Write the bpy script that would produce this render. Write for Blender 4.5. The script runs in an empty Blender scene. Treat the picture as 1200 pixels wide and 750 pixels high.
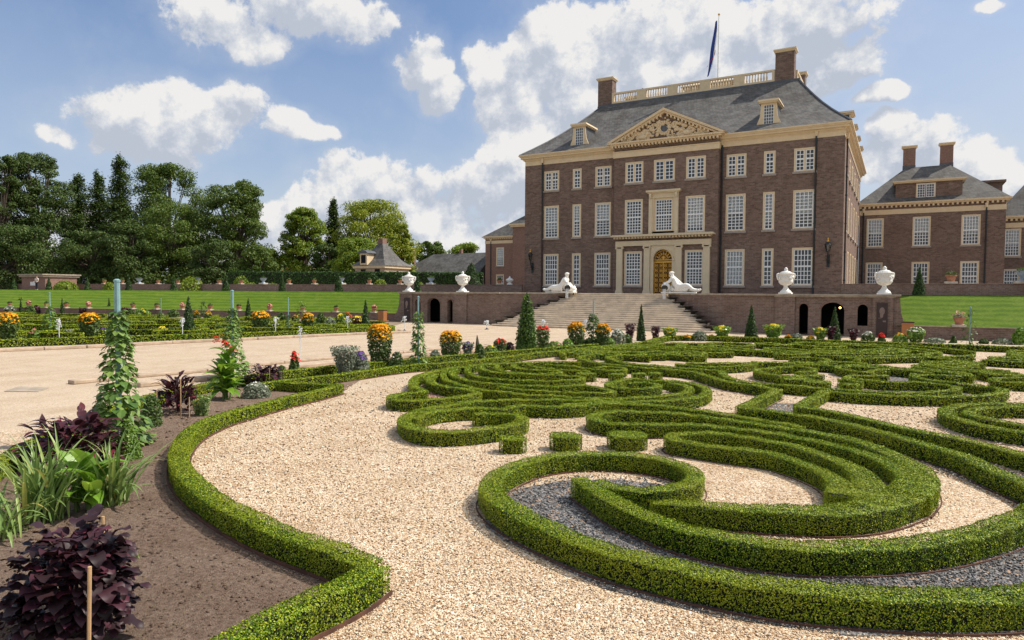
import bpy, math, random
import numpy as np
from mathutils import Vector, Matrix
from mathutils.geometry import tessellate_polygon
random.seed(7); RNG = np.random.default_rng(11)
scn = bpy.context.scene
COL = scn.collection
R = math.radians
PI = math.pi

# ---------------------------------------------------------------- camera geometry (24 mm lens, photo 1200 px wide)
F = 799.733; YW = R(-29.55); PT = R(-2.184); RL = R(0.401); CAM = (19.277, -63.221, 2.519)
fw = (math.sin(YW)*math.cos(PT), math.cos(YW)*math.cos(PT), math.sin(PT))
r0 = (math.cos(YW), -math.sin(YW), 0)
u0 = (r0[1]*fw[2]-r0[2]*fw[1], r0[2]*fw[0]-r0[0]*fw[2], r0[0]*fw[1]-r0[1]*fw[0])
RT = tuple(r0[i]*math.cos(RL)+u0[i]*math.sin(RL) for i in range(3))
UP = tuple(-r0[i]*math.sin(RL)+u0[i]*math.cos(RL) for i in range(3))
def ray(px, py): return tuple(fw[i]+RT[i]*(px-600)/F+UP[i]*(375-py)/F for i in range(3))
def G(px, py, z=0.0):
    d = ray(px, py); t = (z-CAM[2])/d[2]; return (CAM[0]+d[0]*t, CAM[1]+d[1]*t)
def onY(px, py, Y):
    d = ray(px, py); t = (Y-CAM[1])/d[1]; return (CAM[0]+d[0]*t, Y, CAM[2]+d[2]*t)
def pos(px, dist):
    return tuple(CAM[i]+dist*(fw[i]+RT[i]*(px-600)/F) for i in (0, 1))
def hit(px, A, B):
    dx, dy = [fw[i]+RT[i]*(px-600)/F for i in (0, 1)]
    ex, ey = B[0]-A[0], B[1]-A[1]
    det = dx*(-ey)+ex*dy
    t = ((A[0]-CAM[0])*(-ey)+ex*(A[1]-CAM[1]))/det
    return (CAM[0]+dx*t, CAM[1]+dy*t)
def depth(x, y): return (x-CAM[0])*fw[0]+(y-CAM[1])*fw[1]
def zat(x, y, py):
    d = depth(x, y)
    px = 600+F*((x-CAM[0])*RT[0]+(y-CAM[1])*RT[1])/d
    r = ray(px, py)
    k = math.hypot(x-CAM[0], y-CAM[1])/math.hypot(r[0], r[1])
    return CAM[2]+r[2]*k
def mpx(x, y, n): return n*depth(x, y)/F

# ---------------------------------------------------------------- mesh building
class MB:
    def __init__(s): s.v = []; s.f = []
    def add(s, vs, fs):
        o = len(s.v); s.v.extend([tuple(v) for v in vs]); s.f.extend([tuple(i+o for i in f) for f in fs]); return s
    def box(s, x0, x1, y0, y1, z0, z1):
        return s.add([(x0,y0,z0),(x1,y0,z0),(x1,y1,z0),(x0,y1,z0),(x0,y0,z1),(x1,y0,z1),(x1,y1,z1),(x0,y1,z1)],
                     [(0,3,2,1),(4,5,6,7),(0,1,5,4),(1,2,6,5),(2,3,7,6),(3,0,4,7)])
    def prism(s, poly, z0, z1):
        n = len(poly)
        vs = [(p[0],p[1],z0) for p in poly]+[(p[0],p[1],z1) for p in poly]
        return s.add(vs, [tuple(range(n))[::-1], tuple(range(n,2*n))]+[(i,(i+1)%n,(i+1)%n+n,i+n) for i in range(n)])
    def yprism(s, poly, y0, y1):      # polygon in x,z extruded along y
        n = len(poly)
        vs = [(p[0],y0,p[1]) for p in poly]+[(p[0],y1,p[1]) for p in poly]
        return s.add(vs, [tuple(range(n)), tuple(range(n,2*n))[::-1]]+[((i+1)%n,i,i+n,(i+1)%n+n) for i in range(n)])
    def xprism(s, poly, x0, x1):      # polygon in y,z extruded along x
        n = len(poly)
        vs = [(x0,p[0],p[1]) for p in poly]+[(x1,p[0],p[1]) for p in poly]
        return s.add(vs, [tuple(range(n))[::-1], tuple(range(n,2*n))]+[(i,(i+1)%n,(i+1)%n+n,i+n) for i in range(n)])
    def frustum(s, x0,x1,y0,y1,z0, a0,a1,b0,b1,z1):
        return s.add([(x0,y0,z0),(x1,y0,z0),(x1,y1,z0),(x0,y1,z0),(a0,b0,z1),(a1,b0,z1),(a1,b1,z1),(a0,b1,z1)],
                     [(0,3,2,1),(4,5,6,7),(0,1,5,4),(1,2,6,5),(2,3,7,6),(3,0,4,7)])
    def lathe(s, prof, c=(0,0), n=16, sx=1, sy=1):
        vs = []; fs = []
        for (r, z) in prof:
            for k in range(n):
                a = 2*PI*k/n; vs.append((c[0]+r*math.cos(a)*sx, c[1]+r*math.sin(a)*sy, z))
        m = len(prof)
        for j in range(m-1):
            for k in range(n):
                fs.append((j*n+k, j*n+(k+1)%n, (j+1)*n+(k+1)%n, (j+1)*n+k))
        fs.append(tuple(range(n))[::-1]); fs.append(tuple((m-1)*n+k for k in range(n)))
        return s.add(vs, fs)
    def tube(s, pts, rad, n=6):
        pts = [Vector(p) for p in pts]
        if not hasattr(rad, '__len__'): rad = [rad]*len(pts)
        vs = []; fs = []; ref = None
        for i, p in enumerate(pts):
            d = (pts[min(i+1,len(pts)-1)]-pts[max(i-1,0)]).normalized()
            if ref is None: ref = Vector((1,0,0)) if abs(d.x) < .8 else Vector((0,1,0))
            a = (ref-d*ref.dot(d)).normalized(); b = d.cross(a); ref = a
            for k in range(n):
                t = 2*PI*k/n; vs.append(p+(a*math.cos(t)+b*math.sin(t))*rad[i])
        for i in range(len(pts)-1):
            for k in range(n): fs.append((i*n+k, i*n+(k+1)%n, (i+1)*n+(k+1)%n, (i+1)*n+k))
        fs.append(tuple(range(n))[::-1]); fs.append(tuple((len(pts)-1)*n+k for k in range(n)))
        return s.add(vs, fs)
    def ball(s, c, rx, ry, rz, n=10, m=6):
        vs = []; fs = []
        for j in range(1, m):
            t = PI*j/m
            for k in range(n):
                a = 2*PI*k/n; vs.append((c[0]+rx*math.sin(t)*math.cos(a), c[1]+ry*math.sin(t)*math.sin(a), c[2]+rz*math.cos(t)))
        top = len(vs); vs.append((c[0],c[1],c[2]+rz)); vs.append((c[0],c[1],c[2]-rz))
        for j in range(m-2):
            for k in range(n): fs.append((j*n+k, (j+1)*n+k, (j+1)*n+(k+1)%n, j*n+(k+1)%n))
        for k in range(n):
            fs.append((top, k, (k+1)%n)); fs.append((top+1, (m-2)*n+(k+1)%n, (m-2)*n+k))
        return s.add(vs, fs)
    def panel(s, x0, x1, z0, z1, thick, holes, T):
        """wall face in (u,z) with real openings; T maps (u, z, depth) to a point"""
        loops = [[(x0,z0),(x1,z0),(x1,z1),(x0,z1)]]+holes
        flat = [p for l in loops for p in l]
        tri = tessellate_polygon([[Vector((a,b,0)) for a,b in l] for l in loops])
        n = len(flat)
        vs = [T(a,b,0) for a,b in flat]+[T(a,b,thick) for a,b in flat]
        fs = []
        for t in tri:
            a, b, c = [flat[i] for i in t]
            ar = (b[0]-a[0])*(c[1]-a[1])-(c[0]-a[0])*(b[1]-a[1])
            t = t if ar > 0 else t[::-1]
            fs.append(tuple(t)); fs.append(tuple(i+n for i in t[::-1]))
        o = 0
        for li, l in enumerate(loops):
            m = len(l)
            for i in range(m):
                a, b = o+i, o+(i+1) % m
                fs.append((a, b, b+n, a+n) if li else (b, a, a+n, b+n))
            o += m
        return s.add(vs, fs)
    def build(s, name, mat, parent=None, smooth=False, bevel=0):
        me = bpy.data.meshes.new(name); me.from_pydata(s.v, [], s.f); me.update()
        return link(name, me, mat, parent, smooth, bevel)

def link(name, me, mat, parent=None, smooth=False, bevel=0):
    if mat is not None: me.materials.append(mat)
    o = bpy.data.objects.new(name, me); COL.objects.link(o)
    if smooth:
        me.polygons.foreach_set('use_smooth', [True]*len(me.polygons))
    if parent is not None:
        o.parent = parent
        b = base_of(parent)
        if not parent.get('_local'):
            arr = np.empty(len(me.vertices)*3, np.float32); me.vertices.foreach_get('co', arr)
            arr = (arr.reshape(-1,3)-np.array(b, np.float32)).ravel(); me.vertices.foreach_set('co', arr); me.update()
    if bevel:
        md = o.modifiers.new('bevel', 'BEVEL'); md.width = bevel; md.segments = 2; md.limit_method = 'ANGLE'
    return o
LOCS = {}
def base_of(o):
    while o.parent is not None: o = o.parent
    return LOCS.get(o.name, (0,0,0))
def tag(o, label=None, cat=None, group=None, kind=None):
    if label: o['label'] = label
    if cat: o['category'] = cat
    if group: o['group'] = group
    if kind: o['kind'] = kind
    return o
def thing(name, label, cat, loc, group=None, rz=0):
    """Empty at the base; its meshes are given in world coordinates"""
    o = bpy.data.objects.new(name, None); COL.objects.link(o)
    o.location = loc; LOCS[o.name] = tuple(loc); o.empty_display_size = .2
    return tag(o, label, cat, group)
def quads(name, V, mat, parent=None, local=False, k=4):
    """V: (N*k,3) array of separate k-gons"""
    V = np.asarray(V, np.float32).reshape(-1,3)
    if parent is not None and not local: V = V-np.array(base_of(parent), np.float32)
    n = len(V)//k
    me = bpy.data.meshes.new(name)
    me.vertices.add(n*k); me.vertices.foreach_set('co', V.ravel())
    me.loops.add(n*k); me.loops.foreach_set('vertex_index', np.arange(n*k, dtype=np.int32))
    me.polygons.add(n); me.polygons.foreach_set('loop_start', np.arange(0, n*k, k, dtype=np.int32))
    me.polygons.foreach_set('loop_total', np.full(n, k, np.int32))
    me.update(calc_edges=True)
    me.materials.append(mat)
    o = bpy.data.objects.new(name, me); COL.objects.link(o)
    if parent is not None: o.parent = parent
    return o
def copy_tree(o, parent=None):
    c = o.copy(); COL.objects.link(c)
    if parent is not None: c.parent = parent
    for ch in list(o.children): copy_tree(ch, c)
    return c
def move(o, loc, rz=0, sc=1):
    o.location = loc; o.rotation_euler = (0,0,rz); o.scale = (sc,sc,sc) if not hasattr(sc,'__len__') else sc
    return o

# ---------------------------------------------------------------- leaves
def unit(a): return a/np.maximum(np.linalg.norm(a, axis=1, keepdims=True), 1e-9)
def leafquads(P, N, size, rng, spread=.8, aspect=.55, droop=None):
    """rhombic leaves at P, facing roughly N"""
    n = len(P); size = np.broadcast_to(size, (n,)).astype(float)*rng.uniform(.7,1.3,n)
    N = unit(N+rng.normal(0, spread, (n,3)))
    A = rng.normal(0, 1, (n,3))
    if droop is not None: A = A*.5+droop
    A = unit(A-N*np.sum(A*N,axis=1,keepdims=True)); B = np.cross(N, A)
    L = size[:,None]*.5
    bend = N*L*.35
    V = np.stack([P-A*L-bend*.3, P+B*L*aspect+bend*.2, P+A*L-bend*.3, P-B*L*aspect+bend*.2], axis=1)
    return V.reshape(-1,3)

# ---------------------------------------------------------------- materials
def newmat(name):
    m = bpy.data.materials.new(name); m.use_nodes = True
    nt = m.node_tree; bs = nt.nodes['Principled BSDF']; return m, nt, bs
def nd(nt, t, **kw):
    n = nt.nodes.new(t)
    for k, v in kw.items():
        if k.startswith('i_'):
            key = k[2:]; key = int(key) if key.isdigit() else key
            n.inputs[key].default_value = v
        else: setattr(n, k, v)
    return n
def ramp(nt, fac, stops, interp='LINEAR'):
    r = nt.nodes.new('ShaderNodeValToRGB'); r.color_ramp.interpolation = interp
    el = r.color_ramp.elements
    while len(el) < len(stops): el.new(.5)
    for e, (p, c) in zip(el, stops): e.position = p; e.color = (c[0],c[1],c[2],1)
    nt.links.new(fac, r.inputs[0]); return r.outputs[0]
def mix(nt, a, b, fac, mode='MIX'):
    m = nt.nodes.new('ShaderNodeMix'); m.data_type = 'RGBA'; m.blend_type = mode
    for s, v in ((m.inputs[0], fac), (m.inputs[6], a), (m.inputs[7], b)):
        if isinstance(v, bpy.types.NodeSocket): nt.links.new(v, s)
        elif isinstance(v, (tuple, list)): s.default_value = (v[0],v[1],v[2],1)
        else: s.default_value = v
    return m.outputs[2]
def bump(nt, bs, h, strength=.4, dist=.02):
    b = nd(nt, 'ShaderNodeBump'); b.inputs['Strength'].default_value = strength; b.inputs['Distance'].default_value = dist
    nt.links.new(h, b.inputs['Height']); nt.links.new(b.outputs[0], bs.inputs['Normal'])
def coords(nt, scale=(1,1,1), kind='Object'):
    t = nd(nt, 'ShaderNodeTexCoord'); m = nd(nt, 'ShaderNodeMapping'); m.inputs['Scale'].default_value = scale
    nt.links.new(t.outputs[kind], m.inputs[0]); return m.outputs[0]
def noise(nt, vec, scale, detail=4, rough=.55, out=0):
    n = nd(nt, 'ShaderNodeTexNoise'); n.inputs['Scale'].default_value = scale; n.inputs['Detail'].default_value = detail; n.inputs['Roughness'].default_value = rough
    nt.links.new(vec, n.inputs['Vector']); return n.outputs[out]
def plain(name, col, rough=.6, var=.25, scale=3, bumps=.0, spec=.4, metal=0, fine=0):
    m, nt, bs = newmat(name); v = coords(nt)
    lo = tuple(c*(1-var) for c in col); hi = tuple(min(1,c*(1+var*.7)) for c in col)
    n1 = noise(nt, v, scale, 6, .65)
    c = ramp(nt, n1, [(.3,lo),(.7,hi)])
    nt.links.new(c, bs.inputs['Base Color']); bs.inputs['Roughness'].default_value = rough
    bs.inputs['Specular IOR Level'].default_value = spec; bs.inputs['Metallic'].default_value = metal
    if bumps: bump(nt, bs, noise(nt, v, scale*8, 6, .7), bumps, .02)
    return m
def leafmat(name, stops, transl=.3, rough=.45, spec=.35, patch=None, pscale=1.2):
    m, nt, bs = newmat(name)
    g = nd(nt, 'ShaderNodeNewGeometry')
    c = ramp(nt, g.outputs['Random Per Island'], stops)
    if patch:
        v = coords(nt); f = noise(nt, v, pscale, 3, .6)
        fr = ramp(nt, f, [(.42,(0,0,0)),(.62,(1,1,1))]); c = mix(nt, c, mix(nt, c, patch, .55), fr)
    nt.links.new(c, bs.inputs['Base Color']); bs.inputs['Roughness'].default_value = rough; bs.inputs['Specular IOR Level'].default_value = spec
    tr = nd(nt, 'ShaderNodeBsdfTranslucent')
    tc = mix(nt, c, (1.0,1.0,.35), .25, 'MULTIPLY'); nt.links.new(tc, tr.inputs[0])
    ms = nd(nt, 'ShaderNodeMixShader'); ms.inputs[0].default_value = transl
    nt.links.new(bs.outputs[0], ms.inputs[1]); nt.links.new(tr.outputs[0], ms.inputs[2])
    nt.links.new(ms.outputs[0], nt.nodes['Material Output'].inputs[0])
    return m
def brickmat(name, c1, c2, mortar, bw=.3, bh=.105, stain=.35, msize=.012, patch=(.5,.42,.36)):
    m, nt, bs = newmat(name)
    t = nd(nt, 'ShaderNodeTexCoord'); sp = nd(nt, 'ShaderNodeSeparateXYZ'); nt.links.new(t.outputs['Object'], sp.inputs[0])
    ad = nd(nt, 'ShaderNodeMath'); nt.links.new(sp.outputs[0], ad.inputs[0]); nt.links.new(sp.outputs[1], ad.inputs[1])
    cb = nd(nt, 'ShaderNodeCombineXYZ'); nt.links.new(ad.outputs[0], cb.inputs[0]); nt.links.new(sp.outputs[2], cb.inputs[1])
    br = nd(nt, 'ShaderNodeTexBrick'); br.inputs['Scale'].default_value = 1; br.inputs['Brick Width'].default_value = bw; br.inputs['Row Height'].default_value = bh
    br.inputs['Mortar Size'].default_value = msize; br.inputs['Bias'].default_value = 0
    br.inputs['Color1'].default_value = (*c1,1); br.inputs['Color2'].default_value = (*c2,1); br.inputs['Mortar'].default_value = (*mortar,1)
    nt.links.new(cb.outputs[0], br.inputs['Vector'])
    v = t.outputs['Object']
    n1 = noise(nt, v, .35, 5, .6); c = mix(nt, br.outputs[0], (.5,.42,.38), ramp(nt, n1, [(.45,(0,0,0)),(.75,(stain,)*3)]), 'MULTIPLY')
    n2 = noise(nt, v, 5.5, 5, .75); c = mix(nt, c, (.62,.55,.5), ramp(nt, n2, [(.45,(0,0,0)),(.6,(.5,)*3)]), 'MULTIPLY')
    n3 = noise(nt, v, 1.3, 8, .75); c = mix(nt, c, patch, ramp(nt, n3, [(.58,(0,0,0)),(.72,(stain*.8,)*3)]))
    nt.links.new(c, bs.inputs['Base Color']); bs.inputs['Roughness'].default_value = .85; bs.inputs['Specular IOR Level'].default_value = .25
    bump(nt, bs, br.outputs['Fac'], -.3, .01)
    return m
def gravelmat(name, stops, scale=42, rough=.75, bs_=.9, big=.12):
    m, nt, bs = newmat(name); v = coords(nt)
    wn = nd(nt, 'ShaderNodeTexNoise'); wn.inputs['Scale'].default_value = 14; wn.inputs['Detail'].default_value = 2; nt.links.new(v, wn.inputs['Vector'])
    vw = mix(nt, v, wn.outputs[1], .015)
    vo = nd(nt, 'ShaderNodeTexVoronoi'); vo.inputs['Scale'].default_value = scale; vo.voronoi_dimensions = '3D'; nt.links.new(vw, vo.inputs['Vector'])
    sp = nd(nt, 'ShaderNodeSeparateColor'); nt.links.new(vo.outputs['Color'], sp.inputs[0])
    c = ramp(nt, sp.outputs[0], stops, 'CONSTANT')
    vo2 = nd(nt, 'ShaderNodeTexVoronoi'); vo2.inputs['Scale'].default_value = scale*2.3; vo2.voronoi_dimensions = '3D'; nt.links.new(v, vo2.inputs['Vector'])
    sp2 = nd(nt, 'ShaderNodeSeparateColor'); nt.links.new(vo2.outputs['Color'], sp2.inputs[0])
    c2 = ramp(nt, sp2.outputs[1], stops, 'CONSTANT'); c = mix(nt, c, c2, ramp(nt, sp.outputs[2], [(.6,(0,0,0)),(.62,(1,1,1))]))
    n1 = noise(nt, v, .9, 4, .6); c = mix(nt, c, (.74,.66,.58), ramp(nt, n1, [(.42,(0,0,0)),(.7,(big*4.5,)*3)]), 'MULTIPLY')
    tv = nd(nt, 'ShaderNodeMapping'); tv.inputs['Rotation'].default_value = (0,0,R(12)); tv.inputs['Scale'].default_value = (.9,.07,1); nt.links.new(v, tv.inputs[0])
    c = mix(nt, c, (.80,.74,.68), ramp(nt, noise(nt, tv.outputs[0], 1.3, 5, .65), [(.46,(0,0,0)),(.66,(big*4.5,)*3)]), 'MULTIPLY')
    nt.links.new(c, bs.inputs['Base Color']); bs.inputs['Roughness'].default_value = rough; bs.inputs['Specular IOR Level'].default_value = .3
    hm = nd(nt, 'ShaderNodeMath', operation='MULTIPLY'); nt.links.new(vo.outputs['Distance'], hm.inputs[0]); hm.inputs[1].default_value = -1
    ha = nd(nt, 'ShaderNodeMath', operation='ADD'); nt.links.new(hm.outputs[0], ha.inputs[0]); nt.links.new(sp.outputs[1], ha.inputs[1])
    bump(nt, bs, ha.outputs[0], bs_, .014)
    return m

M = {}
M['brick'] = brickmat('brown brick', (.150,.092,.070), (.265,.172,.134), (.21,.178,.155), bw=.36, bh=.12, stain=.38)
M['brick_red'] = brickmat('warm brick', (.24,.125,.092), (.30,.165,.125), (.26,.21,.18), stain=.2)
M['brick_old'] = brickmat('weathered terrace brick', (.17,.105,.083), (.27,.18,.145), (.25,.21,.175), stain=.5, msize=.016, patch=(.42,.37,.32))
M['cream'] = plain('cream paint', (.72,.56,.36), .55, .10, 2)
M['cream_door'] = plain('cream column stone', (.68,.56,.38), .6, .08, 2)
M['white'] = plain('white sash paint', (.86,.86,.85), .45, .05, 5)
M['sill'] = plain('grey sill stone', (.34,.29,.26), .8, .25, 4)
M['capstone'] = plain('weathered cap stone', (.36,.30,.23), .85, .4, 2.5, .2)
M['stepstone'] = plain('sandstone steps', (.62,.52,.40), .85, .28, 1.6, .2)
M['kerb'] = plain('sandstone kerb', (.46,.35,.25), .8, .35, 2.2, .3)
M['darkstone'] = plain('wet dark stone', (.035,.028,.02), .35, .5, 5, .3)
M['lead'] = plain('grey lead sheet', (.10,.105,.12), .5, .3, 1.5)
M['iron'] = plain('black green iron', (.02,.025,.028), .4, .3, 6)
M['gilt'] = plain('gilt metal', (.75,.42,.08), .35, .25, 9, 0, .5, .75)
M['gilt_dark'] = plain('dark behind gilt', (.10,.045,.012), .6, .3, 8)
M['marble'] = plain('white painted marble', (.80,.78,.73), .55, .10, 3, .15)
M['terracotta'] = plain('terracotta', (.42,.19,.11), .8, .3, 5, .15)
M['bluepot'] = plain('blue grey glazed pot', (.30,.38,.46), .35, .35, 8)
M['void'] = plain('dark interior', (.006,.006,.007), .9, .2, 2)  # near-black surfaces, the shade of unlit rooms put into the colour
M['rust'] = plain('rusted edging steel', (.11,.05,.032), .85, .5, 5, .2)
M['bluepost'] = plain('blue green painted post', (.22,.38,.40), .55, .2, 6)
M['bamboo'] = plain('bamboo cane', (.52,.33,.17), .6, .2, 14)
M['banner'] = plain('dark brown banner', (.05,.032,.03), .6, .2, 3)
M['orange'] = plain('orange brown box', (.42,.17,.06), .6, .15, 3)
M['concrete'] = plain('pale pedestal stone', (.50,.45,.38), .85, .25, 4, .2)
M['pale_backing'] = plain('pale window blind', (.82,.82,.80), .9, .12, 1.3)  # pale sheet set behind some of the panes
M['skin'] = plain('skin', (.55,.34,.25), .6, .1, 8)
M['cloth_red'] = plain('red shirt', (.45,.08,.06), .8, .1, 8)
M['cloth_white'] = plain('white shirt', (.7,.7,.7), .8, .1, 8)
M['cloth_dark'] = plain('dark trousers', (.03,.035,.05), .8, .1, 8)
M['awning'] = plain('orange awning', (.65,.22,.08), .8, .1, 3)
M['bark'] = plain('tree bark', (.09,.07,.05), .9, .4, 6, .3)
M['stem'] = plain('green plant stem', (.12,.20,.05), .6, .3, 10)
M['hedge_core'] = plain('hedge interior twigs', (.008,.014,.004), .95, .5, 20)  # near-black core colour stands in for self-shade between the leaves
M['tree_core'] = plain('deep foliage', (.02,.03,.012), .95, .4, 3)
M['flag_blue'] = plain('flag blue', (.02,.05,.25), .7, .1, 4)
M['flag_white'] = plain('flag white', (.7,.7,.72), .7, .05, 4)
M['flag_red'] = plain('flag red', (.5,.03,.03), .7, .1, 4)
# slate
def slatemat():
    m, nt, bs = newmat('grey roof slate')
    t = nd(nt, 'ShaderNodeTexCoord'); sp = nd(nt, 'ShaderNodeSeparateXYZ'); nt.links.new(t.outputs['Object'], sp.inputs[0])
    ad = nd(nt, 'ShaderNodeMath'); nt.links.new(sp.outputs[0], ad.inputs[0]); nt.links.new(sp.outputs[1], ad.inputs[1])
    cb = nd(nt, 'ShaderNodeCombineXYZ'); nt.links.new(ad.outputs[0], cb.inputs[0]); nt.links.new(sp.outputs[2], cb.inputs[1])
    br = nd(nt, 'ShaderNodeTexBrick'); br.inputs['Scale'].default_value = 1; br.inputs['Brick Width'].default_value = .3; br.inputs['Row Height'].default_value = .17
    br.inputs['Mortar Size'].default_value = .012
    for k, c in (('Color1',(.088,.083,.078)),('Color2',(.15,.142,.132)),('Mortar',(.04,.038,.036))): br.inputs[k].default_value = (*c,1)
    nt.links.new(cb.outputs[0], br.inputs['Vector'])
    v = t.outputs['Object']
    mp = nd(nt, 'ShaderNodeMapping'); mp.inputs['Scale'].default_value = (1,1,.25); nt.links.new(v, mp.inputs[0])
    c = mix(nt, br.outputs[0], (.24,.235,.215), ramp(nt, noise(nt, mp.outputs[0], 1.1, 9, .78), [(.46,(0,0,0)),(.68,(.5,)*3)]))
    c = mix(nt, c, (.45,.40,.36), ramp(nt, noise(nt, v, .45, 5, .7), [(.45,(0,0,0)),(.7,(.7,)*3)]), 'MULTIPLY')
    nt.links.new(c, bs.inputs['Base Color']); bs.inputs['Roughness'].default_value = .7; bs.inputs['Specular IOR Level'].default_value = .3
    return m
M['slate'] = slatemat()
# glass: thin, dark, reflecting the sky
def glassmat():
    m, nt, bs = newmat('window glass')
    tr = nd(nt, 'ShaderNodeBsdfTransparent'); tr.inputs[0].default_value = (.86,.90,.92,1)
    gl = nd(nt, 'ShaderNodeBsdfGlossy'); gl.inputs['Roughness'].default_value = .04
    v = coords(nt); b = nd(nt, 'ShaderNodeBump'); b.inputs['Strength'].default_value = .12; b.inputs['Distance'].default_value = .05
    nt.links.new(noise(nt, v, 1.4, 3, .5), b.inputs['Height']); nt.links.new(b.outputs[0], gl.inputs['Normal'])
    fr = nd(nt, 'ShaderNodeFresnel'); fr.inputs[0].default_value = 1.9
    ms = nd(nt, 'ShaderNodeMixShader'); nt.links.new(fr.outputs[0], ms.inputs[0]); nt.links.new(tr.outputs[0], ms.inputs[1]); nt.links.new(gl.outputs[0], ms.inputs[2])
    nt.links.new(ms.outputs[0], nt.nodes['Material Output'].inputs[0])
    return m
M['glass'] = glassmat()
GST = [(0,(.48,.31,.17)),(.14,(.64,.48,.31)),(.34,(.78,.65,.47)),(.50,(.38,.21,.10)),(.59,(.70,.56,.39)),(.72,(.90,.82,.68)),(.83,(.22,.12,.065)),(.89,(.12,.105,.09)),(.94,(.56,.42,.28))]
M['gravel'] = gravelmat('cream pink gravel', GST, 50)
GSP = [(0,(.47,.355,.24)),(.3,(.56,.445,.32)),(.6,(.64,.53,.40)),(.85,(.42,.31,.22)),(.93,(.30,.26,.22))]
M['gravel_path'] = gravelmat('fine path gravel', GSP, 60, .85, .5, .1)
GSD = [(0,(.05,.05,.05)),(.25,(.13,.13,.132)),(.5,(.23,.225,.225)),(.66,(.07,.07,.07)),(.82,(.34,.33,.33)),(.92,(.42,.28,.18))]
M['gravel_dark'] = gravelmat('dark slate chippings', GSD, 36)
GSR = [(0,(.26,.12,.09)),(.4,(.36,.18,.13)),(.7,(.45,.26,.2)),(.9,(.55,.4,.3))]
M['gravel_red'] = gravelmat('red chippings', GSR, 36)
def soilmat():
    m, nt, bs = newmat('brown bed soil'); v = coords(nt)
    c = ramp(nt, noise(nt, v, 22, 9, .8), [(.30,(.14,.088,.062)),(.5,(.36,.255,.19)),(.68,(.54,.41,.32))])
    c = mix(nt, c, (.62,.55,.5), ramp(nt, noise(nt, v, 1.5, 4, .6), [(.4,(0,0,0)),(.7,(.6,)*3)]), 'MULTIPLY')
    nt.links.new(c, bs.inputs['Base Color']); bs.inputs['Roughness'].default_value = .95; bs.inputs['Specular IOR Level'].default_value = .1
    bump(nt, bs, noise(nt, v, 18, 9, .8), 1.0, .12); return m
M['soil'] = soilmat()
def lawnmat(name='mown lawn'):
    m, nt, bs = newmat(name); v = coords(nt)
    sp = nd(nt, 'ShaderNodeSeparateXYZ'); nt.links.new(v, sp.inputs[0])
    w = nd(nt, 'ShaderNodeTexWave'); w.bands_direction = 'Z'; w.inputs['Scale'].default_value = 1.1; w.inputs['Distortion'].default_value = 3.5; w.inputs['Detail'].default_value = 3
    w.inputs['Detail Scale'].default_value = .6; nt.links.new(v, w.inputs['Vector'])
    c = ramp(nt, w.outputs[0], [(.15,(.078,.140,.008)),(.85,(.118,.19,.010))])
    c = mix(nt, c, (.19,.24,.035), ramp(nt, noise(nt, v, .8, 6, .7), [(.5,(0,0,0)),(.7,(.6,)*3)]))
    mp = nd(nt, 'ShaderNodeMapping'); mp.inputs['Scale'].default_value = (1,1,4); nt.links.new(v, mp.inputs[0])
    c = mix(nt, c, (.4,.5,.3), ramp(nt, noise(nt, mp.outputs[0], 7, 6, .8), [(.45,(0,0,0)),(.65,(.8,)*3)]), 'MULTIPLY')
    nt.links.new(c, bs.inputs['Base Color']); bs.inputs['Roughness'].default_value = .85; bs.inputs['Specular IOR Level'].default_value = .15
    bump(nt, bs, noise(nt, v, 30, 6, .8), .7, .05); return m
M['lawn'] = lawnmat()
M['box'] = leafmat('box hedge leaves', [(0,(.03,.07,.005)),(.35,(.095,.18,.006)),(.7,(.235,.335,.010)),(.92,(.41,.47,.022)),(1,(.56,.53,.06))], .10, .5, .22, (.28,.31,.016), 1.5)
M['yew'] = leafmat('yew topiary leaves', [(0,(.018,.05,.010)),(.5,(.04,.095,.014)),(1,(.075,.145,.022))], .2, .5, .3)
M['thuja'] = leafmat('bright conifer leaves', [(0,(.035,.09,.012)),(.5,(.075,.15,.02)),(1,(.15,.22,.04))], .25, .5, .3)
M['tree_dark'] = leafmat('dark conifer foliage', [(0,(.035,.07,.016)),(.5,(.065,.11,.022)),(1,(.12,.16,.035))], .2, .55, .25)
M['tree_mid'] = leafmat('green tree foliage', [(0,(.05,.095,.014)),(.5,(.095,.155,.022)),(1,(.17,.22,.035))], .3, .5, .3)
M['tree_light'] = leafmat('light green foliage', [(0,(.10,.18,.015)),(.5,(.19,.28,.025)),(1,(.33,.38,.05))], .4, .5, .3)
M['tree_yellow'] = leafmat('yellow green foliage', [(0,(.14,.21,.015)),(.5,(.27,.33,.03)),(1,(.46,.46,.06))], .4, .5, .3)
M['purple'] = leafmat('dark purple leaves', [(0,(.018,.010,.011)),(.55,(.04,.017,.022)),(.9,(.075,.024,.036)),(1,(.13,.03,.05))], .10, .5, .3)
M['purple_red'] = leafmat('red purple leaves', [(0,(.03,.010,.014)),(.6,(.06,.018,.025)),(.9,(.10,.022,.03)),(1,(.20,.03,.045))], .18, .45, .35)
M['canna'] = leafmat('broad canna leaves', [(0,(.10,.22,.02)),(.5,(.18,.34,.035)),(1,(.32,.46,.06))], .35, .3, .5)
M['iris'] = leafmat('strap leaves', [(0,(.13,.22,.06)),(.6,(.26,.37,.11)),(.9,(.38,.46,.13)),(1,(.42,.33,.10))], .3, .4, .4)
M['vine'] = leafmat('climber leaves', [(0,(.07,.15,.03)),(.5,(.15,.26,.055)),(1,(.26,.37,.09))], .3, .42, .4)
M['herb'] = leafmat('bright herb leaves', [(0,(.09,.18,.025)),(.5,(.16,.28,.04)),(1,(.26,.38,.06))], .35, .45, .4)
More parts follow.
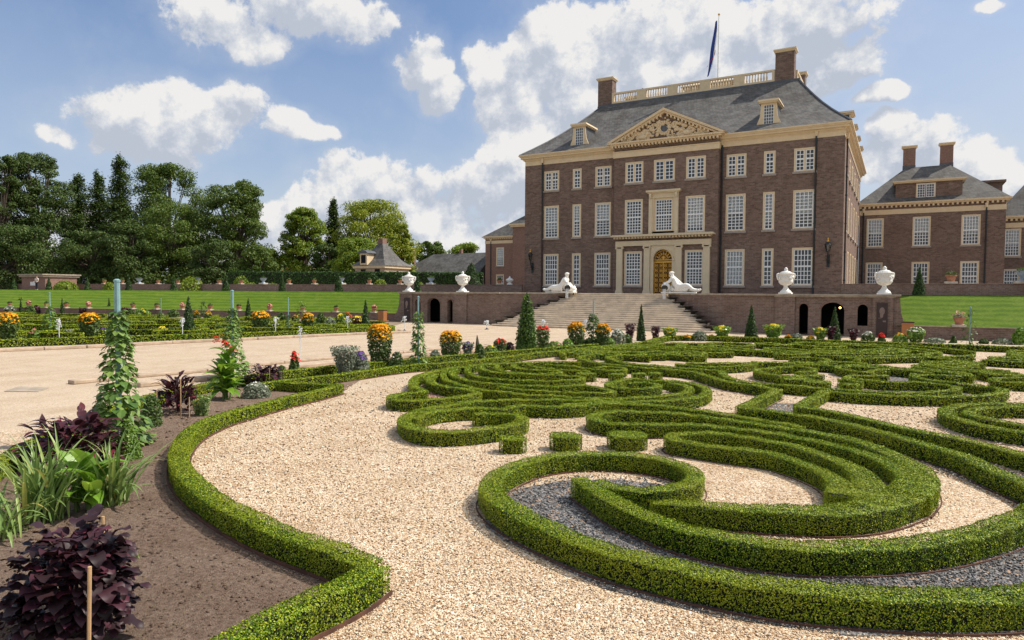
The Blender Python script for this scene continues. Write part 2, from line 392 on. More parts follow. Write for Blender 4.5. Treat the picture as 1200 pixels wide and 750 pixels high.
M['bedgreen'] = leafmat('bedding leaves', [(0,(.04,.085,.02)),(.5,(.085,.14,.03)),(1,(.15,.21,.05))], .25, .5, .3)
M['grey_leaf'] = leafmat('grey green leaves', [(0,(.12,.16,.10)),(.5,(.22,.26,.18)),(1,(.36,.38,.30))], .25, .6, .2)
M['pale_flower'] = leafmat('pale pink blossom', [(0,(.45,.38,.32)),(1,(.62,.55,.5))], .3, .6, .2)
M['orange_fl'] = leafmat('golden orange blossom', [(0,(.75,.28,.01)),(.5,(.85,.42,.015)),(1,(.9,.55,.03))], .3, .6, .2)
M['yellow_fl'] = leafmat('yellow blossom', [(0,(.8,.62,.03)),(1,(.9,.75,.08))], .3, .6, .2)
M['red_fl'] = leafmat('red blossom', [(0,(.70,.02,.015)),(1,(.85,.06,.04))], .3, .5, .2)
M['violet_fl'] = leafmat('violet blossom', [(0,(.12,.06,.25)),(1,(.24,.13,.42))], .3, .6, .2)
M['pink_fl'] = leafmat('pink blossom', [(0,(.75,.25,.20)),(1,(.85,.5,.42))], .3, .6, .2)
M['white_fl'] = leafmat('white blossom', [(0,(.6,.6,.5)),(1,(.8,.8,.7))], .3, .6, .2)
def watermat():
    m, nt, bs = newmat('white water'); bs.inputs['Base Color'].default_value = (.85,.88,.9,1); bs.inputs['Roughness'].default_value = .2
    bs.inputs['Transmission Weight'].default_value = .25; return m
M['water'] = watermat()
def woodleafmat(): return M['tree_mid']
# ================================================================ SETTING: GROUND
def sheet(name, poly, z, mat, kind='structure', label=None, thick=0):
    mb = MB(); tri = tessellate_polygon([[Vector((p[0],p[1],0)) for p in poly]])
    fs = []
    for t in tri:
        a,b,c = [poly[i] for i in t]
        fs.append(tuple(t) if (b[0]-a[0])*(c[1]-a[1])-(c[0]-a[0])*(b[1]-a[1]) > 0 else tuple(t[::-1]))
    mb.add([(p[0],p[1],z if not callable(z) else z(p)) for p in poly], fs)
    return tag(mb.build(name, mat), kind=kind)
sheet('ground', [(-700,-300),(700,-300),(700,900),(-700,900)], -.03, plain('distant meadow', (.10,.15,.04), .95, .3, .05))
sheet('gravel_path', [(-24,-90),(60,-90),(60,-12),(-24,-12)], 0, M['gravel_path'])
LW0 = (-19.6,-13.65); LW1 = (-97,-33.5)              # lower wall, left
BT0 = (-19.3,-10.0); BT1 = (-112,-24)                # top of the left bank
UW0 = (-15.1,-.6); UW1 = (-112,-14)                  # upper wall, left
sheet('left_garden_ground', [(-14.6,-22),(-17.5,-47),(-22,-80),(-150,-90),(-150,-47),LW1,LW0,(-19.6,-13)], .004, plain('left garden soil and gravel', (.26,.19,.13), .95, .35, 1.2))
sheet('upper_ground', [(-420,-70),(-112,-24),(-19.3,-10.0),(-19.0,-15.2),(-8.9,-15.2),(-3.95,-11.9),(3.95,-11.9),(8.9,-15.2),(19.0,-15.2),(19.3,-11.6),(60,-11.6),(420,-30),(650,850),(-650,850)], 2.62, plain('upper garden gravel', (.30,.25,.19), .95, .3, .3))
# grass banks with a little relief
def bank(name, A0, A1, B0, B1, z0, z1, n=60, m=10):
    mb = MB(); vs = []; fs = []
    for i in range(n+1):
        t = i/n
        for j in range(m+1):
            s_ = j/m; x = (A0[0]+(A1[0]-A0[0])*t)*(1-s_)+(B0[0]+(B1[0]-B0[0])*t)*s_; y = (A0[1]+(A1[1]-A0[1])*t)*(1-s_)+(B0[1]+(B1[1]-B0[1])*t)*s_
            vs.append((x, y, z0+(z1-z0)*s_+(random.uniform(-.015,.015) if 0 < j < m else 0)))
    for i in range(n):
        for j in range(m):
            a = i*(m+1)+j; f = (a, a+m+1, a+m+2, a+1); fs.append(f if A1[0] > A0[0] else f[::-1])
    mb.add(vs, fs); return tag(mb.build(name, M['lawn'], smooth=True), kind='structure')
bank('left_grass_bank', LW0, LW1, BT0, BT1, .66, 2.63)
bank('right_grass_bank', (19.2,-15.5), (70,-15.5), (19.2,-11.5), (70,-11.5), .74, 2.63)

# ================================================================ WALLS
def wall_line(name, label, A, B, z0, z1, th, mat, capm, cap=.07, over=.04, group=None):
    A = Vector((*A,0)); B = Vector((*B,0)); d = (B-A).normalized(); nn = Vector((-d.y,d.x,0))
    if nn.y < 0: nn = -nn
    t = thing(name, label, 'wall', (A.x, A.y, z0), group)
    def pr(a, b, w0, w1): return [tuple((a+nn*w0)[:2]), tuple((b+nn*w0)[:2]), tuple((b+nn*w1)[:2]), tuple((a+nn*w1)[:2])]
    def ccw(p): 
        ar = sum(p[i][0]*p[(i+1)%4][1]-p[(i+1)%4][0]*p[i][1] for i in range(4)); return p if ar > 0 else p[::-1]
    MB().prism(ccw(pr(A, B, 0, th)), z0, z1-cap).build('brickwork', mat, t)
    MB().prism(ccw(pr(A-d*.02, B+d*.02, -over, th+over)), z1-cap, z1).build('coping', capm, t, bevel=.012)
    return t
wall_line('garden_wall', 'long low brick wall at the foot of the left grass bank', LW0, LW1, 0, .68, .3, M['brick_old'], M['brick_old'])
wall_line('garden_wall', 'long low brick wall at the foot of the right grass bank, behind the orange box', (19.6,-15.8), (70,-15.8), 0, .78, .3, M['brick_old'], M['brick_old'])
wall_line('garden_wall', 'brick wall along the top of the left grass bank, carrying pots', UW0, UW1, 2.6, 3.5, .35, M['brick_old'], M['brick_old'])
wall_line('garden_wall', 'brick wall along the top of the right grass bank, joining the palace corner', (15.05,-.2), (70,-.2), 2.6, 3.56, .35, M['brick_old'], M['brick_old'])

# terrace with arcades
def arch(x0, x1, z0, zs, zt, n=10):
    c = (x0+x1)/2; r = (x1-x0)/2
    return [(x0,z0),(x1,z0)]+[(c+r*math.cos(PI*k/n), zs+(zt-zs)*math.sin(PI*k/n)) for k in range(n+1)]
ter = thing('garden_terrace', 'brick terrace in front of the palace with arched openings left and right of the stairs', 'terrace', (0,-15.4,0))
HZ = 2.53
for sg, nm in ((1,'right'),(-1,'left')):
    T = (lambda u,z,d: (u, -15.4+d, z))
    def mir(l): return l if sg > 0 else [(-a,b) for a,b in l][::-1]
    holes = [mir(arch(13.62,14.17,.02,1.75,2.03)), mir(arch(14.92,16.28,.02,1.62,2.12)), mir(arch(17.02,17.6,.68,1.72,2.02))]
    a, b = (12.15,19.3) if sg > 0 else (-19.3,-12.15)
    MB().panel(a, b, 0, HZ, .45, holes, T).build('arcade_wall', M['brick_old'], ter)
    for (p,q) in ((12.15,13.38),(17.86,18.98)):
        p,q = (p,q) if sg > 0 else (-q,-p); MB().box(p,q,-15.52,-15.403,0,HZ-.002).build('pilaster', M['brick_old'], ter)
    # raised brick rings round the arches
    for (x0,x1,z0,zs,zt) in ((13.62,14.17,0,1.75,2.03),(14.92,16.28,0,1.62,2.12),(17.02,17.6,.68,1.72,2.02)):
        mb = MB(); c = (x0+x1)/2; r = (x1-x0)/2; n = 12
        for k in range(n):
            t0, t1 = PI*k/n, PI*(k+1)/n
            pl = [(c+r*math.cos(t0), zs+(zt-zs)*math.sin(t0)), (c+(r+.12)*math.cos(t0), zs+(zt-zs+.12)*math.sin(t0)), (c+(r+.12)*math.cos(t1), zs+(zt-zs+.12)*math.sin(t1)), (c+r*math.cos(t1), zs+(zt-zs)*math.sin(t1))]
            if sg < 0: pl = [(-p,q) for p,q in pl][::-1]
            mb.yprism(pl, -15.44, -15.403)
        mb.build('arch_ring', M['brick'], ter)
    # chamber behind
    x0,x1 = (12.2,19.1) if sg > 0 else (-19.1,-12.2)
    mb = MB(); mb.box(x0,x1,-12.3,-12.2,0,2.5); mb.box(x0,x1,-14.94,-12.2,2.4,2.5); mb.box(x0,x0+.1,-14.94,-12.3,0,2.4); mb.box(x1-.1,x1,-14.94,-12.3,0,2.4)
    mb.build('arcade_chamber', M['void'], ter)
    # concave flank
    prof = [(19.3,0),(20.55,0),(20.5,.18),(20.15,.34),(19.8,.62),(19.55,1.0),(19.4,1.5),(19.35,2.0),(19.32,HZ),(19.3,HZ)]
    if sg < 0: prof = [(-p,q) for p,q in prof][::-1]
    MB().yprism(prof, -15.4, -14.9).build('flank', M['brick_old'], ter)
    # plain wall and splayed wall beside the stairs
    mb = MB(); T2 = (lambda u,z,d: (u,-15.4+d,z)); a,b = (8.9,12.15) if sg > 0 else (-12.15,-8.9)
    mb.box(a,b,-15.4,-14.95,0,HZ)
    mb.build('plain_wall', M['brick_red'] if 0 else M['brick_old'], ter)
    P = [(8.9,-15.4),(3.95,-12.1),(4.2,-11.7),(9.1,-14.95)]
    n = 8; out = []; inn = []
    for k in range(n+1):
        t = k/n; x = 8.9-4.95*t; y = -15.4+3.3*(t**1.25); out.append((x*sg, y)); inn.append((x*sg+.12*sg, y+.42))
    pl = out+inn[::-1]; pl = pl[::-1] if sg > 0 else pl
    ar = sum(pl[i][0]*pl[(i+1)%len(pl)][1]-pl[(i+1)%len(pl)][0]*pl[i][1] for i in range(len(pl)))
    if ar < 0: pl = pl[::-1]
    MB().prism(pl, 0, HZ).build('splayed_wall', M['brick_old'], ter)
    o2 = [(x-.06*sg if 0 else x, y-.08) for x,y in out]; pl = o2+[(x+.1*sg,y) for x,y in inn][::-1]
    ar = sum(pl[i][0]*pl[(i+1)%len(pl)][1]-pl[(i+1)%len(pl)][0]*pl[i][1] for i in range(len(pl)))
    if ar < 0: pl = pl[::-1]
    MB().prism(pl, HZ, HZ+.12).build('cap_stone', M['capstone'], ter, bevel=.015)
    a,b = (8.9,19.38) if sg > 0 else (-19.38,-8.9)
    MB().box(a,b,-15.6,-14.85,HZ,HZ+.12).build('cap_stone', M['capstone'], ter, bevel=.015)
    a,b = (12.1,19.1) if sg > 0 else (-19.1,-12.1)
    MB().box(a,b,-15.56,-15.42,HZ-.07,HZ-.003).build('cap_moulding', M['capstone'], ter)

# stairs
NS = 18
st = thing('stone_staircase', 'wide flight of pale sandstone steps rising to the palace terrace', 'staircase', (0,-17.4,0))
for i in range(NS):
    z1 = 2.62*(i+1)/NS; y = -17.5+i*.315; hw = 8.75-(8.75-3.85)*(i/(NS-1))
    mb = MB(); r = .25
    if i < 6:
        pl = [(-hw+.8,y),(hw-.8,y),(hw-.25,y+.12),(hw,y+.45),(hw,-12.0 if i > 99 else -15.3),(-hw,-15.3),(-hw,y+.45),(-hw+.25,y+.12)]
    else: pl = [(-hw,y),(hw,y),(hw,y+.9),(-hw,y+.9)]
    mb.prism(pl, z1-.085, z1)
    mb.prism([(p[0]*.996, p[1]+.035) for p in pl], z1-2.62/NS-.004, z1-.085)
    mb.build('step', M['stepstone'], st, bevel=.012)
MB().box(-3.9,3.9,-12.1,-11.6,2.4,2.625).build('landing', M['stepstone'], st)
# cascade basins down both sides of the stairs
ordn = ['topmost','second','third','fourth','fifth','sixth','lowest']
for sg in (1,-1):
    for k in range(7):
        i = 15-k*2.15; hw = 8.75-(8.75-3.85)*(i/(NS-1)); y = -17.5+i*.315; z = 2.62*(i+1)/NS
        x = sg*(hw+.12)
        t = thing('cascade_basin', f"{'dark wet stone' if sg>0 else 'mossy dark stone'} water basin, {ordn[k]} in the row down the {'right' if sg>0 else 'left'} side of the stairs", 'basin', (x,y,z-.3), 'basins of the stair cascades')
        mb = MB(); prof = [(.12,z-.34),(.2,z-.30),(.30,z-.12),(.50,z-.02),(.52,z+.02),(.44,z+.02),(.38,z-.05)]
        mb.lathe(prof, (x,y+.1), 14, 1.05, .7); mb.build('bowl', M['darkstone'], t, smooth=False)
        MB().box(x-.42,x+.42,y-.02,y+.5,z-.46,z-.3).build('ledge', M['stepstone'], t)

# ================================================================ WINDOWS
def window_meshes(w, h, cols, rows, mid, casement=False, backing=.5, deep=.16):
    """local coordinates: x across, z up from the opening's foot, front face of the wall at y=0; returns list of (name, mesh)"""
    fr = MB(); f = .15
    fr.box(0,f,-.02,.12,0,h); fr.box(w-f,w,-.02,.12,0,h); fr.box(f,w-f,-.02,.12,h-f,h); fr.box(f,w-f,-.02,.12,0,.10)
    if casement: fr.box(w/2-.06,w/2+.06,-.01,.12,.10,h-f)
    sa = MB(); s = .065; mu = .029
    def sash(x0,x1,z0,z1,c,r):
        sa.box(x0,x0+s,.03,.10,z0,z1); sa.box(x1-s,x1,.03,.10,z0,z1); sa.box(x0+s,x1-s,.03,.10,z0,z0+s); sa.box(x0+s,x1-s,.03,.10,z1-s,z1)
        for k in range(1,c):
            x = x0+s+(x1-x0-2*s)*k/c; sa.box(x-mu,x+mu,.045,.085,z0+s,z1-s)
        for k in range(1,r):
            z = z0+s+(z1-z0-2*s)*k/r; sa.box(x0+s,x1-s,.047,.083,z-mu,z+mu)
    if casement:
        z_m = .10+(h-f-.10)*.56
        for (a,b) in ((f+.003,w/2-.063),(w/2+.063,w-f-.003)):
            if mid:
                sash(a,b,.103,z_m,cols,3); sash(a,b,z_m+.004,h-f-.003,cols,2)
            else: sash(a,b,.103,h-f-.003,cols,rows)
    else:
        zm = .10+(h-f-.10)*mid
        sash(f+.003,w-f-.003,.103,zm,cols,rows[0]); sash(f+.003,w-f-.003,zm+.004,h-f-.003,cols,rows[1])
    pa = MB(); pa.add([(f,.066,.11),(w-f,.066,.11),(w-f,.066,h-f),(f,.066,h-f)], [(0,1,2,3)])
    si = MB(); si.box(-.10,w+.10,-.14,.12,-.17,-.002)
    bl = MB()
    if backing > 0: 
        zb = .1+(h-f-.1)*(1-backing); n = 9
        vs = []; 
        for k in range(n+1):
            x = f-.04+(w-2*f+.08)*k/n; vs += [(x,.20+.02*math.sin(k*2.3),zb),(x,.20+.02*math.sin(k*2.3),h-f+.05)]
        bl.add(vs, [(2*k,2*k+2,2*k+3,2*k+1) for k in range(n)])
    return dict(frame=fr, sash=sa, pane=pa, sill=si, backing=bl if backing > 0 else None)
WCACHE = {}
def mk(mb, name, mat):
    me = bpy.data.meshes.new(name); me.from_pydata(mb.v, [], mb.f); me.update(); me.materials.append(mat); return me
def place_window(parent, kind, x, y, z, w, h, cols, rows, mid, casement=False, backing=0, rz=0, sill=True, name='window'):
    key = (round(w,2), round(h,2), cols, str(rows), mid, casement, backing)
    if key not in WCACHE:
        d = window_meshes(w, h, cols, rows, mid, casement, backing)
        WCACHE[key] = {'frame': mk(d['frame'],'window_frame',M['cream']), 'sash': mk(d['sash'],'sash',M['white']), 'pane': mk(d['pane'],'pane',M['glass']), 'sill': mk(d['sill'],'sill',M['sill']), 'backing': mk(d['backing'],'backing',M['pale_backing']) if d['backing'] else None}
    c = WCACHE[key]; b = LOCS[parent.name]
    root = bpy.data.objects.new(name, c['frame']); COL.objects.link(root); root.parent = parent
    root.location = (x-b[0], y-b[1], z-b[2]); root.rotation_euler = (0,0,rz)
    for k in ('sash','pane','sill','backing'):
        if c[k] is None or (k == 'sill' and not sill): continue
        o = bpy.data.objects.new(k, c[k]); COL.objects.link(o); o.parent = root
    return root

# ================================================================ THE PALACE
pal = thing('palace', 'large three-storey brown brick palace with slate roof, cream pediment and golden door', 'palace', (0,0,2.6))
Z0 = 2.6; ZE = 15.85
rows3 = (13.13,15.13); rows2 = (8.27,11.58); rows1 = (3.40,6.66)
specs = []
def W(x, w, rng, casement, cols, rows, mid, backing, y):
    z, zt = rng; specs.append((x-w/2, y, z, w, zt-z, cols, rows, mid, casement, backing))
for x, w in ((-12,1.72),(-9.15,.96),(-6.34,1.70),(6.34,1.72),(9.15,.96),(12,1.74)):
    nar = w < 1.2
    if nar: W(x,w,rows3,False,2,(3,2),.56,0,0)
    else: W(x,w,rows3,True,2,5,True,0,0)
    W(x,w,rows2,False,2 if nar else 4,(5,5),.5,{-12:.75,-9.15:.5,-6.34:.55,6.34:.52,9.15:.8,12:.6}[x],0)
    W(x,w,rows1,False,2 if nar else 5,(4,3),.52,{6.34:.999}.get(x,0),0)
for x in (-2.92,0,2.92):
    W(x,1.78 if x else 2.0,rows3,True,2,5,False,0,-.7)
    if x: 
        W(x,1.78,rows2,False,5,(5,5),.5,{-2.92:0,2.92:.85}[x],-.7); W(x,1.76,rows1,False,5,(5,5),.48,0,-.7)
    else: W(0,1.86,(8.45,11.55),False,6,(5,5),.5,0,-.7)
for s_ in specs: place_window(pal, 'w', *s_)
front = MB()
def hole(s_): 
    x,y,z,w,h = s_[:5]; return [(x,z),(x+w,z),(x+w,z+h),(x,z+h)]
TF = lambda y: (lambda u,z,d: (u, y+d, z))
front.panel(-15,-4.95,Z0,ZE,.35,[hole(s) for s in specs if s[1]==0 and s[0]<0], TF(0))
front.panel(4.95,15,Z0,ZE,.35,[hole(s) for s in specs if s[1]==0 and s[0]>0], TF(0))
front.panel(-4.95,4.95,Z0,ZE+.8,.35,[hole(s) for s in specs if s[1]==-.7]+[arch(-.90,.90,Z0+.05,5.85,6.78,12)], TF(-.7))
front.box(-4.948,-4.6,-.348,.4,Z0,ZE); front.box(4.6,4.948,-.348,.4,Z0,ZE)
# corner pilaster strips slightly proud
for (a,b) in ((-15.06,-12.95),(12.95,15.06)): front.box(a,b,-.07,-.002,Z0,ZE-.005)
# side walls with windows
side_specs = []
for y in (2.6,6.8,10.6,14.6,18.6,22.6):
    for (z,zt) in (rows3,rows2,rows1): side_specs.append((y,z,1.5,zt-z))
for sg in (1,-1):
    X = 15*sg
    T = (lambda u,z,d,sg=sg: (15*sg-d*sg, u, z))
    hl = [[(y,z),(y+w,z),(y+w,z+h),(y,z+h)] for y,z,w,h in side_specs]
    front.panel(.351,26.2,Z0,ZE,.35,hl,T)
    for y,z,w,h in side_specs:
        if sg > 0: place_window(pal,'w',15,y,z,w,h,4,(4,4),.5,False,0,rz=PI/2)
front.box(-14.99,14.99,25.8,26.15,Z0,ZE)
front.build('wall', M['brick'], pal)
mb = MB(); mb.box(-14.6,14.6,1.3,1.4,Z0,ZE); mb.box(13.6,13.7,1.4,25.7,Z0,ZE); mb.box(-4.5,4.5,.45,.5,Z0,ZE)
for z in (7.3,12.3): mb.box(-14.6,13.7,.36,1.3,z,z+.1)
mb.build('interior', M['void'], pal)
# cornice around, butted at corners
def ring(mb, o, z0, z1, x=15, ya=0, yb=26.15, t=.5):
    mb.box(-x-o,x+o,ya-o,ya-o+t,z0,z1); mb.box(-x-o,x+o,yb+o-t,yb+o,z0,z1)
    mb.box(-x-o,-x-o+t,ya-o+t,yb+o-t,z0,z1); mb.box(x+o-t,x+o,ya-o+t,yb+o-t,z0,z1)
mb = MB(); ring(mb,.06,15.85,16.28,t=.45); ring(mb,.10,16.28,16.36,t=.5); ring(mb,.2,16.36,16.52,t=.6); ring(mb,.42,16.52,16.70,t=.9); ring(mb,.52,16.70,16.80,t=1.0); ring(mb,.60,16.80,16.92,t=1.1)
mb.build('cornice', M['cream'], pal)
# risalit entablature with dentils and the pediment
mb = MB(); mb.box(-5.02,5.02,-.82,-.352,15.62,16.12); mb.box(-5.06,5.06,-.88,-.352,16.12,16.2)
mb.box(-5.45,5.45,-1.28,-.2,16.86,17.0); mb.box(-5.25,5.25,-1.1,-.2,16.72,16.86)
x = -5.1
while x < 5.05: mb.box(x,x+.16,-1.14,-.74,16.52,16.72); x += .33
mb.build('pediment_entablature', M['cream'], pal)
mb = MB(); ap = 19.75; bz = 17.0
for sg in (1,-1):
    # raking cornice
    pl = [(5.6*sg,bz),(0,ap),(0,ap-.24),(5.15*sg,bz-.002)]
    mb.yprism(pl if sg < 0 else pl[::-1], -1.32, .0)
    pl = [(5.05*sg,bz+.0),(0,ap-.24),(0,ap-.42),(4.7*sg,bz+.002)]
    mb.yprism(pl if sg < 0 else pl[::-1], -1.12, -.3)
    k = .25
    while k < 4.6:
        z = ap-.42-(ap-.42-bz)*(k/4.7); mb.box(min(k*sg,(k+.15)*sg),max(k*sg,(k+.15)*sg),-1.14,-.8,z-.24,z-.02) if z-.24 > bz else None; k += .34
mb.build('pediment_cornice', M['cream'], pal)
MB().yprism([(-4.75,bz),(4.75,bz),(0,ap-.42)], -.78, -.5).build('tympanum', M['brick'], pal)
# pediment roof back into the main roof
MB().add([(-5.6,-1.3,bz+.02),(5.6,-1.3,bz+.02),(0,-1.3,ap+.03),(-5.6,.2,bz+.02),(5.6,.2,bz+.02),(0,4.2,ap+.03)], [(0,2,5,3),(2,1,4,5)]).build('pediment_roof', M['lead'], pal)
rel = MB(); rr = random.Random(3)
for k in range(210):
    x = rr.uniform(-4,4); top = (ap-.75-bz)*(1-abs(x)/4.6); z = bz+.1+rr.random()*top*.9
    if math.hypot(x, (z-17.95)*1.1) < .42: continue
    s_ = rr.uniform(.07,.19); rel.ball((x,-.82,z), s_*rr.uniform(.8,1.8), .12, s_, 7, 4)
for sg in (1,-1):      # scrolls and lions
    for (cx,cz,r0_) in ((.95,18.1,.42),(1.6,17.5,.34),(2.5,17.42,.36),(3.3,17.25,.24)):
        pts = [(sg*(cx+r0_*(1-t/14)*math.cos(t*.62)), -.9, cz+r0_*(1-t/14)*math.sin(t*.62)) for t in range(13)]
        rel.tube(pts, .07, 6)
    rel.ball((sg*2.1,-.88,17.35),.5,.2,.28); rel.ball((sg*1.62,-.92,17.62),.22,.2,.22)
    for q in (.35,-.3): rel.tube([(sg*(2.1+q),-.9,17.25),(sg*(2.15+q),-.92,17.05)], .08, 6)
for k in range(16):
    a = 2*PI*k/16; rel.ball((.55*math.cos(a),-.86,17.97+.55*math.sin(a)*1.05),.13,.12,.13,7,4)
rel.build('pediment_relief', M['cream'], pal, smooth=True)
mb = MB(); pts = [(.42*math.cos(2*PI*k/16), -.9, 17.97+.42*math.sin(2*PI*k/16)) for k in range(17)]
mb.tube(pts, .06, 6); mb.build('round_window_rim', M['cream'], pal)
mb = MB(); mb.yprism([(.40*math.cos(2*PI*k/16), 17.97+.40*math.sin(2*PI*k/16)) for k in range(16)], -.84, -.79); mb.build('round_window', M['glass'] if 0 else M['lead'], pal)
# portal
for x in (-4.23,-1.50,1.50,4.05):
    w = .29; mb = MB()
    mb.box(x-w-.06,x+w+.06,-1.08,-.702,2.62,2.84); mb.box(x-w-.03,x+w+.03,-1.03,-.702,2.84,2.95); mb.box(x-w,x+w,-.98,-.702,2.95,6.86)
    mb.box(x-w-.05,x+w+.05,-1.02,-.702,6.86,6.93)
    for sg in (1,-1): mb.tube([(x+sg*(w+.02),-1.0,6.98),(x+sg*(w+.02),-.72,6.98)], .1, 8)
    mb.box(x-w-.08,x+w+.08,-1.05,-.702,7.05,7.16)
    mb.build('portal_pilaster', M['cream_door'], pal)
mb = MB(); mb.box(-4.62,4.45,-1.0,-.702,7.16,7.62); mb.box(-4.7,4.55,-1.12,-.702,7.9,8.0); mb.box(-4.95,4.8,-1.5,-.702,8.0,8.12); mb.box(-4.85,4.7,-1.4,-.702,8.12,8.2)
x = -4.7
while x < 4.5: mb.box(x,x+.14,-1.32,-.705,7.82,7.995); x += .30
mb.build('portal_entablature', M['cream_door'], pal)
mb = MB(); T = lambda u,z,d: (u, -.86+d, z)
mb.panel(-1.18,1.18,Z0,7.155,.155,[arch(-.88,.88,Z0+.03,5.83,6.76,12)], T); mb.box(-1.16,-.9,-.93,-.862,5.72,5.88); mb.box(.9,1.16,-.93,-.862,5.72,5.88)
mb.tube([(.98*math.cos(PI*k/12),-.88,5.84+.98*math.sin(PI*k/12)) for k in range(13)], .07, 6)
mb.build('door_surround', M['cream_door'], pal)
door = MB().box(-.9,.9,-.52,-.46,Z0,6.8).build('door', M['gilt_dark'], pal)
g = MB(); y = -.56
for sx in (1,-1):
    for r_ in range(6):
        for c in range(2):
            cx = sx*(.22+c*.42); cz = 3.0+r_*.46
            g.tube([(cx+.15*math.cos(2*PI*k/8)*(.7+.3*(k%2)), y, cz+.18*math.sin(2*PI*k/8)) for k in range(9)], .032, 5); g.ball((cx,y,cz),.06,.03,.07,6,4)
            g.tube([(cx-.19,y,cz-.22),(cx+.19,y,cz+.22)], .02, 4); g.tube([(cx+.19,y,cz-.22),(cx-.19,y,cz+.22)], .02, 4)
g.box(-.88,.88,y-.03,y+.03,5.55,5.66); g.box(-.03,.03,y-.03,y+.03,2.7,5.55); g.box(-.88,-.8,y-.03,y+.03,2.7,5.55); g.box(.8,.88,y-.03,y+.03,2.7,5.55)
g.tube([(.83*math.cos(PI*k/12),y,5.84+.83*math.sin(PI*k/12)) for k in range(13)], .04, 6)
g.tube([(.45*math.cos(PI*k/12),y,5.86+.5*math.sin(PI*k/12)) for k in range(13)], .035, 6)
for k in range(1,8): a = PI*k/8; g.tube([(.2*math.cos(a),y,5.84+.2*math.sin(a)),(.8*math.cos(a),y,5.84+.8*math.sin(a))], .028, 5); g.ball((.62*math.cos(a),y,5.84+.62*math.sin(a)),.07,.03,.07,6,4)
g.box(-.88,.88,y-.03,y+.03,5.76,5.84); g.ball((0,y-.02,6.0),.13,.05,.17)
g.build('gilt_grille', M['gilt'], door)
# first-floor middle window surround
mb = MB(); T = lambda u,z,d: (u,-.84+d,z)
mb.panel(-1.40,1.40,8.2,12.0,.138,[[(-.93,8.45),(.93,8.45),(.93,11.56),(-.93,11.56)]],T)
for x in (-1.22,1.22): mb.box(x-.16,x+.16,-.94,-.842,8.22,11.5); mb.tube([(x,-.95,11.55),(x,-1.02,11.75),(x,-.98,11.95)], .14, 8)
mb.box(-1.5,1.5,-1.0,-.702,12.0,12.1); mb.box(-1.62,1.62,-1.14,-.702,12.1,12.28)
mb.build('window_surround', M['cream_door'], pal)
# roof
RX, RY0, RY1, RZ = 10.25, 8.9, 17.3, 23.55
mb = MB(); ex = 15.5; ey0 = -.5; ey1 = 26.65; ez = 16.922
n = 6; lv = []
for k in range(n+1):
    t = k/n; tt = t; zz = ez+(RZ-ez)*(t**1.0-.10*math.sin(PI*t)*.6)
    lv.append(((-ex+(ex-RX)*tt), (ex-(ex-RX)*tt), ey0+(RY0-ey0)*tt, ey1-(ey1-RY1)*tt, zz))
vs = []; fs = []
for (a,b,c,d,z) in lv: vs += [(a,c,z),(b,c,z),(b,d,z),(a,d,z)]
for k in range(n):
    for i in range(4): fs.append((k*4+i, k*4+(i+1)%4, k*4+4+(i+1)%4, k*4+4+i))
fs.append((0,3,2,1)); fs.append(tuple(n*4+i for i in range(4))); mb.add(vs, fs)
roof = mb.build('roof', M['slate'], pal)
mb = MB(); ring(mb,.12,RZ-.28,RZ+.12,RX,RY0,RY1,.35); mb.box(-RX+.2,RX-.2,RY0+.2,RY1-.2,RZ+.002,RZ+.05)
for (sx,a,b) in ((-1,0,3),(1,1,2)):
    for j in (a,b):
        mb.tube([Vector(vs[k*4+j])+Vector((0,0,.03)) for k in range(n+1)], .09, 5)
mb.build('lead_edge', M['lead'], pal)
def chimney(name, parent, cx, cy, w, d, z0, z1, mat=M['brick']):
    o = MB().box(cx-w/2,cx+w/2,cy-d/2,cy+d/2,z0+.65,z1-.3).build(name, mat, parent)
    MB().box(cx-w/2-.03,cx+w/2+.03,cy-d/2-.03,cy+d/2+.03,z0,z0+.65).build('flashing', M['lead'], o)
    MB().frustum(cx-w/2-.04,cx+w/2+.04,cy-d/2-.04,cy+d/2+.04,z1-.3,cx-w/2-.16,cx+w/2+.16,cy-d/2-.16,cy+d/2+.16,z1-.12).box(cx-w/2-.18,cx+w/2+.18,cy-d/2-.18,cy+d/2+.18,z1-.12,z1).build('chimney_cap', M['cream'], o)
chimney('chimney', pal, -9.95, 9.7, 1.7, 1.2, 23.0, 26.75)
chimney('chimney', pal, 8.95, 9.4, 1.75, 1.2, 23.0, 26.7)
chimney('chimney', pal, 9.3, 16.4, 1.4, 1.2, 23.0, 26.3); chimney('chimney', pal, -9.3, 16.4, 1.4, 1.2, 23.0, 26.3)
# balustrade
bal = MB(); yb = 9.0; zb = RZ+.12
def balrow(p0, p1, n, panels):
    dx, dy = p1[0]-p0[0], p1[1]-p0[1]; L = math.hypot(dx,dy); ux,uy = dx/L,dy/L
    def bx(a,b,w,z0,z1):
        if abs(ux) > .5: bal.box(p0[0]+ux*a,p0[0]+ux*b,yy-w,yy+w,z0,z1)
        else: bal.box(xx-w,xx+w,p0[1]+a,p0[1]+b,z0,z1)
    yy, xx = p0[1], p0[0]
    bx(0,L,.13,zb,zb+.22); bx(0,L,.14,zb+1.02,zb+1.2)
    seg = L/panels
    for k in range(panels+1):
        c = k*seg; a = max(0,c-.55 if 0 < k < panels else c-.25); b = min(L,c+.55 if 0 < k < panels else c+.25); bx(a,b,.125,zb+.22,zb+1.02)
    for k in range(panels):
        s0 = k*seg+.62; e = (k+1)*seg-.62; m = max(2,int((e-s0)/.27))
        for i in range(m):
            c = s0+(e-s0)*(i+.5)/m; p = (p0[0]+ux*c, p0[1]+uy*c)
            bal.lathe([(.05,zb+.22),(.09,zb+.4),(.09,zb+.5),(.045,zb+.8),(.07,zb+1.02)], p, 6)
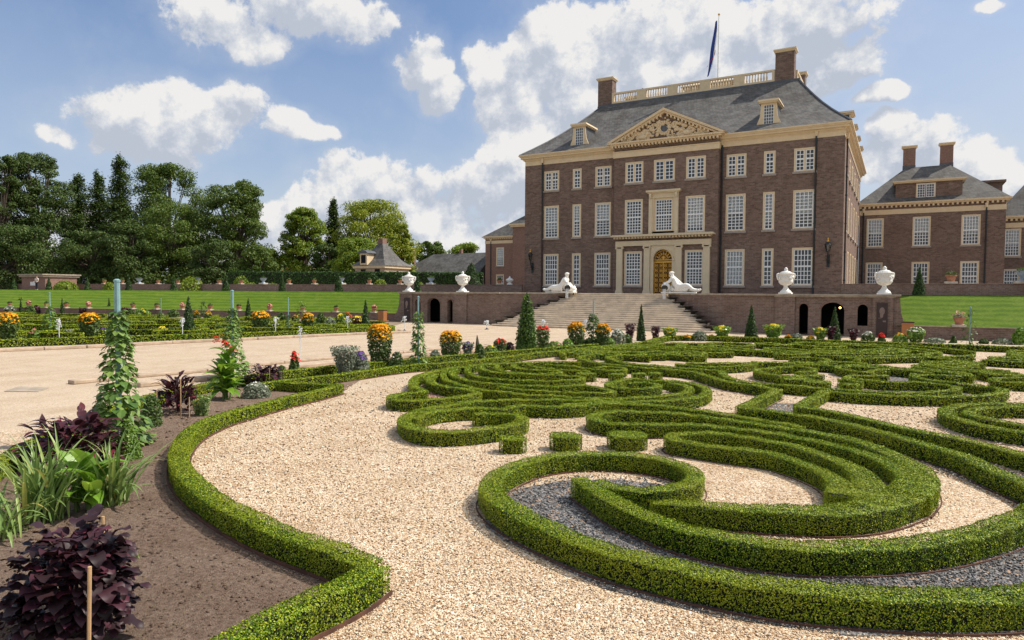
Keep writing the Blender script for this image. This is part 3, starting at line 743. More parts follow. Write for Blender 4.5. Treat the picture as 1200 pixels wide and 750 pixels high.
balrow((-9.05,yb),(8.02,yb),0,5); balrow((-9.05,RY1-.2),(8.5,RY1-.2),0,5); balrow((9.85,10.1),(9.85,15.7),0,2); balrow((-9.95,10.4),(-9.95,15.7),0,2)
bal.build('roof_balustrade', M['cream'], pal)
lan = MB().box(-1.7,3.0,12.2,15.2,RZ+.05,25.35).build('roof_pavilion', M['cream'], pal)
MB().frustum(-2.1,3.4,11.8,15.6,25.35,-.6,1.9,13.0,14.4,25.95).box(-2.15,3.45,11.75,15.65,25.25,25.348).build('pavilion_roof', M['cream'], lan)
# dormers: front two, a row along the right side
def dormer(cx, yf, zb_, rot=0, parent=pal):
    def T(p): 
        if rot == 0: return (cx+p[0], yf+p[1], p[2])
        return (15.0+.1-p[1]*1.0, cx+p[0], p[2])
    def tr(mb):
        mb.v = [T(v) for v in mb.v]; 
        if rot: mb.f = [f for f in mb.f]
        return mb
    b = MB(); z = zb_
    b.box(-.62,.62,.02,3.0,z,z+2.0)
    wl = tr(b).build('dormer', M['lead'], parent)
    f = MB(); f.box(-.66,-.42,-.06,.02,z,z+2.0); f.box(.42,.66,-.06,.02,z,z+2.0); f.box(-.42,.42,-.06,.02,z,z+.2); f.box(-.42,.42,-.06,.02,z+1.85,z+2.0)
    for sg in (1,-1):
        pl = [(.66*sg,z),(1.05*sg,z),(.95*sg,z+.35),(.76*sg,z+.8),(.68*sg,z+1.5),(.66*sg,z+2.0)]
        f.yprism(pl if sg > 0 else pl[::-1], -.06, .04)
    tr(f).build('dormer_front', M['cream'], wl)
    f = MB(); f.box(-.8,.8,-.3,2.6,z+2.0,z+2.12); f.frustum(-.9,.9,-.38,2.6,z+2.12,-.86,.86,-.34,2.6,z+2.3); tr(f).build('dormer_roof', M['cream'], wl)
    f = MB()
    for k in range(5): x = -.40+.2*k; f.box(x-.018,x+.018,-.045,-.01,z+.2,z+1.85)
    for k in range(7): q = z+.2+1.65*k/6; f.box(-.42,.42,-.043,-.012,q-.018,q+.018)
    tr(f).build('sash', M['white'], wl)
    f = MB(); f.add([(-.42,-.02,z+.2),(.42,-.02,z+.2),(.42,-.02,z+1.85),(-.42,-.02,z+1.85)],[(0,1,2,3)]); tr(f).build('pane', M['glass'], wl)
dormer(-9.35,.9,17.5); dormer(8.85,.9,17.5)
for y in (4.6,10.0,15.4,20.8): dormer(y,0.35,16.45,1)
# downpipes
def downpipe(x, y, z0, z1, hopper=True, parent=pal):
    o = MB().tube([(x,y,z0),(x,y,z1)], .07, 8).build('downpipe', M['iron'], parent)
    mb = MB()
    for k in range(int((z1-z0)/2.4)): mb.tube([(x,y,z0+1.2+k*2.4),(x,y,z0+1.3+k*2.4)], .10, 8)
    mb.build('pipe_clip', M['iron'], o)
    MB().frustum(x-.08,x+.08,y-.08,y+.08,z1,x-.15,x+.15,y-.13,y+.13,z1+.45).build('hopper', M['cream'], o)
downpipe(-12.98,-.19,2.62,16.0); downpipe(5.12,-.12,2.62,16.0); downpipe(12.86,-.12,2.62,16.0); downpipe(15.16,1.2,2.62,15.8); downpipe(-5.12,-.12,2.62,16.0)
# wall lanterns
def wall_lantern(x, y, z, label):
    t = thing('wall_lantern', label, 'lantern', (x,y,z), 'wall lanterns on the palace corners')
    mb = MB(); mb.tube([(x,y,z-1.0),(x,y-.12,z-.85),(x,y-.35,z-.55),(x,y-.5,z-.15),(x,y-.5,z)], .045, 6)
    mb.tube([(x,y,z-.3),(x,y-.25,z-.25),(x,y-.45,z-.4)], .035, 6); mb.box(x-.12,x+.12,y-.05,y-.002,z-1.25,z-.2); mb.ball((x,y-.2,z-.62),.13,.1,.16,8,5)
    mb.build('bracket', M['iron'], t)
    MB().lathe([(.13,z+.05),(.24,z+.6)], (x,y-.5), 6).build('lamp_glass', M['glass'], t)
    mb = MB()
    for k in range(6):
        a = 2*PI*k/6; mb.tube([(x+.13*math.cos(a),y-.5+.13*math.sin(a),z+.03),(x+.25*math.cos(a),y-.5+.25*math.sin(a),z+.62)], .018, 4)
    mb.lathe([(.28,z+.6),(.28,z+.64),(.15,z+.82),(.1,z+.86)], (x,y-.5), 6); mb.lathe([(.05,z-.02),(.14,z+.05)],(x,y-.5),8); mb.build('lamp_cage', M['iron'], t)
    MB().lathe([(.1,z+.86),(.11,z+.92),(.05,z+1.0),(.09,z+1.1),(.02,z+1.2)], (x,y-.5), 8).build('finial', M['gilt'], t)
wall_lantern(-14.1,-.075,6.0,'black lantern with gilt finial on the left corner of the palace front')
wall_lantern(14.0,-.075,6.2,'black lantern with gilt finial on the right corner of the palace front')
wall_lantern(27.5,-.2,3.3,'lantern head with gilt finial showing above the right upper wall'); 
# flag pole and flag
fp = thing('flagpole', 'tall white flagpole on the palace roof', 'flagpole', (2.2,10.2,RZ+.05))
MB().tube([(2.2,10.2,RZ+.05),(2.2,10.2,31.7)], [.085,.05], 8).build('pole', M['white'], fp)
MB().ball((2.2,10.2,31.78),.12,.12,.12).build('ball_finial', M['gilt'], fp)
def flagstrip(name, mat, off, w, parent=None, z0=31.2, z1=25.6):
    vs = []; fs = []; n = 18
    for k in range(n+1):
        t = k/n; z = z0+(z1-z0)*t; sx = -.10-.75*t**2.2+off*(.4+.6*t)*1.0; wv = .05*math.sin(t*9+off*6)
        for q in (0,1): vs.append((2.12+sx-q*w*(.5+.6*math.sin(t*PI)), 10.15+wv+q*.06*math.cos(t*7), z-q*.1))
    for k in range(n): fs.append((2*k,2*k+1,2*k+3,2*k+2))
    return MB().add(vs, fs), vs
fl = thing('flag', 'limp blue, white and red flag hanging furled from the roof flagpole', 'flag', (2.2,10.2,28))
flagstrip('b', None, -.02, .36)[0].build('blue_stripe', M['flag_blue'], fl, smooth=True)
flagstrip('b', None, .06, .09)[0].build('white_stripe', M['flag_white'], fl, smooth=True)
flagstrip('b', None, -.22, .12, None, 28.2, 26.6)[0].build('red_stripe', M['flag_red'], fl, smooth=True)

# ================================================================ RIGHT AND LEFT WINGS
def pavilion(name, label, x0, x1, y0, dep, ze, rt, wins, label_attic=None, chims=(), mat=M['brick'], dent=True, inner=(0,0)):
    t = thing(name, label, 'building', (x0,y0,2.6)); z0 = 2.6
    hl = [[(x,z),(x+w,z),(x+w,z+h),(x,z+h)] for (x,z,w,h,c,r,b) in wins]
    mb = MB(); mb.panel(x0,x1,z0,ze,.35,hl,lambda u,z,d:(u,y0+d,z)); mb.box(x0,x0+.35,y0+.351,y0+dep,z0,ze); mb.box(x1-.35,x1,y0+.351,y0+dep,z0,ze); mb.box(x0+.35,x1-.35,y0+dep-.35,y0+dep,z0,ze)
    n = int((x1-x0)/3.6); 
    mb.build('wall', mat, t)
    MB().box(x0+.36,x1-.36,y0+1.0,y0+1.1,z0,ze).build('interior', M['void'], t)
    for (x,z,w,h,c,r,b) in wins: place_window(t,'w',x,y0,z,w,h,c,r,.5 if b < .9 else .5,False,b)
    mb = MB(); mb.box(x0-.06,x1+.06,y0-.06,y0+.3,ze-1.1,ze-.55); mb.box(x0-.3,x1+.3,y0-.3,y0+.6,ze-.12,ze+.02); mb.box(x0-.5,x1+.5,y0-.5,y0+.7,ze+.02,ze+.2)
    mb.box(x1-.25,x1+.3,y0+.61,y0+dep,ze-.12,ze+.02); mb.box(x1-.25,x1+.5,y0+.71,y0+dep,ze+.02,ze+.2); mb.box(x0-.3,x0+.25,y0+.61,y0+dep,ze-.12,ze+.02); mb.box(x0-.5,x0+.25,y0+.71,y0+dep,ze+.02,ze+.2)
    x = x0
    while x < x1: mb.box(x,x+.2,y0-.28,y0+.1,ze-.34,ze-.122); x += .45
    mb.build('cornice', M['cream'], t)
    a0,a1,b0,b1,zt = rt
    rf = MB().frustum(x0-.4,x1+.4,y0-.4,y0+dep+.4,ze+.2,a0,a1,b0,b1,zt).build('roof', M['slate'], t)
    for (cx,cy,w,z_0,z_1) in chims: chimney('chimney', rf, cx, cy, w, .9, z_0, z_1, M['brick_red'])
    return t
ww = []
for cx in (16.65,21.25,25.85):
    ww += [(cx-.87,8.2,1.74,3.3,5,(4,4),{16.65:.55,21.25:.55,25.85:.6}[cx]), (cx-.87,3.2,1.74,3.25,5,(4,3),0)]
wingR = pavilion('palace_wing','two-storey brick wing with slate roof and two chimneys, right of the palace',15.02,28.9,26.2,13,13.0,(19.6,24.0,32,33.5,18.0),ww,chims=((19.9,32.5,1.3,17.6,20.6),(23.7,32.5,1.3,17.6,20.6)))
at = MB().box(18.6,25.0,26.5,31.0,13.2,15.35).build('attic_dormer', M['brick'], wingR)
MB().box(18.4,25.25,26.2,31.2,15.35,15.47).box(18.3,25.35,26.1,31.3,15.47,15.62).build('attic_cornice', M['cream'], at)
MB().box(20.6,22.5,26.40,26.495,13.55,15.25).build('attic_window', M['cream'], at)
mb = MB()
for (a,b) in ((20.72,21.5),(21.6,22.38)):
    mb.box(a,b,26.36,26.398,13.68,13.74); mb.box(a,b,26.36,26.398,15.08,15.14); mb.box(a,a+.06,26.36,26.398,13.74,15.08); mb.box(b-.06,b,26.36,26.398,13.74,15.08)
    for k in (1,2): x = a+(b-a)*k/3; mb.box(x-.02,x+.02,26.37,26.396,13.74,15.08)
    for k in range(1,5): z = 13.7+1.4*k/5; mb.box(a+.06,b-.06,26.372,26.394,z-.02,z+.02)
mb.build('attic_sash', M['white'], at); MB().box(20.72,22.38,26.385,26.399,13.72,15.1).build('attic_pane', M['lead'], at)
MB().box(26.9,29.0,30.5,33,13.2,15.4).box(26.6,29.3,30.2,33.3,15.4,15.65).build('side_dormer', M['brick'], wingR)
downpipe(15.45,26.08,2.62,12.2,parent=wingR); downpipe(27.2,26.0,2.62,12.2,parent=wingR)
mb = MB(); mb.box(27.3,28.92,26.12,26.198,2.6,11.88); mb.build('corner_pilaster', M['brick'], wingR)
w2 = []
for cx in (30.1,33.5,37): w2 += [(cx-.8,7.1,1.6,3.1,5,(4,4),.6),(cx-.8,3.0,1.6,2.7,5,(4,3),0)]
pavilion('palace_wing','lower brick outer wing with a steep slate roof at the right edge',28.95,42,31,12,11.4,(33.5,38,36,38,18.0),w2)
wl = []
for cx in (-42.9,): wl += [(cx-.8,7.5,1.6,3.3,5,(4,4),.6),(cx-.8,2.9,1.6,3.1,5,(4,3),0)]
wingL = pavilion('palace_wing','pinkish brick wing seen left of the palace behind the upper wall',-46.0,-24.0,42,13,12.6,(-36,-30,48,49.5,19.0),wl,mat=M['brick_red'],chims=((-37.2,47.5,1.6,18.2,20.4),))
mb = MB(); mb.yprism([(-39.2,12.85)]+[(-35.6+3.6*math.cos(PI-PI*k/14), 12.85+2.1*math.sin(PI*k/14)) for k in range(1,14)]+[(-32,12.85)][::-1] if 0 else [(-39.4+7.2*k/14, 12.85+1.9*math.sin(PI*k/14)) for k in range(15)], 41.3, 41.6)
mb.build('arched_pediment', M['cream'], wingL)
MB().yprism([(-38.9+6.2*k/14, 12.88+1.45*math.sin(PI*k/14)) for k in range(15)], 41.22, 41.299).build('pediment_panel', M['sill'], wingL)
mb = MB(); mb.box(-39.9,-36.8,41.2,42.0,2.6,14.2); mb.build('projecting_bay', M['brick_red'], wingL)
MB().box(-40.2,-36.6,40.9,42.1,14.2,14.5).box(-40.4,-36.5,40.7,42.1,14.5,14.75).build('bay_cornice', M['cream'], wingL)
downpipe(-44.8,41.88,2.62,11.9,parent=wingL)
# ================================================================ BOX HEDGES
def catmull(pts, step=.12):
    P = [np.array(p, float) for p in pts]
    if len(P) == 2: P = [P[0], (P[0]+P[1])/2, P[1]]
    ext = [2*P[0]-P[1]]+P+[2*P[-1]-P[-2]]; out = []
    for i in range(1, len(ext)-2):
        p0,p1,p2,p3 = ext[i-1:i+3]; L = np.linalg.norm((p2-p1)[:2]); m = max(1, int(L/step))
        t0 = 0; t1 = t0+max(np.linalg.norm((p1-p0)[:2]),1e-3)**.5; t2 = t1+max(L,1e-3)**.5; t3 = t2+max(np.linalg.norm((p3-p2)[:2]),1e-3)**.5
        for k in range(m):
            t = t1+(t2-t1)*k/m
            A1 = (t1-t)/(t1-t0)*p0+(t-t0)/(t1-t0)*p1; A2 = (t2-t)/(t2-t1)*p1+(t-t1)/(t2-t1)*p2; A3 = (t3-t)/(t3-t2)*p2+(t-t2)/(t3-t2)*p3
            B1 = (t2-t)/(t2-t0)*A1+(t-t0)/(t2-t0)*A2; B2 = (t3-t)/(t3-t1)*A2+(t-t1)/(t3-t1)*A3
            out.append((t2-t)/(t2-t1)*B1+(t-t1)/(t2-t1)*B2)
    out.append(P[-1]); return np.array(out)
def densify(pts, step=.12):
    out = []
    for a, b in zip(pts[:-1], pts[1:]):
        a = np.array(a,float); b = np.array(b,float); m = max(1,int(np.linalg.norm((b-a)[:2])/step))
        for k in range(m): out.append(a+(b-a)*k/m)
    out.append(np.array(pts[-1],float)); return np.array(out)
LEAFTOTAL = 0
def lsize(d): return float(np.clip(0.0019*d, .0165, .07))
def inside_other(P, ribs, skip, shrink=.0):
    m = np.zeros(len(P), bool)
    for i, rb in enumerate(ribs):
        if i == skip: continue
        A = rb[:-1,:2]; B = rb[1:,:2]; W_ = (rb[:-1,2]+rb[1:,2])/2
        for k in range(0, len(P), 20000):
            q = P[k:k+20000,None,:2]; ab = (B-A)[None]; t = np.clip(np.sum((q-A[None])*ab,axis=2)/np.maximum(np.sum(ab*ab,axis=2),1e-9),0,1)
            dd = np.linalg.norm(q-A[None]-ab*t[...,None],axis=2)
            m[k:k+20000] |= np.any(dd < (W_/2-shrink)[None], axis=1)
    return m
NH = 0; SPR = .42
def hedge(label, ribs, h=.25, group=None, z0=0, smooth=True, edging=False, cover=1.25, mat=None, name='box_hedge', cat='hedge', edge_h=.026, sizemul=1):
    """ribs: lists of (x, y, width) along the middle of each run of hedge"""
    global LEAFTOTAL, NH
    NH += 1
    RB = [catmull(r) if smooth else densify(r) for r in ribs]
    c = RB[0][len(RB[0])//2]; root = thing(name, label, cat, (float(c[0]),float(c[1]),z0), group)
    core = MB(); PP = []; NN = []; SS = []; edg = MB()
    rng = np.random.default_rng(NH*13+5)
    for ri, rb in enumerate(RB):
        xy = rb[:,:2]; wd = rb[:,2]; n = len(rb)
        tg = np.gradient(xy, axis=0); tg /= np.maximum(np.linalg.norm(tg,axis=1,keepdims=True),1e-9); nm = np.stack([-tg[:,1],tg[:,0]],1)
        inset = .045; hh = h-.038-.003*ri
        sec = [(-1,0),(-1,.88),(-.88,1),(.88,1),(1,.88),(1,0)]
        ce = xy.copy(); 
        ce[0] += tg[0]*.03; ce[-1] -= tg[-1]*.03
        vs = []
        for i in range(n):
            ww_ = max(wd[i]/2-inset,.02); ph = .006*math.sin(i*.9+ri)
            for (a,b) in sec: vs.append((ce[i,0]+nm[i,0]*a*ww_, ce[i,1]+nm[i,1]*a*ww_, z0+(hh+ph)*b+(.004*ri if b == 0 else 0)))
        fs = []
        for i in range(n-1):
            for k in range(5): fs.append((i*6+k,(i+1)*6+k,(i+1)*6+k+1,i*6+k+1))
        fs.append(tuple(range(6))[::-1] if 0 else tuple(range(6))); fs.append(tuple((n-1)*6+k for k in range(6))[::-1])
        core.add(vs, fs)
        d = np.array([max(2.5, math.hypot(p[0]-CAM[0], p[1]-CAM[1])) for p in xy]); seg = np.linalg.norm(np.diff(xy,axis=0),axis=1)
        s = np.array([lsize(q) for q in d])*sizemul
        dens = cover/(.38*s**2)
        for (which, ln) in (('top',None),('L',h),('R',h)):
            per = (wd if ln is None else np.full(n, h))
            cnt = seg*((per*dens)[:-1]+(per*dens)[1:])/2*(1.12 if ln is None else .70)
            tot = int(cnt.sum()); 
            if tot < 1: continue
            idx = rng.choice(n-1, tot, p=cnt/cnt.sum()); t = rng.random(tot)
            p = xy[idx]*(1-t[:,None])+xy[idx+1]*t[:,None]; nn_ = nm[idx]*(1-t[:,None])+nm[idx+1]*t[:,None]; ww_ = wd[idx]*(1-t)+wd[idx+1]*t; sz = s[idx]
            wob = .009*np.sin(p[:,0]*5.3+p[:,1]*4.1)+.007*np.sin(p[:,0]*17.+p[:,1]*13.3+1)
            if which == 'top':
                u = rng.uniform(-1,1,tot); au = np.abs(u); rnd = np.where(au > .93, (au-.93)*.35, 0)
                z = z0+h-.2*sz-rnd*ww_*1.2+wob+rng.normal(0,.006,tot)
                q = p+nn_*(u*ww_/2)[:,None]; N = np.concatenate([nn_*(u*np.where(au>.75,.7,.1))[:,None], np.ones((tot,1))],1)
                P3 = np.concatenate([q,z[:,None]],1)
            else:
                sg = 1 if which == 'L' else -1
                v = rng.random(tot)**.9; off = ww_/2-.3*sz+wob*.8+rng.normal(0,.006,tot)-np.where(v<.12,.02,0)-np.where(v>.95,(v-.95)*.2,0)
                q = p+nn_*(sg*off)[:,None]; P3 = np.concatenate([q,(z0+.015+v*(h-.015))[:,None]],1)
                N = np.concatenate([nn_*sg, np.full((tot,1),.06)],1)
                if len(RB) > 1:
                    k_ = ~inside_other(P3, RB, ri, .012); P3 = P3[k_]; N = N[k_]; sz = sz[k_]
            PP.append(P3); NN.append(N); SS.append(sz)
        for e, sg in ((0,-1),(n-1,1)):      # rounded ends
            cnt = int(wd[e]*h*1.1*dens[e]); 
            if cnt < 1: continue
            u = rng.uniform(-1,1,cnt); v = rng.random(cnt); bul = .03*(1-u**2)
            q = xy[e]+nm[e]*(u*wd[e]/2)[:,None]+tg[e]*sg*(bul)[:,None]
            P3 = np.concatenate([q,(z0+.015+v*(h-.015))[:,None]],1); N = np.concatenate([np.tile(tg[e]*sg,(cnt,1)),np.full((cnt,1),.06)],1); sz = np.full(cnt,s[e])
            if len(RB) > 1:
                k_ = ~inside_other(P3, RB, ri, .012); P3 = P3[k_]; N = N[k_]; sz = sz[k_]
            PP.append(P3); NN.append(N); SS.append(sz)
        if edging:
            for sg in (-1,1):
                run = []
                for i in range(n):
                    o = wd[i]/2+.012; q = np.array([[xy[i,0]+nm[i,0]*sg*o, xy[i,1]+nm[i,1]*sg*o, 0]])
                    ok = not (len(RB) > 1 and inside_other(q, RB, ri, .0)[0])
                    if ok: run.append((q[0,0], q[0,1], nm[i]*sg))
                    if (not ok or i == n-1) and len(run) > 1:
                        vs = []; 
                        for (a,b,v_) in run: vs += [(a,b,z0),(a,b,z0+edge_h),(a+v_[0]*.012,b+v_[1]*.012,z0+edge_h),(a+v_[0]*.012,b+v_[1]*.012,z0)]
                        edg.add(vs, [(4*k+j,4*k+4+j,4*k+5+j,4*k+1+j) for k in range(len(run)-1) for j in range(3)])
                    if not ok: run = []
    core.build('shade_fill', M['hedge_core'], root)
    if edging and edg.v: edg.build('metal_edging', M['rust'], root)
    P = np.concatenate(PP); N = np.concatenate(NN); S = np.concatenate(SS); LEAFTOTAL += len(P)
    quads('foliage', leafquads(P, N, S, rng, SPR, .62), mat or M['box'], root)
    return root
WS = .86
def wp(pts, w=.27, z=.25):
    out = []
    for p in pts:
        x, y = G(p[0], p[1], z); out.append((x, y, (p[2] if len(p) > 2 else w)*WS))
    return out
TR = []     # (label, ribbons, options)
def add(label, *ribs, **kw): TR.append((label, [wp(r) if not kw.get('world') else r for r in ribs], kw))
add('outermost near box hedge ring, its broad sweep crossing the bottom right',
    [(1450,640,.34),(1330,679,.34),(1200,694,.34),(1100,697,.33),(1000,692,.33),(920,685,.32),(840,672,.32),(773,658,.32),(707,641,.32),(653,621,.32),(608,600,.33),(582,582,.34),(574,568,.33),(583,556,.31),(603,545,.3),(627,537,.3),(655,532.5,.29),(707,530.5,.28),(757,534,.28),(795,542,.28),(813,552,.28),(812,563,.28),(790,570.5,.27),(757,573,.27),(723,570,.26),(700,564,.24)],
    [(678,560,.24),(700,574,.28),(727,590,.29),(757,602,.3),(790,614,.3),(840,626,.31),(867,631,.31),(933,638,.32),(1000,639,.33),(1067,635,.33),(1133,624,.33),(1190,606,.33),(1222,588,.31),(1215,572,.3),(1187,559,.29),(1166,551,.29),(1129,534,.28),(1087,521,.28),(1030,506,.27),(973,491.5,.27),(917,482.5,.27),(868,477,.27)],
    [(868,477,.27),(911,456,.3)], [(907,455,.26),(880,450.5,.26),(853,446.5,.26),(835,441.5,.26),(818,436.5,.26)],
    [(818,436,.26),(800,433.5,.26),(760,430.5,.26),(720,426.8,.26),(694,423.5,.26),(681,420,.26),(683,416.5,.26),(697,414,.26),(720,412.3,.26),(760,411.5,.26),(800,412,.26)])
add('fan-shaped box hedge with narrow slits and broad end, inside the nearest ring',
    [(765,587,.16),(800,589,.27),(860,593,.31),(920,596,.36),(965,597,.42),(1010,593,.48),(1045,584,.52),(1068,572,.55),(1072,560,.5),(1055,547,.42),(1030,536,.32),(973,519,.27),(917,509,.27),(860,501,.27),(800,496.5,.27),(750,496.5,.27),(710,494,.27),(695,489,.27),(697,485,.27),(720,481.5,.27),(760,482,.27),(820,486.5,.27),(860,492.5,.27),(917,500,.27),(960,507,.27),(1002,516,.3),(1040,530,.32),(1075,547,.34),(1088,564,.3),(1075,580,.3)],
    [(985,580,.4),(985,570,.34),(973,556,.27),(945,543,.26),(902,530.5,.26),(860,525,.26),(820,519.5,.26),(795,515.5,.25),(785,511,.25),(795,507.5,.25),(820,506.5,.25),(860,509,.26),(917,519,.26),(973,535.5,.27),(1002,549,.32),(1018,566,.45),(1015,585,.4)])
add('long outer box hedge line running from the left scroll across to the far right ring',
    [(700,472,.25),(740,472.5,.25),(773,475,.25),(820,480.3,.25),(860,486.5,.25),(900,492.5,.25),(940,500,.22)])
add('box hedge ring with a slanting end, enclosing dark chippings right of centre',
    [(1330,568,.3),(1260,547,.3),(1200,532,.28),(1143,517.5,.28),(1087,506.5,.27),(1030,494,.27),(973,481,.27),(934,475.5,.27)], [(936,474.5,.27),(968,457,.3)],
    [(968,457.5,.27),(1000,460.5,.27),(1050,462.7,.27),(1083,463.7,.27),(1133,463.3,.27),(1160,461.5,.27),(1175,458,.27),(1172,454.5,.27),(1155,452,.26),(1133,449.5,.26),(1113,447.2,.26),(1093,445.3,.26),(1072,441,.26),(1071,437.5,.26)])
add('inner box hedge ring nested in the ring right of centre',
    [(880,447.5,.26),(927,451.2,.26),(967,454.5,.26),(1000,457,.25),(1033,458.5,.25),(1075,459.3,.25),(1100,458,.25),(1119,455.5,.25),(1120,452.3,.25),(1100,449,.25),(1072,447.2,.25),(1033,446.5,.25),(1003,443.5,.25),(985,444,.25)],
    [(880,447.5,.26),(862,445,.26),(850,440,.26),(845,434,.26)], [(845,433.5,.26),(813,431.8,.26),(773,428.4,.26),(733,424.8,.26),(718,421,.26),(712,418,.26),(725,415.8,.26),(745,415.2,.26),(780,415.5,.26)])
add('spiral box hedge with a hooked inner end, left of the nearest ring',
    [(740,471,.26),(700,468.7,.26),(640,467.7,.26),(600,468,.26),(560,469.5,.27),(525,474,.27),(495,480,.28),(477,487,.29),(474,494,.29),(487,501.5,.29),(510,505,.29),(540,504.5,.29),(570,501.5,.29),(597,497.5,.29),(611,492.5,.28),(610,487.5,.26),(597,484.5,.26),(575,483.5,.25),(556,484.5,.24)],
    [(482,490,.26),(498,484,.26),(525,479.5,.26),(560,477.7,.26),(590,478.2,.26),(604,475.5,.26),(620,474.5,.26),(640,475.8,.26),(670,475.2,.26),(700,472.5,.26),(735,471.5,.2)])
add('box hedge with a square hooked end, leftmost of the scrolls',
    [(498,458.5,.24),(475,460,.25),(461,463,.27),(462,467.5,.27),(485,468.7,.27),(510,467,.27),(535,464.5,.27),(553,462.3,.26),(560,459.5,.26),(550,456.5,.26),(525,452.8,.26),(508,448.5,.26),(503,443,.26),(510,437.5,.26)],
    [(497,458,.26),(488,454,.28),(484,448.5,.28),(487,442.5,.28),(499,437.5,.28),(520,432,.27),(547,428.5,.26),(580,425.7,.26),(600,424.8,.26),(640,423.4,.25),(680,423.6,.25)])
add('third nested box hedge arc of the left fan, open to the left',
    [(522,433,.25),(519,438,.25),(522,443.5,.25),(536,449.5,.25),(555,454,.25),(573,457,.25),(600,460,.25),(620,462,.25),(647,463.2,.25),(687,465.6,.25),(730,468,.2)])
add('fourth nested box hedge arc of the left fan, ending in a rounded hook',
    [(533,431.5,.25),(529,436,.25),(535,441,.25),(547,445,.25),(566,448,.25),(587,449.7,.25),(620,451.3,.25),(655,452,.25),(685,450.8,.25),(700,453.5,.24),(714,456.3,.24),(719,458.3,.24),(703,459.7,.24),(647,458.3,.22),(607,455.3,.22),(585,452.8,.2)])
add('fifth nested box hedge arc of the left fan',
    [(548,429.5,.24),(548,434.5,.24),(556,439.5,.24),(570,442.5,.24),(590,444,.24),(610,445,.24),(640,445.7,.24),(665,445,.24),(682,443,.24),(681,440.6,.24),(665,439.5,.24),(620,438,.24),(585,436,.24),(566,432.5,.24),(564,428.5,.24)])
add('small innermost box hedge arcs of the left fan',
    [(582,426.5,.23),(583,431,.23),(592,434.6,.23),(610,436.8,.23),(633,437.2,.23),(655,436.5,.23),(654,434.2,.23),(635,433,.23),(615,432,.23),(602,429.5,.23),(603,426.5,.22)])
add('short straight box hedge beside the innermost arcs of the left fan',
    [(619,425.5,.2),(627,429.2,.22),(655,432.3,.22),(690,434.5,.22)])
add('slim box hedge tongue behind the left fan',
    [(640,426.2,.23),(673,428.9,.23),(693,431.7,.23),(715,433.8,.23),(731,432.8,.23),(729,430.2,.23),(713,428.9,.23),(697,430.4,.22)])
add('broad oval box hedge at the right edge, ring around pale gravel',
    [(1262,512,.3),(1200,505,.3),(1167,500.5,.3),(1142,495.5,.3),(1122,489.5,.3),(1109,484,.3),(1110,478,.3),(1127,474,.29),(1150,472.3,.28),(1200,472.5,.28),(1260,475,.28)])
add('inner oval box hedge loop inside the ring at the right edge',
    [(1262,509,.24),(1215,500,.25),(1175,493.5,.26),(1152,489.5,.26),(1137,485,.26),(1136,480.5,.26),(1150,477.5,.25),(1175,476,.25),(1200,476,.25),(1260,479,.25)])
add('short C-shaped box hedge near the right edge, upper of two',
    [(1200,438.3,.25),(1180,439,.25),(1163,438.3,.25),(1151,436,.25),(1153,433.6,.25),(1167,432.6,.25),(1182,433.8,.25)])
add('short C-shaped box hedge near the right edge, lower of two',
    [(1240,450,.25),(1200,448,.25),(1175,446.8,.25),(1163,444.5,.25),(1172,442.4,.25),(1200,442,.25),(1240,443,.25)])
add('box hedge hook just left of the upper C-shaped hedge at the right edge',
    [(1083,414.5,.24),(1089,417.6,.24),(1112,420.2,.24),(1133,423,.24),(1139,426,.24),(1128,428.4,.24),(1100,428,.24),(1074,427,.24),(1078,430.5,.24),(1100,433.3,.24),(1128,436,.24),(1134,438.6,.24),(1112,439.7,.24),(1085,438.5,.24),(1070,439.5,.24)])
add('C-shaped box hedge in front of the square bushes, middle of the parterre',
    [(927,429,.23),(905,430.3,.24),(888,432.5,.24),(889,435.5,.24),(902,438,.24),(918,440,.24),(945,439.6,.24),(963,438.7,.24)],
    [(928,428,.23),(945,430.2,.23),(954,432.2,.23),(951,434.3,.23),(934,436,.23)])
add('S-shaped box hedge behind the middle gravel patch',
    [(943,424.5,.23),(960,424.8,.23),(971,422.8,.24),(969,420.2,.24),(956,418.5,.24),(925,418,.23)])
add('tiny curved box hedge stub behind the middle gravel patch', [(985,417.7,.24),(1003,419,.24),(1004,421.6,.24)])
add('box hedge loop right of the middle gravel patch, around dark chippings',
    [(1040,428,.24),(1020,427.4,.24),(1000,427,.24),(984,428.2,.24),(983,431,.24),(997,433.8,.24),(1015,435.8,.24),(1022,433.6,.24),(1040,432,.24)],
    [(1040,439.8,.24),(1020,439.6,.24),(1003,439.3,.24),(993,441,.24),(995,444.8,.24),(1010,446.6,.24)])
add('pointed box hedge leaves in the middle of the parterre, behind the slanting hedge end',
    [(793,425.8,.24),(827,429.2,.24),(855,428.6,.24),(880,426.5,.24),(884,423.2,.24)],[(805,424.6,.22),(840,424.9,.22),(870,424.6,.22)])
# clipped square bushes
def cushion(px, py, w, label, h=.25, z=.25):
    w *= 1.25
    x, y = G(px, py, z); a = random.uniform(-.2,.2)
    t = hedge(label, [[(x-w*.42*RT[0],y-w*.42*RT[1],w*.45),(x-w*.3*RT[0],y-w*.3*RT[1],w*.72),(x,y,w*.85),(x+w*.3*RT[0],y+w*.3*RT[1],w*.72),(x+w*.42*RT[0],y+w*.42*RT[1],w*.45)]], h=h, edging=False, name='clipped_bush', cat='bush')
    return t

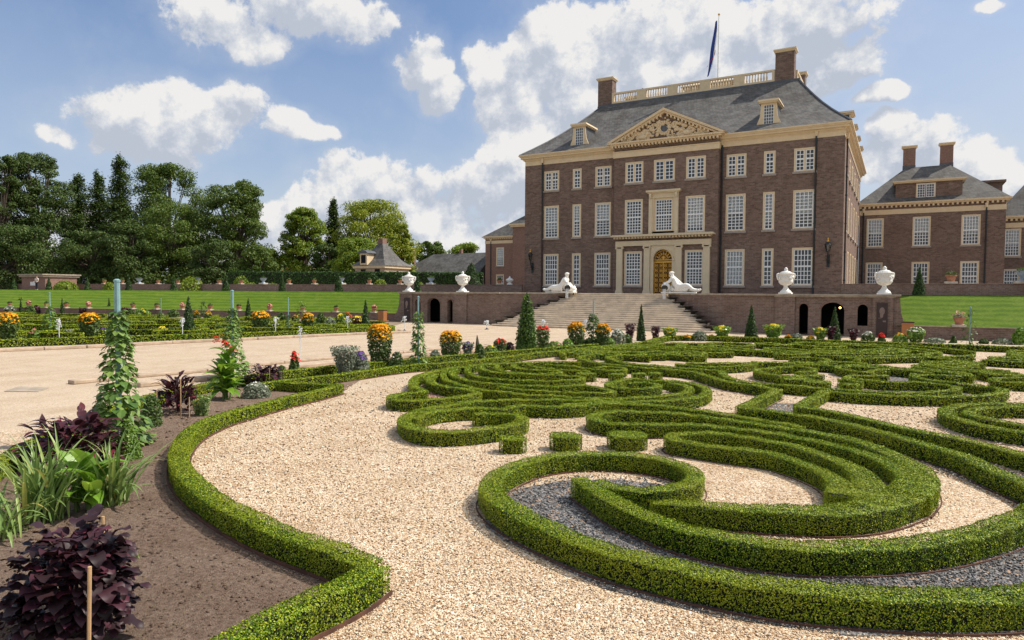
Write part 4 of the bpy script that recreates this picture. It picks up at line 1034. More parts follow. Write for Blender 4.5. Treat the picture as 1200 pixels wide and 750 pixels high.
def run_traced():
    edge_lim = 12
    for i_, (label, ribs, kw) in enumerate(TR):
        if 'arc' in label or 'left fan' in label: ribs = [[(a,b,c*.84) for a,b,c in r] for r in ribs]; TR[i_] = (label, ribs, kw)
        dmin = min(math.hypot(p[0]-CAM[0],p[1]-CAM[1]) for r in ribs for p in r)
        hedge(label, ribs, edging=dmin < 11, group=None)
    cushion(601,512,.36,'smallest clipped box cushion, leftmost of the three near the ring')
    cushion(663,509,.44,'middle clipped box cushion of the three near the ring')
    cushion(735,508,.56,'largest clipped box cushion, rightmost of the three near the ring')
    for px,py,wd,lb in ((687,437,.5,'low clipped box block behind the left fan, first of four in a row'),(722,438,.36,'low clipped box block behind the left fan, second of four in a row'),
                    (749,437,.36,'low clipped box block behind the left fan, third of four in a row'),(768,436.5,.34,'low clipped box block behind the left fan, last of four in a row'),
                    (933,442.6,.7,'long clipped box block before the slanting hedge, left of a pair'),(957,446.3,.6,'long clipped box block before the slanting hedge, right of a pair'),(996,449.5,.38,'small clipped box block beside the dark chippings')):
        cushion(px,py,wd,lb)
    # spiral medallion below the four blocks
    hedge('snail-shaped box hedge in front of the four clipped blocks', [wp([(660,474,.2),(700,470.5,.2),(740,470,.24),(780,468.5,.26),(815,465,.26),(828,459.5,.26),(826,454,.26),(812,449,.26),(790,446.3,.25),(765,445,.24),(740,443.5,.24),(722,446,.25),(713,450,.26),(722,453.5,.26),(750,454.7,.26),(768,453,.25),(771,450,.24),(757,447.8,.23),(735,448.5,.22)]),
          wp([(690,467,.2),(730,466,.22),(765,464,.24),(795,461,.25),(808,456.5,.25),(803,451.5,.25),(785,448,.24)])])
    # the parterre repeats the pattern on its far side
    ym = -41.6; n = 0
    lab = 'low clipped box hedge scroll among the far rows of the main parterre'
    for i, (label, ribs, kw) in enumerate(TR):
        rr_ = []
        for r in ribs:
            m = [(p[0], 2*ym-p[1], p[2]) for p in r]
            m = [p for p in m if -39.6 < p[1] < -26.2 and p[0] > 7.4]
            if len(m) > 2: rr_.append(m)
        if rr_: hedge(lab, rr_, group='far box hedge scrolls of the main parterre', cover=1.1); n += 1
    # mirrored to the east beyond the middle axis
    xm = 21.3
    for i, (label, ribs, kw) in enumerate(TR):
        rr_ = []; 
        for r in ribs:
            for yy in (0,1):
                m = [(2*xm-p[0], (2*ym-p[1] if yy else p[1]), p[2]) for p in r]
                m = [p for p in m if p[0] > xm+ (2.2 if p[1] > -44 else 3.2) and p[1] < -26.2 and p[1] > -50 and p[0] < 36]
                if len(m) > 2: rr_.append(m)
        if rr_: hedge(lab, rr_, group='far box hedge scrolls of the main parterre', cover=1.1)
    # filling spirals of the far rows
    rr = random.Random(5)
    for (cx,cy,r_) in ((11,-32,1.6),(15,-33.5,1.3),(19,-30.5,1.6),(23,-32,1.4),(14,-28.7,1.0),(21,-35.5,1.2),(17.5,-37.5,1.3),(26,-29,1.4),(27.5,-34,1.3),(12.2,-36.5,1.1)):
        a0 = rr.uniform(0,6); k = rr.choice((1,-1))
        hedge(lab, [[(cx+(r_*(1-.055*t))*math.cos(a0+k*t*.55), cy+(r_*(1-.055*t))*math.sin(a0+k*t*.55), .26) for t in range(15)]], group='far box hedge scrolls of the main parterre', cover=1.1)
run_traced()
# border hedges
hedge('curved box hedge border edging the soil bed, with a sharp corner at bottom left',
      [wp([(438,660),(418,653,.3),(394,643,.31),(335,623,.31),(277,597,.31),(238,573,.31),(215,550,.31),(209,533,.3),(215,514,.29),(231,499,.28),(262,485,.28),(294,476,.28),(330,466.5,.27),(370,457.5,.27),(398,450.5,.27)], .30),
       wp([(441,660,.3),(418,676,.3),(385,692,.31),(340,712,.31),(290,737,.32),(235,770,.32)], .31)], edging=True, edge_h=.042)
hedge('long straight box hedge border between the flower bed and the parterre gravel',
      [wp([(305,449),(350,443),(382,440),(423,434.5),(473,428),(540,423),(600,416.5),(633,412.5),(687,407.3),(740,402.3),(756,400.2)], .26), wp([(330,447,.24),(362,449,.24),(398,450,.24)])], edging=True)
bx = [G(757,400,.3), G(787,398.8,.3)]
hedge('far box hedge border along the back of the parterre, before the terrace', [[(*G(756,400.2,.3),.27),(8.6,-26.2,.27),(10.2,-25.3,.27),(12.5,-25,.27),(18,-25,.27),(25,-25,.27),(33,-25,.27)]], h=.3)
hedge('box hedge along the path side of the foreground flower bed', [wp([(-60,575,.26),(0,538,.26),(30,521),(60,507),(110,486),(170,464),(240,449.5),(330,435),(400,427.5),(500,418.5),(600,410.5),(700,402.5)], .26)])
hedge('box hedge border in front of the left garden, along the stone kerb', [wp([(-60,404,.3),(0,400.8,.3),(100,397.5,.3),(200,394.5,.3),(300,391.2,.3),(380,388.2,.3),(437,384.8,.3)], .26)], h=.36)
# left parterre: rows of scrolls, very flat from here
rr = random.Random(9); lab = 'low clipped box hedge scroll in the left garden'
EA = np.array(G(0,400.8,.3)); EB = np.array(G(437,384.8,.3)); LA = np.array(LW1); LB = np.array(LW0)
for row in range(6):
    for c in range(9):
        u = (c+.5+rr.uniform(-.25,.25))/9; v = (row+.75)/7.0
        if row == 0 and False: continue
        A = EA*(1-u)+EB*u; u2 = .05+.9*u; B = LA*(1-u2)+LB*u2; B = B+(A-B)/np.linalg.norm(A-B)*3.0
        p = A*(1-v)+B*v; r_ = rr.uniform(1.6,2.6); a0 = rr.uniform(0,6); k = rr.choice((1,-1)); 
        if rr.random() < .6: pts = [(p[0]+(r_*(1-.06*t))*math.cos(a0+k*t*.55), p[1]+(r_*(1-.06*t))*math.sin(a0+k*t*.55), .34) for t in range(14)]
        else: pts = [(p[0]+r_*1.3*math.cos(a0)*q/3+.6*math.sin(q*1.2)*math.sin(a0), p[1]+r_*1.3*math.sin(a0)*q/3+.6*math.sin(q*1.2)*math.cos(a0), .34) for q in range(-3,4)]
        hedge(lab, [pts], h=.38, group='box hedge scrolls of the left garden', cover=.9, sizemul=1.1)
# ground patches inside the parterre
def patch(name, pts, z, mat, zz=0):
    return sheet(name, [G(p[0],p[1],zz) for p in pts][::1], z, mat)
def ccwpoly(pl):
    ar = sum(pl[i][0]*pl[(i+1)%len(pl)][1]-pl[(i+1)%len(pl)][0]*pl[i][1] for i in range(len(pl))); return pl if ar > 0 else pl[::-1]
sheet('parterre_gravel', ccwpoly([(5.2,-57.5),(9,-57.9),(12.6,-58.8),(15.4,-59.3),(15.6,-60.2),(14,-62.5),(14,-75),(45,-75),(45,-25),(9.2,-25.6),(7.4,-31),(7.3,-45),(7.4,-51),(6.9,-54)]), .005, M['gravel'])
ap_ = [(590,600),(568,585),(572,562),(600,548),(660,538),(720,537),(770,541),(806,552),(812,562),(795,572),(860,600),(905,618),(1000,636),(1100,632),(1190,608),(1215,580),(1235,600),(1300,620),(1400,650),(1300,690),(1200,700),(1000,700),(840,680),(707,650),(650,625)]
sheet('dark_chippings', ccwpoly([G(x,y,.3) for x,y in ap_]), .011, M['gravel_dark'])
# pale gravel crescents inside the fan and the second ring
sheet('parterre_gravel', ccwpoly([G(x,y,.3) for x,y in [(785,511),(870,512),(960,532),(1010,560),(1090,560),(1100,580),(1040,625),(1140,622),(1205,600),(1215,575),(1150,545),(1060,518),(960,494),(1000,520),(1080,560),(1080,590),(1000,606),(860,600),(780,590),(765,585),(812,565),(820,552),(800,535)]] if 0 else [G(x,y,.3) for x,y in [(790,508),(900,520),(990,556),(990,575),(930,590),(830,588),(815,560),(812,545),(790,530)]]), .017, M['gravel'])
sheet('parterre_gravel', ccwpoly([G(x,y,.3) for x,y in [(930,496),(1000,510),(1085,528),(1140,545),(1195,570),(1205,585),(1180,604),(1120,618),(1030,628),(940,625),(985,615),(1080,600),(1102,575),(1095,555),(1060,535),(1000,518)]]), .017, M['gravel'])
sheet('dark_chippings', ccwpoly([G(x,y,.3) for x,y in [(868,478),(908,458),(966,459),(936,476),(1087,507),(1200,533),(1330,570),(1330,600),(1222,575),(1166,551),(1087,521),(973,491)]]), .011, M['gravel_dark'])
sheet('dark_chippings', ccwpoly([G(x,y,.3) for x,y in [(1040,428),(1075,430),(1110,437),(1120,447),(1160,453),(1165,460),(1120,458),(1100,448),(1040,446),(1040,436)]]), .011, M['gravel_dark'])
sheet('dark_chippings', ccwpoly([G(x,y,.3) for x,y in [(684,418),(712,414),(720,423),(700,424)]]), .011, M['gravel_dark'])
sheet('red_chippings', ccwpoly([G(x,y,.3) for x,y in [(490,441),(505,437),(505,445),(520,453),(550,458),(553,462),(500,466),(498,458),(486,452)]]), .011, M['gravel_red'])
# soil beds
bed = [(-60,575),(0,538),(60,507),(170,464),(240,449.5),(330,435),(400,427.5),(500,418.5),(600,410.5),(700,402.5)]
inner = [(760,399.5),(687,407.3),(600,416.5),(540,423),(473,428),(423,434.5),(398,450),(330,466.5),(294,476),(262,485),(231,499),(215,514),(209,533),(215,550),(238,573),(277,597),(335,623),(394,643),(435,660),(385,692),(340,712),(235,770),(120,850),(-200,850)]
pl = ccwpoly([G(x,y,.26) for x,y in bed]+[G(720,398.5,.26)]+[G(x,y,.26) for x,y in inner])
me = sheet('soil_bed', pl, .012, M['soil'])
sheet('soil_bed', ccwpoly([(7.4,-30),(7.0,-25.5),(9.4,-22.6),(12,-22),(40,-22),(40,-24.9),(12.5,-24.9),(9.6,-25.6),(8.2,-27)]), .009, M['soil'])

# loose stones and clods on the ground near the camera
def solids(name, C3, S3, mat, rng, kind='stuff', label=None):
    n = len(C3); base = np.array([(1,0,0),(0,1,0),(-1,0,0),(0,-1,0),(0,0,1),(0,0,-1)], float)
    a = rng.uniform(0,2*PI,n); ca,sa = np.cos(a),np.sin(a); V = base[None]*rng.uniform(.6,1.25,(n,6,1))*S3[:,None,:]
    V[:,:4,2] += rng.normal(0,.12,(n,4))*S3[:,2:3]
    X = V[...,0]*ca[:,None]-V[...,1]*sa[:,None]; Y = V[...,0]*sa[:,None]+V[...,1]*ca[:,None]; V = np.stack([X,Y,V[...,2]],-1)+C3[:,None,:]
    tri = np.array([(0,1,4),(1,2,4),(2,3,4),(3,0,4),(1,0,5),(2,1,5),(3,2,5),(0,3,5)])
    F_ = (tri[None]+6*np.arange(n)[:,None,None]).reshape(-1)
    me = bpy.data.meshes.new(name); me.vertices.add(n*6); me.vertices.foreach_set('co', V.astype(np.float32).ravel()); me.loops.add(len(F_)); me.loops.foreach_set('vertex_index', F_.astype(np.int32))
    m = len(F_)//3; me.polygons.add(m); me.polygons.foreach_set('loop_start', np.arange(0,3*m,3,dtype=np.int32)); me.polygons.foreach_set('loop_total', np.full(m,3,np.int32)); me.update(calc_edges=True); me.materials.append(mat)
    o = bpy.data.objects.new(name, me); COL.objects.link(o); return tag(o, label, None, None, kind)
def inpoly(P, poly):
    c = np.zeros(len(P), bool); n = len(poly)
    for i in range(n):
        x1,y1 = poly[i][:2]; x2,y2 = poly[(i+1)%n][:2]
        if y1 == y2: continue
        k = ((y1 > P[:,1]) != (y2 > P[:,1])) & (P[:,0] < (x2-x1)*(P[:,1]-y1)/(y2-y1)+x1); c ^= k
    return c
def stonemat(name, stops, rough=.7):
    m, nt, bs = newmat(name); g = nd(nt,'ShaderNodeNewGeometry'); nt.links.new(ramp(nt, g.outputs['Random Per Island'], stops, 'CONSTANT'), bs.inputs['Base Color']); bs.inputs['Roughness'].default_value = rough; bs.inputs['Specular IOR Level'].default_value = .3; return m
def scatter(n, seed, ymin):
    rg = np.random.default_rng(seed); px = rg.uniform(-60,1260,n); py = ymin+(830-ymin)*rg.random(n)
    P = np.array([G(a,b) for a,b in zip(px,py)]); return P, rg
POLY_G = [G(x,y,.0) for x,y in [(435,690),(410,665),(330,640),(240,585),(205,545),(215,520),(260,490),(340,466),(440,445),(640,428),(1300,428),(1500,900),(200,900),(360,750)]]
POLY_D = [G(x,y,.25) for x,y in ap_]
P, rg = scatter(95000, 3, 440); dd = np.hypot(P[:,0]-CAM[0],P[:,1]-CAM[1]); ing = inpoly(P, POLY_G); ind = inpoly(P, POLY_D)
inw = inpoly(P, [G(x,y,.25) for x,y in [(790,508),(900,520),(990,556),(990,575),(930,590),(830,588),(815,560),(812,545),(790,530)]]) | inpoly(P, [G(x,y,.25) for x,y in [(930,496),(1000,510),(1085,528),(1140,545),(1195,570),(1205,585),(1180,604),(1120,618),(1030,628),(940,625),(985,615),(1080,600),(1102,575),(1095,555),(1060,535),(1000,518)]])
def mkst(sel, z, nm, mat, lb, k=1.0):
    q = P[sel]; s_ = np.clip(.00125*dd[sel],.0065,.02)*rg.uniform(.6,1.7,sel.sum())*k
    C3 = np.concatenate([q, (z+s_*.35)[:,None]],1); S3 = np.stack([s_*rg.uniform(.8,1.3,len(s_)), s_*rg.uniform(.6,1,len(s_)), s_*rg.uniform(.4,.75,len(s_))],1)
    solids(nm, C3, S3, mat, rg)
mkst(ing & (~ind | inw), .006, 'loose_gravel', stonemat('gravel stones', GST), '')
mkst(ing & ind & ~inw, .012, 'loose_slate_chips', stonemat('slate chips', GSD), '', 1.15)
POLY_S = [G(x,y,.2) for x,y in [(-60,575),(60,507),(170,464),(300,452),(300,480),(231,499),(209,533),(215,550),(238,573),(335,623),(394,643),(425,660),(385,692),(290,740),(120,900),(-200,900)]]
P, rg = scatter(18000, 8, 455); dd = np.hypot(P[:,0]-CAM[0],P[:,1]-CAM[1]); ins = inpoly(P, POLY_S) & (P[:,0] < 15.3)
q = P[ins]; s_ = np.clip(.0013*dd[ins],.007,.02)*rg.random(ins.sum())**2.2*2.6+.004
solids('soil_clods', np.concatenate([q,(.012+s_*.2)[:,None]],1), np.stack([s_,s_*.85,s_*.6],1), M['soil'], rg)

P, rg = scatter(2600, 21, 450); sel = inpoly(P, POLY_G) | inpoly(P, POLY_S); q = P[sel]; d_ = np.hypot(q[:,0]-CAM[0],q[:,1]-CAM[1])
keep = rg.random(len(q)) < .25+.75*(np.sin(q[:,0]*1.7)*np.sin(q[:,1]*1.3+1) > .2); q = q[keep]; d_ = d_[keep]
lt = quads('fallen_leaves', leafquads(np.concatenate([q, np.full((len(q),1),.030)],1), np.tile([0,0,1.],(len(q),1)), np.clip(.0026*d_,.014,.04), rg, .3, .5), leafmat('dry and green clippings', [(0,(.16,.09,.03)),(.5,(.22,.16,.05)),(1,(.12,.2,.03))], .1, .7, .2))
tag(lt, kind='stuff')
# ================================================================ TOPIARY, POTS, URNS, STATUES
def ground_at(px, A, B): return hit(px, A, B)
def cone(label, x, y, z0, r, h, mat, name='topiary_cone', group=None, fuzz=1.0, cover=1.5, power=1.0, loose=0):
    t = thing(name, label, 'topiary', (x,y,z0), group)
    d = depth(x,y); s = max(.03, .0026*d); L = math.hypot(r,h); area = PI*r*L
    n = int(min(14000, area*cover/(.38*s*s))); rng = np.random.default_rng(int(abs(x*91+y*37))+3)
    v = 1-np.sqrt(1-rng.random(n)*.995); a = rng.uniform(0,2*PI,n)
    prof = np.minimum((1-v)**power*1.0, 1)*r*np.where(v<.08,.85+v*1.9,1)
    rad = prof*(1+.05*np.sin(a*3+v*9))+rng.normal(0,.012+loose*r,n)
    P = np.stack([x+rad*np.cos(a), y+rad*np.sin(a), z0+.02+v*h],1)
    N = np.stack([np.cos(a), np.sin(a), np.full(n,r/h+.2)],1)
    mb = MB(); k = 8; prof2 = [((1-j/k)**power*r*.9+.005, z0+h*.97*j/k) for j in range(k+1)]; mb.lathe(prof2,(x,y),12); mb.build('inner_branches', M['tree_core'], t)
    quads('foliage', leafquads(P,N,s*fuzz*np.ones(n),rng,.6,.5), mat, t)
    return t
def pxcone(label, px, ptop, pbot, pw, A, B, z0, mat=None, **kw):
    x, y = hit(px, A, B); h = zat(x,y,ptop)-z0; return cone(label, x, y, z0, mpx(x,y,pw)/2, h, mat or M['yew'], **kw)
UA = (BT0[0], BT0[1]+.9); UB = (BT1[0], BT1[1]+.9)
ords = ['first','second','third','fourth','fifth','sixth','seventh','eighth','ninth','tenth','eleventh','twelfth','thirteenth','fourteenth']
for i,(px,tp,w_) in enumerate(((17,325,7),(58,324,7.5),(103,323,7.5),(151.5,322,8),(204,321,8),(265,321,9.5),(331,320,9),(397,319,10.5),(489,318,9))):
    pxcone(f'clipped yew cone on top of the left grass bank, {ords[i]} from the left', px, tp, 341, w_, UA, UB, 2.62, group='yew cones along the top of the left bank')
pxcone('clipped yew cone on top of the right grass bank, by the upper wall', 1076, 311, 346, 15, (20,-11),(60,-11), 2.62)
# tall cones of the lower gardens
for px,tp,bt,w_,lb in ((24.5,350,368,5,'slim dark cone shrub at the far left of the left garden'),(73,348,369,5,'slim yew cone in the left garden, left of the orange flowers'),(128,348,369,6,'slim yew cone in the left garden beside the tall blue post'),
                       (291,348,374,8.5,'yew cone at the back of the left garden above an orange flower clump'),(411,350,373,7.5,'yew cone left of a close pair near the terrace arcade'),(417,350,371,4,'thin yew cone just behind another near the terrace arcade')):
    A = G(px, bt); cone(lb, A[0], A[1], 0, mpx(*A,w_)/2, zat(A[0],A[1],tp), M['yew'])
for px,tp,bt,w_,lb,mt in ((221,345,392,17,'large clipped cone at the front of the left garden',M['yew']),(428.5,350,385,12,'clipped yew cone at the right corner of the left garden',M['yew']),
                       (751,354.5,399.5,11.5,'narrow clipped yew cone in front of the stairs',M['yew']),(880,355,399.5,17,'clipped yew cone before the brick wall right of the stairs',M['yew']),(977.5,357,399.5,15,'clipped yew cone before the wide terrace arch',M['yew'])):
    A = G(px, bt); cone(lb, A[0], A[1], 0, mpx(*A,w_)/2, zat(A[0],A[1],tp), mt)
A = G(617,413); cone('tall bright green conical conifer in the flower bed before the stairs', A[0], A[1], 0, mpx(*A,24)/2, zat(A[0],A[1],340), M['thuja'], name='conical_conifer', fuzz=1.5, power=.62, loose=.07, cover=1.9)

def pot(label, x, y, z0, s, plant=None, mat=None, name='flower_pot', group=None, blue=False):
    t = thing(name, label, 'pot', (x,y,z0), group)
    MB().box(x-.36*s,x+.36*s,y-.3*s,y+.3*s,z0,z0+.14*s).build('pedestal', M['concrete'], t)
    z = z0+.14*s
    if blue: prof = [(.22,z),(.2,z+.04),(.1,z+.12),(.12,z+.17),(.26,z+.3),(.33,z+.46),(.38,z+.5),(.3,z+.48)]
    else: prof = [(.2,z),(.27,z+.30),(.30,z+.33),(.33,z+.35),(.33,z+.43),(.27,z+.43),(.25,z+.36)]
    prof = [(a*s,z+(b-z)*s) for a,b in prof]; MB().lathe(prof,(x,y),14).build('pot_body', mat or (M['bluepot'] if blue else M['terracotta']), t, smooth=False)
    zt = z+.42*s; rng = np.random.default_rng(int(abs(x*17+y*7))+1)
    if plant:
        lm, rad, hgt, flo = plant; sz = max(.07,.0026*depth(x,y)); n = 160
        d = unit(rng.normal(0,1,(n,3))); d[:,2] = np.abs(d[:,2]); P = np.array([x,y,zt])+d*np.array([rad,rad,hgt])*rng.uniform(.5,1,n)[:,None]*s
        quads('foliage', leafquads(P,d,sz*np.ones(n),rng,.5,.55), M[lm], t)
        if flo:
            m = 34; d = unit(rng.normal(0,1,(m,3))); d[:,2] = np.abs(d[:,2])+.2; P = np.array([x,y,zt])+d*np.array([rad,rad,hgt])*1.02*s
            quads('blossom', leafquads(P,d,sz*.9*np.ones(m),rng,.4,.9), M[flo], t)
    return t
UWA = (UW0[0],UW0[1]+.15); UWB = (UW1[0],UW1[1]+.15)
k = 0
for px in (32,84,123,144,186,209,257,283,339,368.5,433,469,545,585):
    x,y = hit(px,UWA,UWB); pot(f'terracotta pot with a green plant on the left upper wall, {ords[k]} from the left', x,y,3.5, .82, ('bedgreen',.32,.34,None), group='terracotta pots on the left upper wall'); k += 1
for i,px in enumerate((164,232,309,400,505)):
    x,y = hit(px,UWA,UWB); pot(f'blue grey urn planter on the left upper wall, {ords[i]} from the left', x,y,3.5,1.2,('bedgreen',.25,.25,None), blue=True, name='urn_planter', group='blue urn planters on the left upper wall')
x,y = hit(1113,(15,0),(60,0)); pot('terracotta pot with a round green plant on the right upper wall', x,y,3.56,1.2,('bedgreen',.4,.28,None))
x,y = hit(1197,(15,0),(60,0)); pot('blue grey urn planter on the right upper wall at the photo edge', x,y,3.56,1.5,('bedgreen',.35,.25,None), blue=True, name='urn_planter')
t = thing('stone_vase','white lidded vase on the upper wall left of the palace corner','vase',(*hit(597,UWA,UWB),3.5)); x,y = hit(597,UWA,UWB)
MB().lathe([(.3,3.5),(.3,3.6),(.15,3.68),(.38,3.9),(.42,4.0),(.3,4.1),(.12,4.2),(.1,4.28),(.03,4.4)],(x,y),12).build('vase_body', M['marble'], t)
# pots on lower walls
k = 0
for px in (12,34,55,78,104,156,184,214,246.5,280,316,350,355,394,438.5):
    if px in (350,): continue
    x,y = hit(px,(LW0[0],LW0[1]+.15),(LW1[0],LW1[1]+.15))
    fl = ('pink_fl' if k % 3 == 1 else None); pot(f'terracotta pot on the wall at the foot of the left bank, {ords[k] if k<14 else "last"} from the left', x,y,.68,.8,('bedgreen',.3,.3,fl), group='pots on the foot wall of the left bank'); k += 1
x,y = hit(1124,(19.6,-15.65),(70,-15.65)); pot('terracotta pot of pink and white flowers on the foot wall of the right bank', x,y,.78,.95,('grey_leaf',.36,.36,'pink_fl'))

# big white urns on the terrace
UR_ = []
def big_urn(x, y, z0, label, k=.84):
    t = thing('white_urn', label, 'urn', (x,y,z0), 'white urns on the terrace wall')
    MB().box(x-.46,x+.46,y-.46,y+.46,z0,z0+.1).lathe([(.44,z0+.1),(.40,z0+.2),(.25,z0+.32),(.17,z0+.45),(.13,z0+.62),(.2,z0+.66)],(x,y),20).build('foot', M['marble'], t, smooth=False)
    b = MB(); b.lathe([(.14,z0+.60),(.24,z0+.63),(.40,z0+.70),(.50,z0+.82),(.53,z0+.92),(.50,z0+.98),(.52,z0+1.3),(.56,z0+1.40),(.60,z0+1.46),(.60,z0+1.5),(.44,z0+1.54)],(x,y),24)
    for k in range(10):
        a = 2*PI*k/10; b.tube([(x+.53*math.cos(a+q*.12),y+.53*math.sin(a+q*.12),z0+1.32-.14*math.sin(PI*q/5)) for q in range(6)], .045, 6)
    for k in range(4): a = PI/4+PI/2*k; b.ball((x+.52*math.cos(a),y+.52*math.sin(a),z0+1.12),.09,.09,.14,8,6)
    b.build('bowl', M['marble'], t, smooth=True)
    for s_ in (1,-1):
        ux,uy = RT[0]*s_,RT[1]*s_; MB().tube([(x+ux*.48,y+uy*.48,z0+1.0),(x+ux*.60,y+uy*.60,z0+1.08),(x+ux*.66,y+uy*.66,z0+1.28),(x+ux*.66,y+uy*.66,z0+1.44),(x+ux*.55,y+uy*.55,z0+1.46)],.075,7).build('handle', M['marble'], t, smooth=True)
    UR_.append(t); MB().lathe([(.44,z0+1.53),(.34,z0+1.62),(.16,z0+1.68),(.10,z0+1.73),(.15,z0+1.80),(.08,z0+1.9),(.02,z0+1.95)],(x,y),16).build('lid', M['marble'], t, smooth=True)
zc_ = HZ+.12
big_urn(-18.45,-15.2,zc_,'large white lidded urn at the outer end of the left terrace wall')
big_urn(-12.75,-15.2,zc_,'large white lidded urn on the left terrace wall nearer the stairs')
big_urn(12.75,-15.2,zc_,'large white lidded urn on the right terrace wall nearer the stairs')
big_urn(18.45,-15.2,zc_,'large white lidded urn at the outer end of the right terrace wall')

for t in UR_: t.scale = (.86,.86,.9)
# skin-modifier figures
def skin_mesh(name, joints, edges, mat, parent, sub=2, root=0, smooth=True):
    me = bpy.data.meshes.new(name); b = base_of(parent)
    me.from_pydata([tuple(j[q]-b[q] for q in range(3)) for j in joints], edges, []); me.materials.append(mat)
    o = bpy.data.objects.new(name, me); COL.objects.link(o); o.parent = parent
    md = o.modifiers.new('skin','SKIN'); md.use_smooth_shade = True
    sv = me.skin_vertices[0].data if me.skin_vertices else None
    if sv is None:
        bpy.context.view_layer.objects.active = o; me.attributes
    for i, j in enumerate(joints):
        r = j[3]; r = r if hasattr(r,'__len__') else (r,r); me.skin_vertices[0].data[i].radius = r
        me.skin_vertices[0].data[i].use_root = (i == root)
    s = o.modifiers.new('sub','SUBSURF'); s.levels = sub; s.render_levels = sub
    return o
def reclining(cx, cy, z0, sg, male, label):
    """a reclining river god: head towards the stairs (side -sg), legs stretched outwards (side sg)"""
    t = thing('reclining_statue', label, 'statue', (cx,cy,z0), 'reclining white statues beside the stairs')
    X = lambda u: cx+sg*u
    MB().box(min(X(-1.15),X(1.35)),max(X(-1.15),X(1.35)),cy-.42,cy+.42,z0,z0+.1).build('plinth', M['marble'], t, bevel=.03)
    z = z0+.12
    J = [ (X(.05),cy,z+.30,(.30,.25)), (X(-.16),cy,z+.58,(.24,.22)), (X(-.30),cy,z+.92,(.30,.21)), (X(-.35),cy,z+1.06,(.17,.15)), (X(-.39),cy-.02,z+1.15,(.11,.10)),
          (X(-.44),cy-.05,z+1.29,(.135,.15)), (X(-.45),cy-.06,z+1.41,(.115,.125)),
          (X(-.32),cy-.30,z+1.0,(.12,.11)), (X(-.55),cy-.42,z+.72,(.095,.09)), (X(-.80),cy-.40,z+.62,(.075,.07)), (X(-.95),cy-.36,z+.66,(.07,.05)),
          (X(-.30),cy+.28,z+1.0,(.12,.11)), (X(-.02),cy+.34,z+.78,(.095,.09)), (X(.22),cy+.2,z+.62,(.075,.07)), (X(.34),cy+.12,z+.60,(.07,.05)),
          (X(.22),cy-.2,z+.28,(.22,.2)), (X(.78),cy-.22,z+(.50 if male else .32),(.17,.16)), (X(1.20),cy-.2,z+.14,(.12,.11)), (X(1.52),cy-.22,z+.10,(.085,.08)), (X(1.66),cy-.22,z+.2,(.06,.07)),
          (X(.24),cy+.18,z+.26,(.21,.19)), (X(.72),cy+.2,z+.26,(.17,.16)), (X(1.22),cy+.14,z+.13,(.12,.11)), (X(1.6),cy+.12,z+.12,(.085,.08)), (X(1.74),cy+.12,z+.22,(.06,.07)) ]
    E_ = [(0,1),(1,2),(2,3),(3,4),(4,5),(5,6),(2,7),(7,8),(8,9),(9,10),(2,11),(11,12),(12,13),(13,14),(0,15),(15,16),(16,17),(17,18),(18,19),(0,20),(20,21),(21,22),(22,23),(23,24)]
    J = [(a,b_,c,(r[0]*1.32,r[1]*1.3) if i_ not in (5,6,10,14) else (r[0]*1.05,r[1]*1.05)) for i_,(a,b_,c,r) in enumerate(J)]
    body = skin_mesh('body', J, E_, M['marble'], t)
    hd = MB(); hx = X(-.445); hz = z+1.34
    for k in range(14): a = 2*PI*k/14; hd.ball((hx+.13*math.cos(a),cy-.05+.14*math.sin(a),hz+.07+.03*math.sin(k*2.1)),.065,.065,.07,6,5)
    hd.ball((hx,cy-.03,hz+.12),.13,.13,.08)
    if male:
        for k in range(7): hd.ball((hx-sg*.05+sg*.02*k-sg*.04,cy-.19,hz-.13-.02*(k%2)),.045,.05,.09,6,5)
    hd.build('hair', M['marble'], t, smooth=True)
    fc = MB(); fc.ball((hx-.0,cy-.205,hz-.01),.022,.04,.045,6,5); fc.ball((hx-.05,cy-.185,hz+.025),.02,.015,.014,6,4); fc.ball((hx+.05,cy-.185,hz+.025),.02,.015,.014,6,4); fc.ball((hx,cy-.19,hz-.065),.035,.018,.012,6,4)
    fc.build('face', M['marble'], t, smooth=True)
    dr = MB()      # drapery over the hips
    for k in range(9): dr.tube([(X(-.1+.10*k),cy-.36+.03*(k%2),z+.02),(X(.0+.11*k),cy-.28,z+.42-.014*k),(X(.1+.10*k),cy,z+.56-.022*k),(X(.12+.1*k),cy+.3,z+.2)], .085, 7)
    dr.build('drapery', M['marble'], t, smooth=True)
    ur = MB(); ux = X(-.78); 
    ur.v = []; ub = MB().lathe([(.10,-.30),(.26,-.2),(.34,.02),(.30,.22),(.18,.30),(.22,.36),(.16,.33)],(0,0),16)
    ub.v = [(ux+v[0], cy-.32-v[2]*.95+v[1]*.0, z+.34+v[1]) for v in ub.v]; ub.build('water_jar', M['marble'], t, smooth=True)
    MB().yprism([(ux+.26*math.cos(2*PI*k/14), z+.28+.2*math.sin(2*PI*k/14)) for k in range(14)], cy-.665, cy-.66).build('jar_mouth', M['darkstone'], t)
    rk = MB(); r_ = random.Random(4+sg)
    for k in range(16): rk.ball((X(r_.uniform(-1.0,-.2)),cy+r_.uniform(-.1,.35),z+r_.uniform(.0,.3)),r_.uniform(.12,.24),.2,r_.uniform(.1,.2),6,5)
    rk.build('rock', M['marble'], t)
    wt = MB()
    for k in range(5): wt.tube([(ux-.1+.05*k,cy-.68,z+.2),(ux-.1+.05*k,cy-.76,z+.05),(ux-.1+.05*k,cy-.78,z-.55)], .018, 4)
    wt.build('water_stream', M['water'], t)
reclining(4.85,-12.75,zc_+.0,1,True,'white statue of a reclining bearded man with a water jar, right of the stairs')
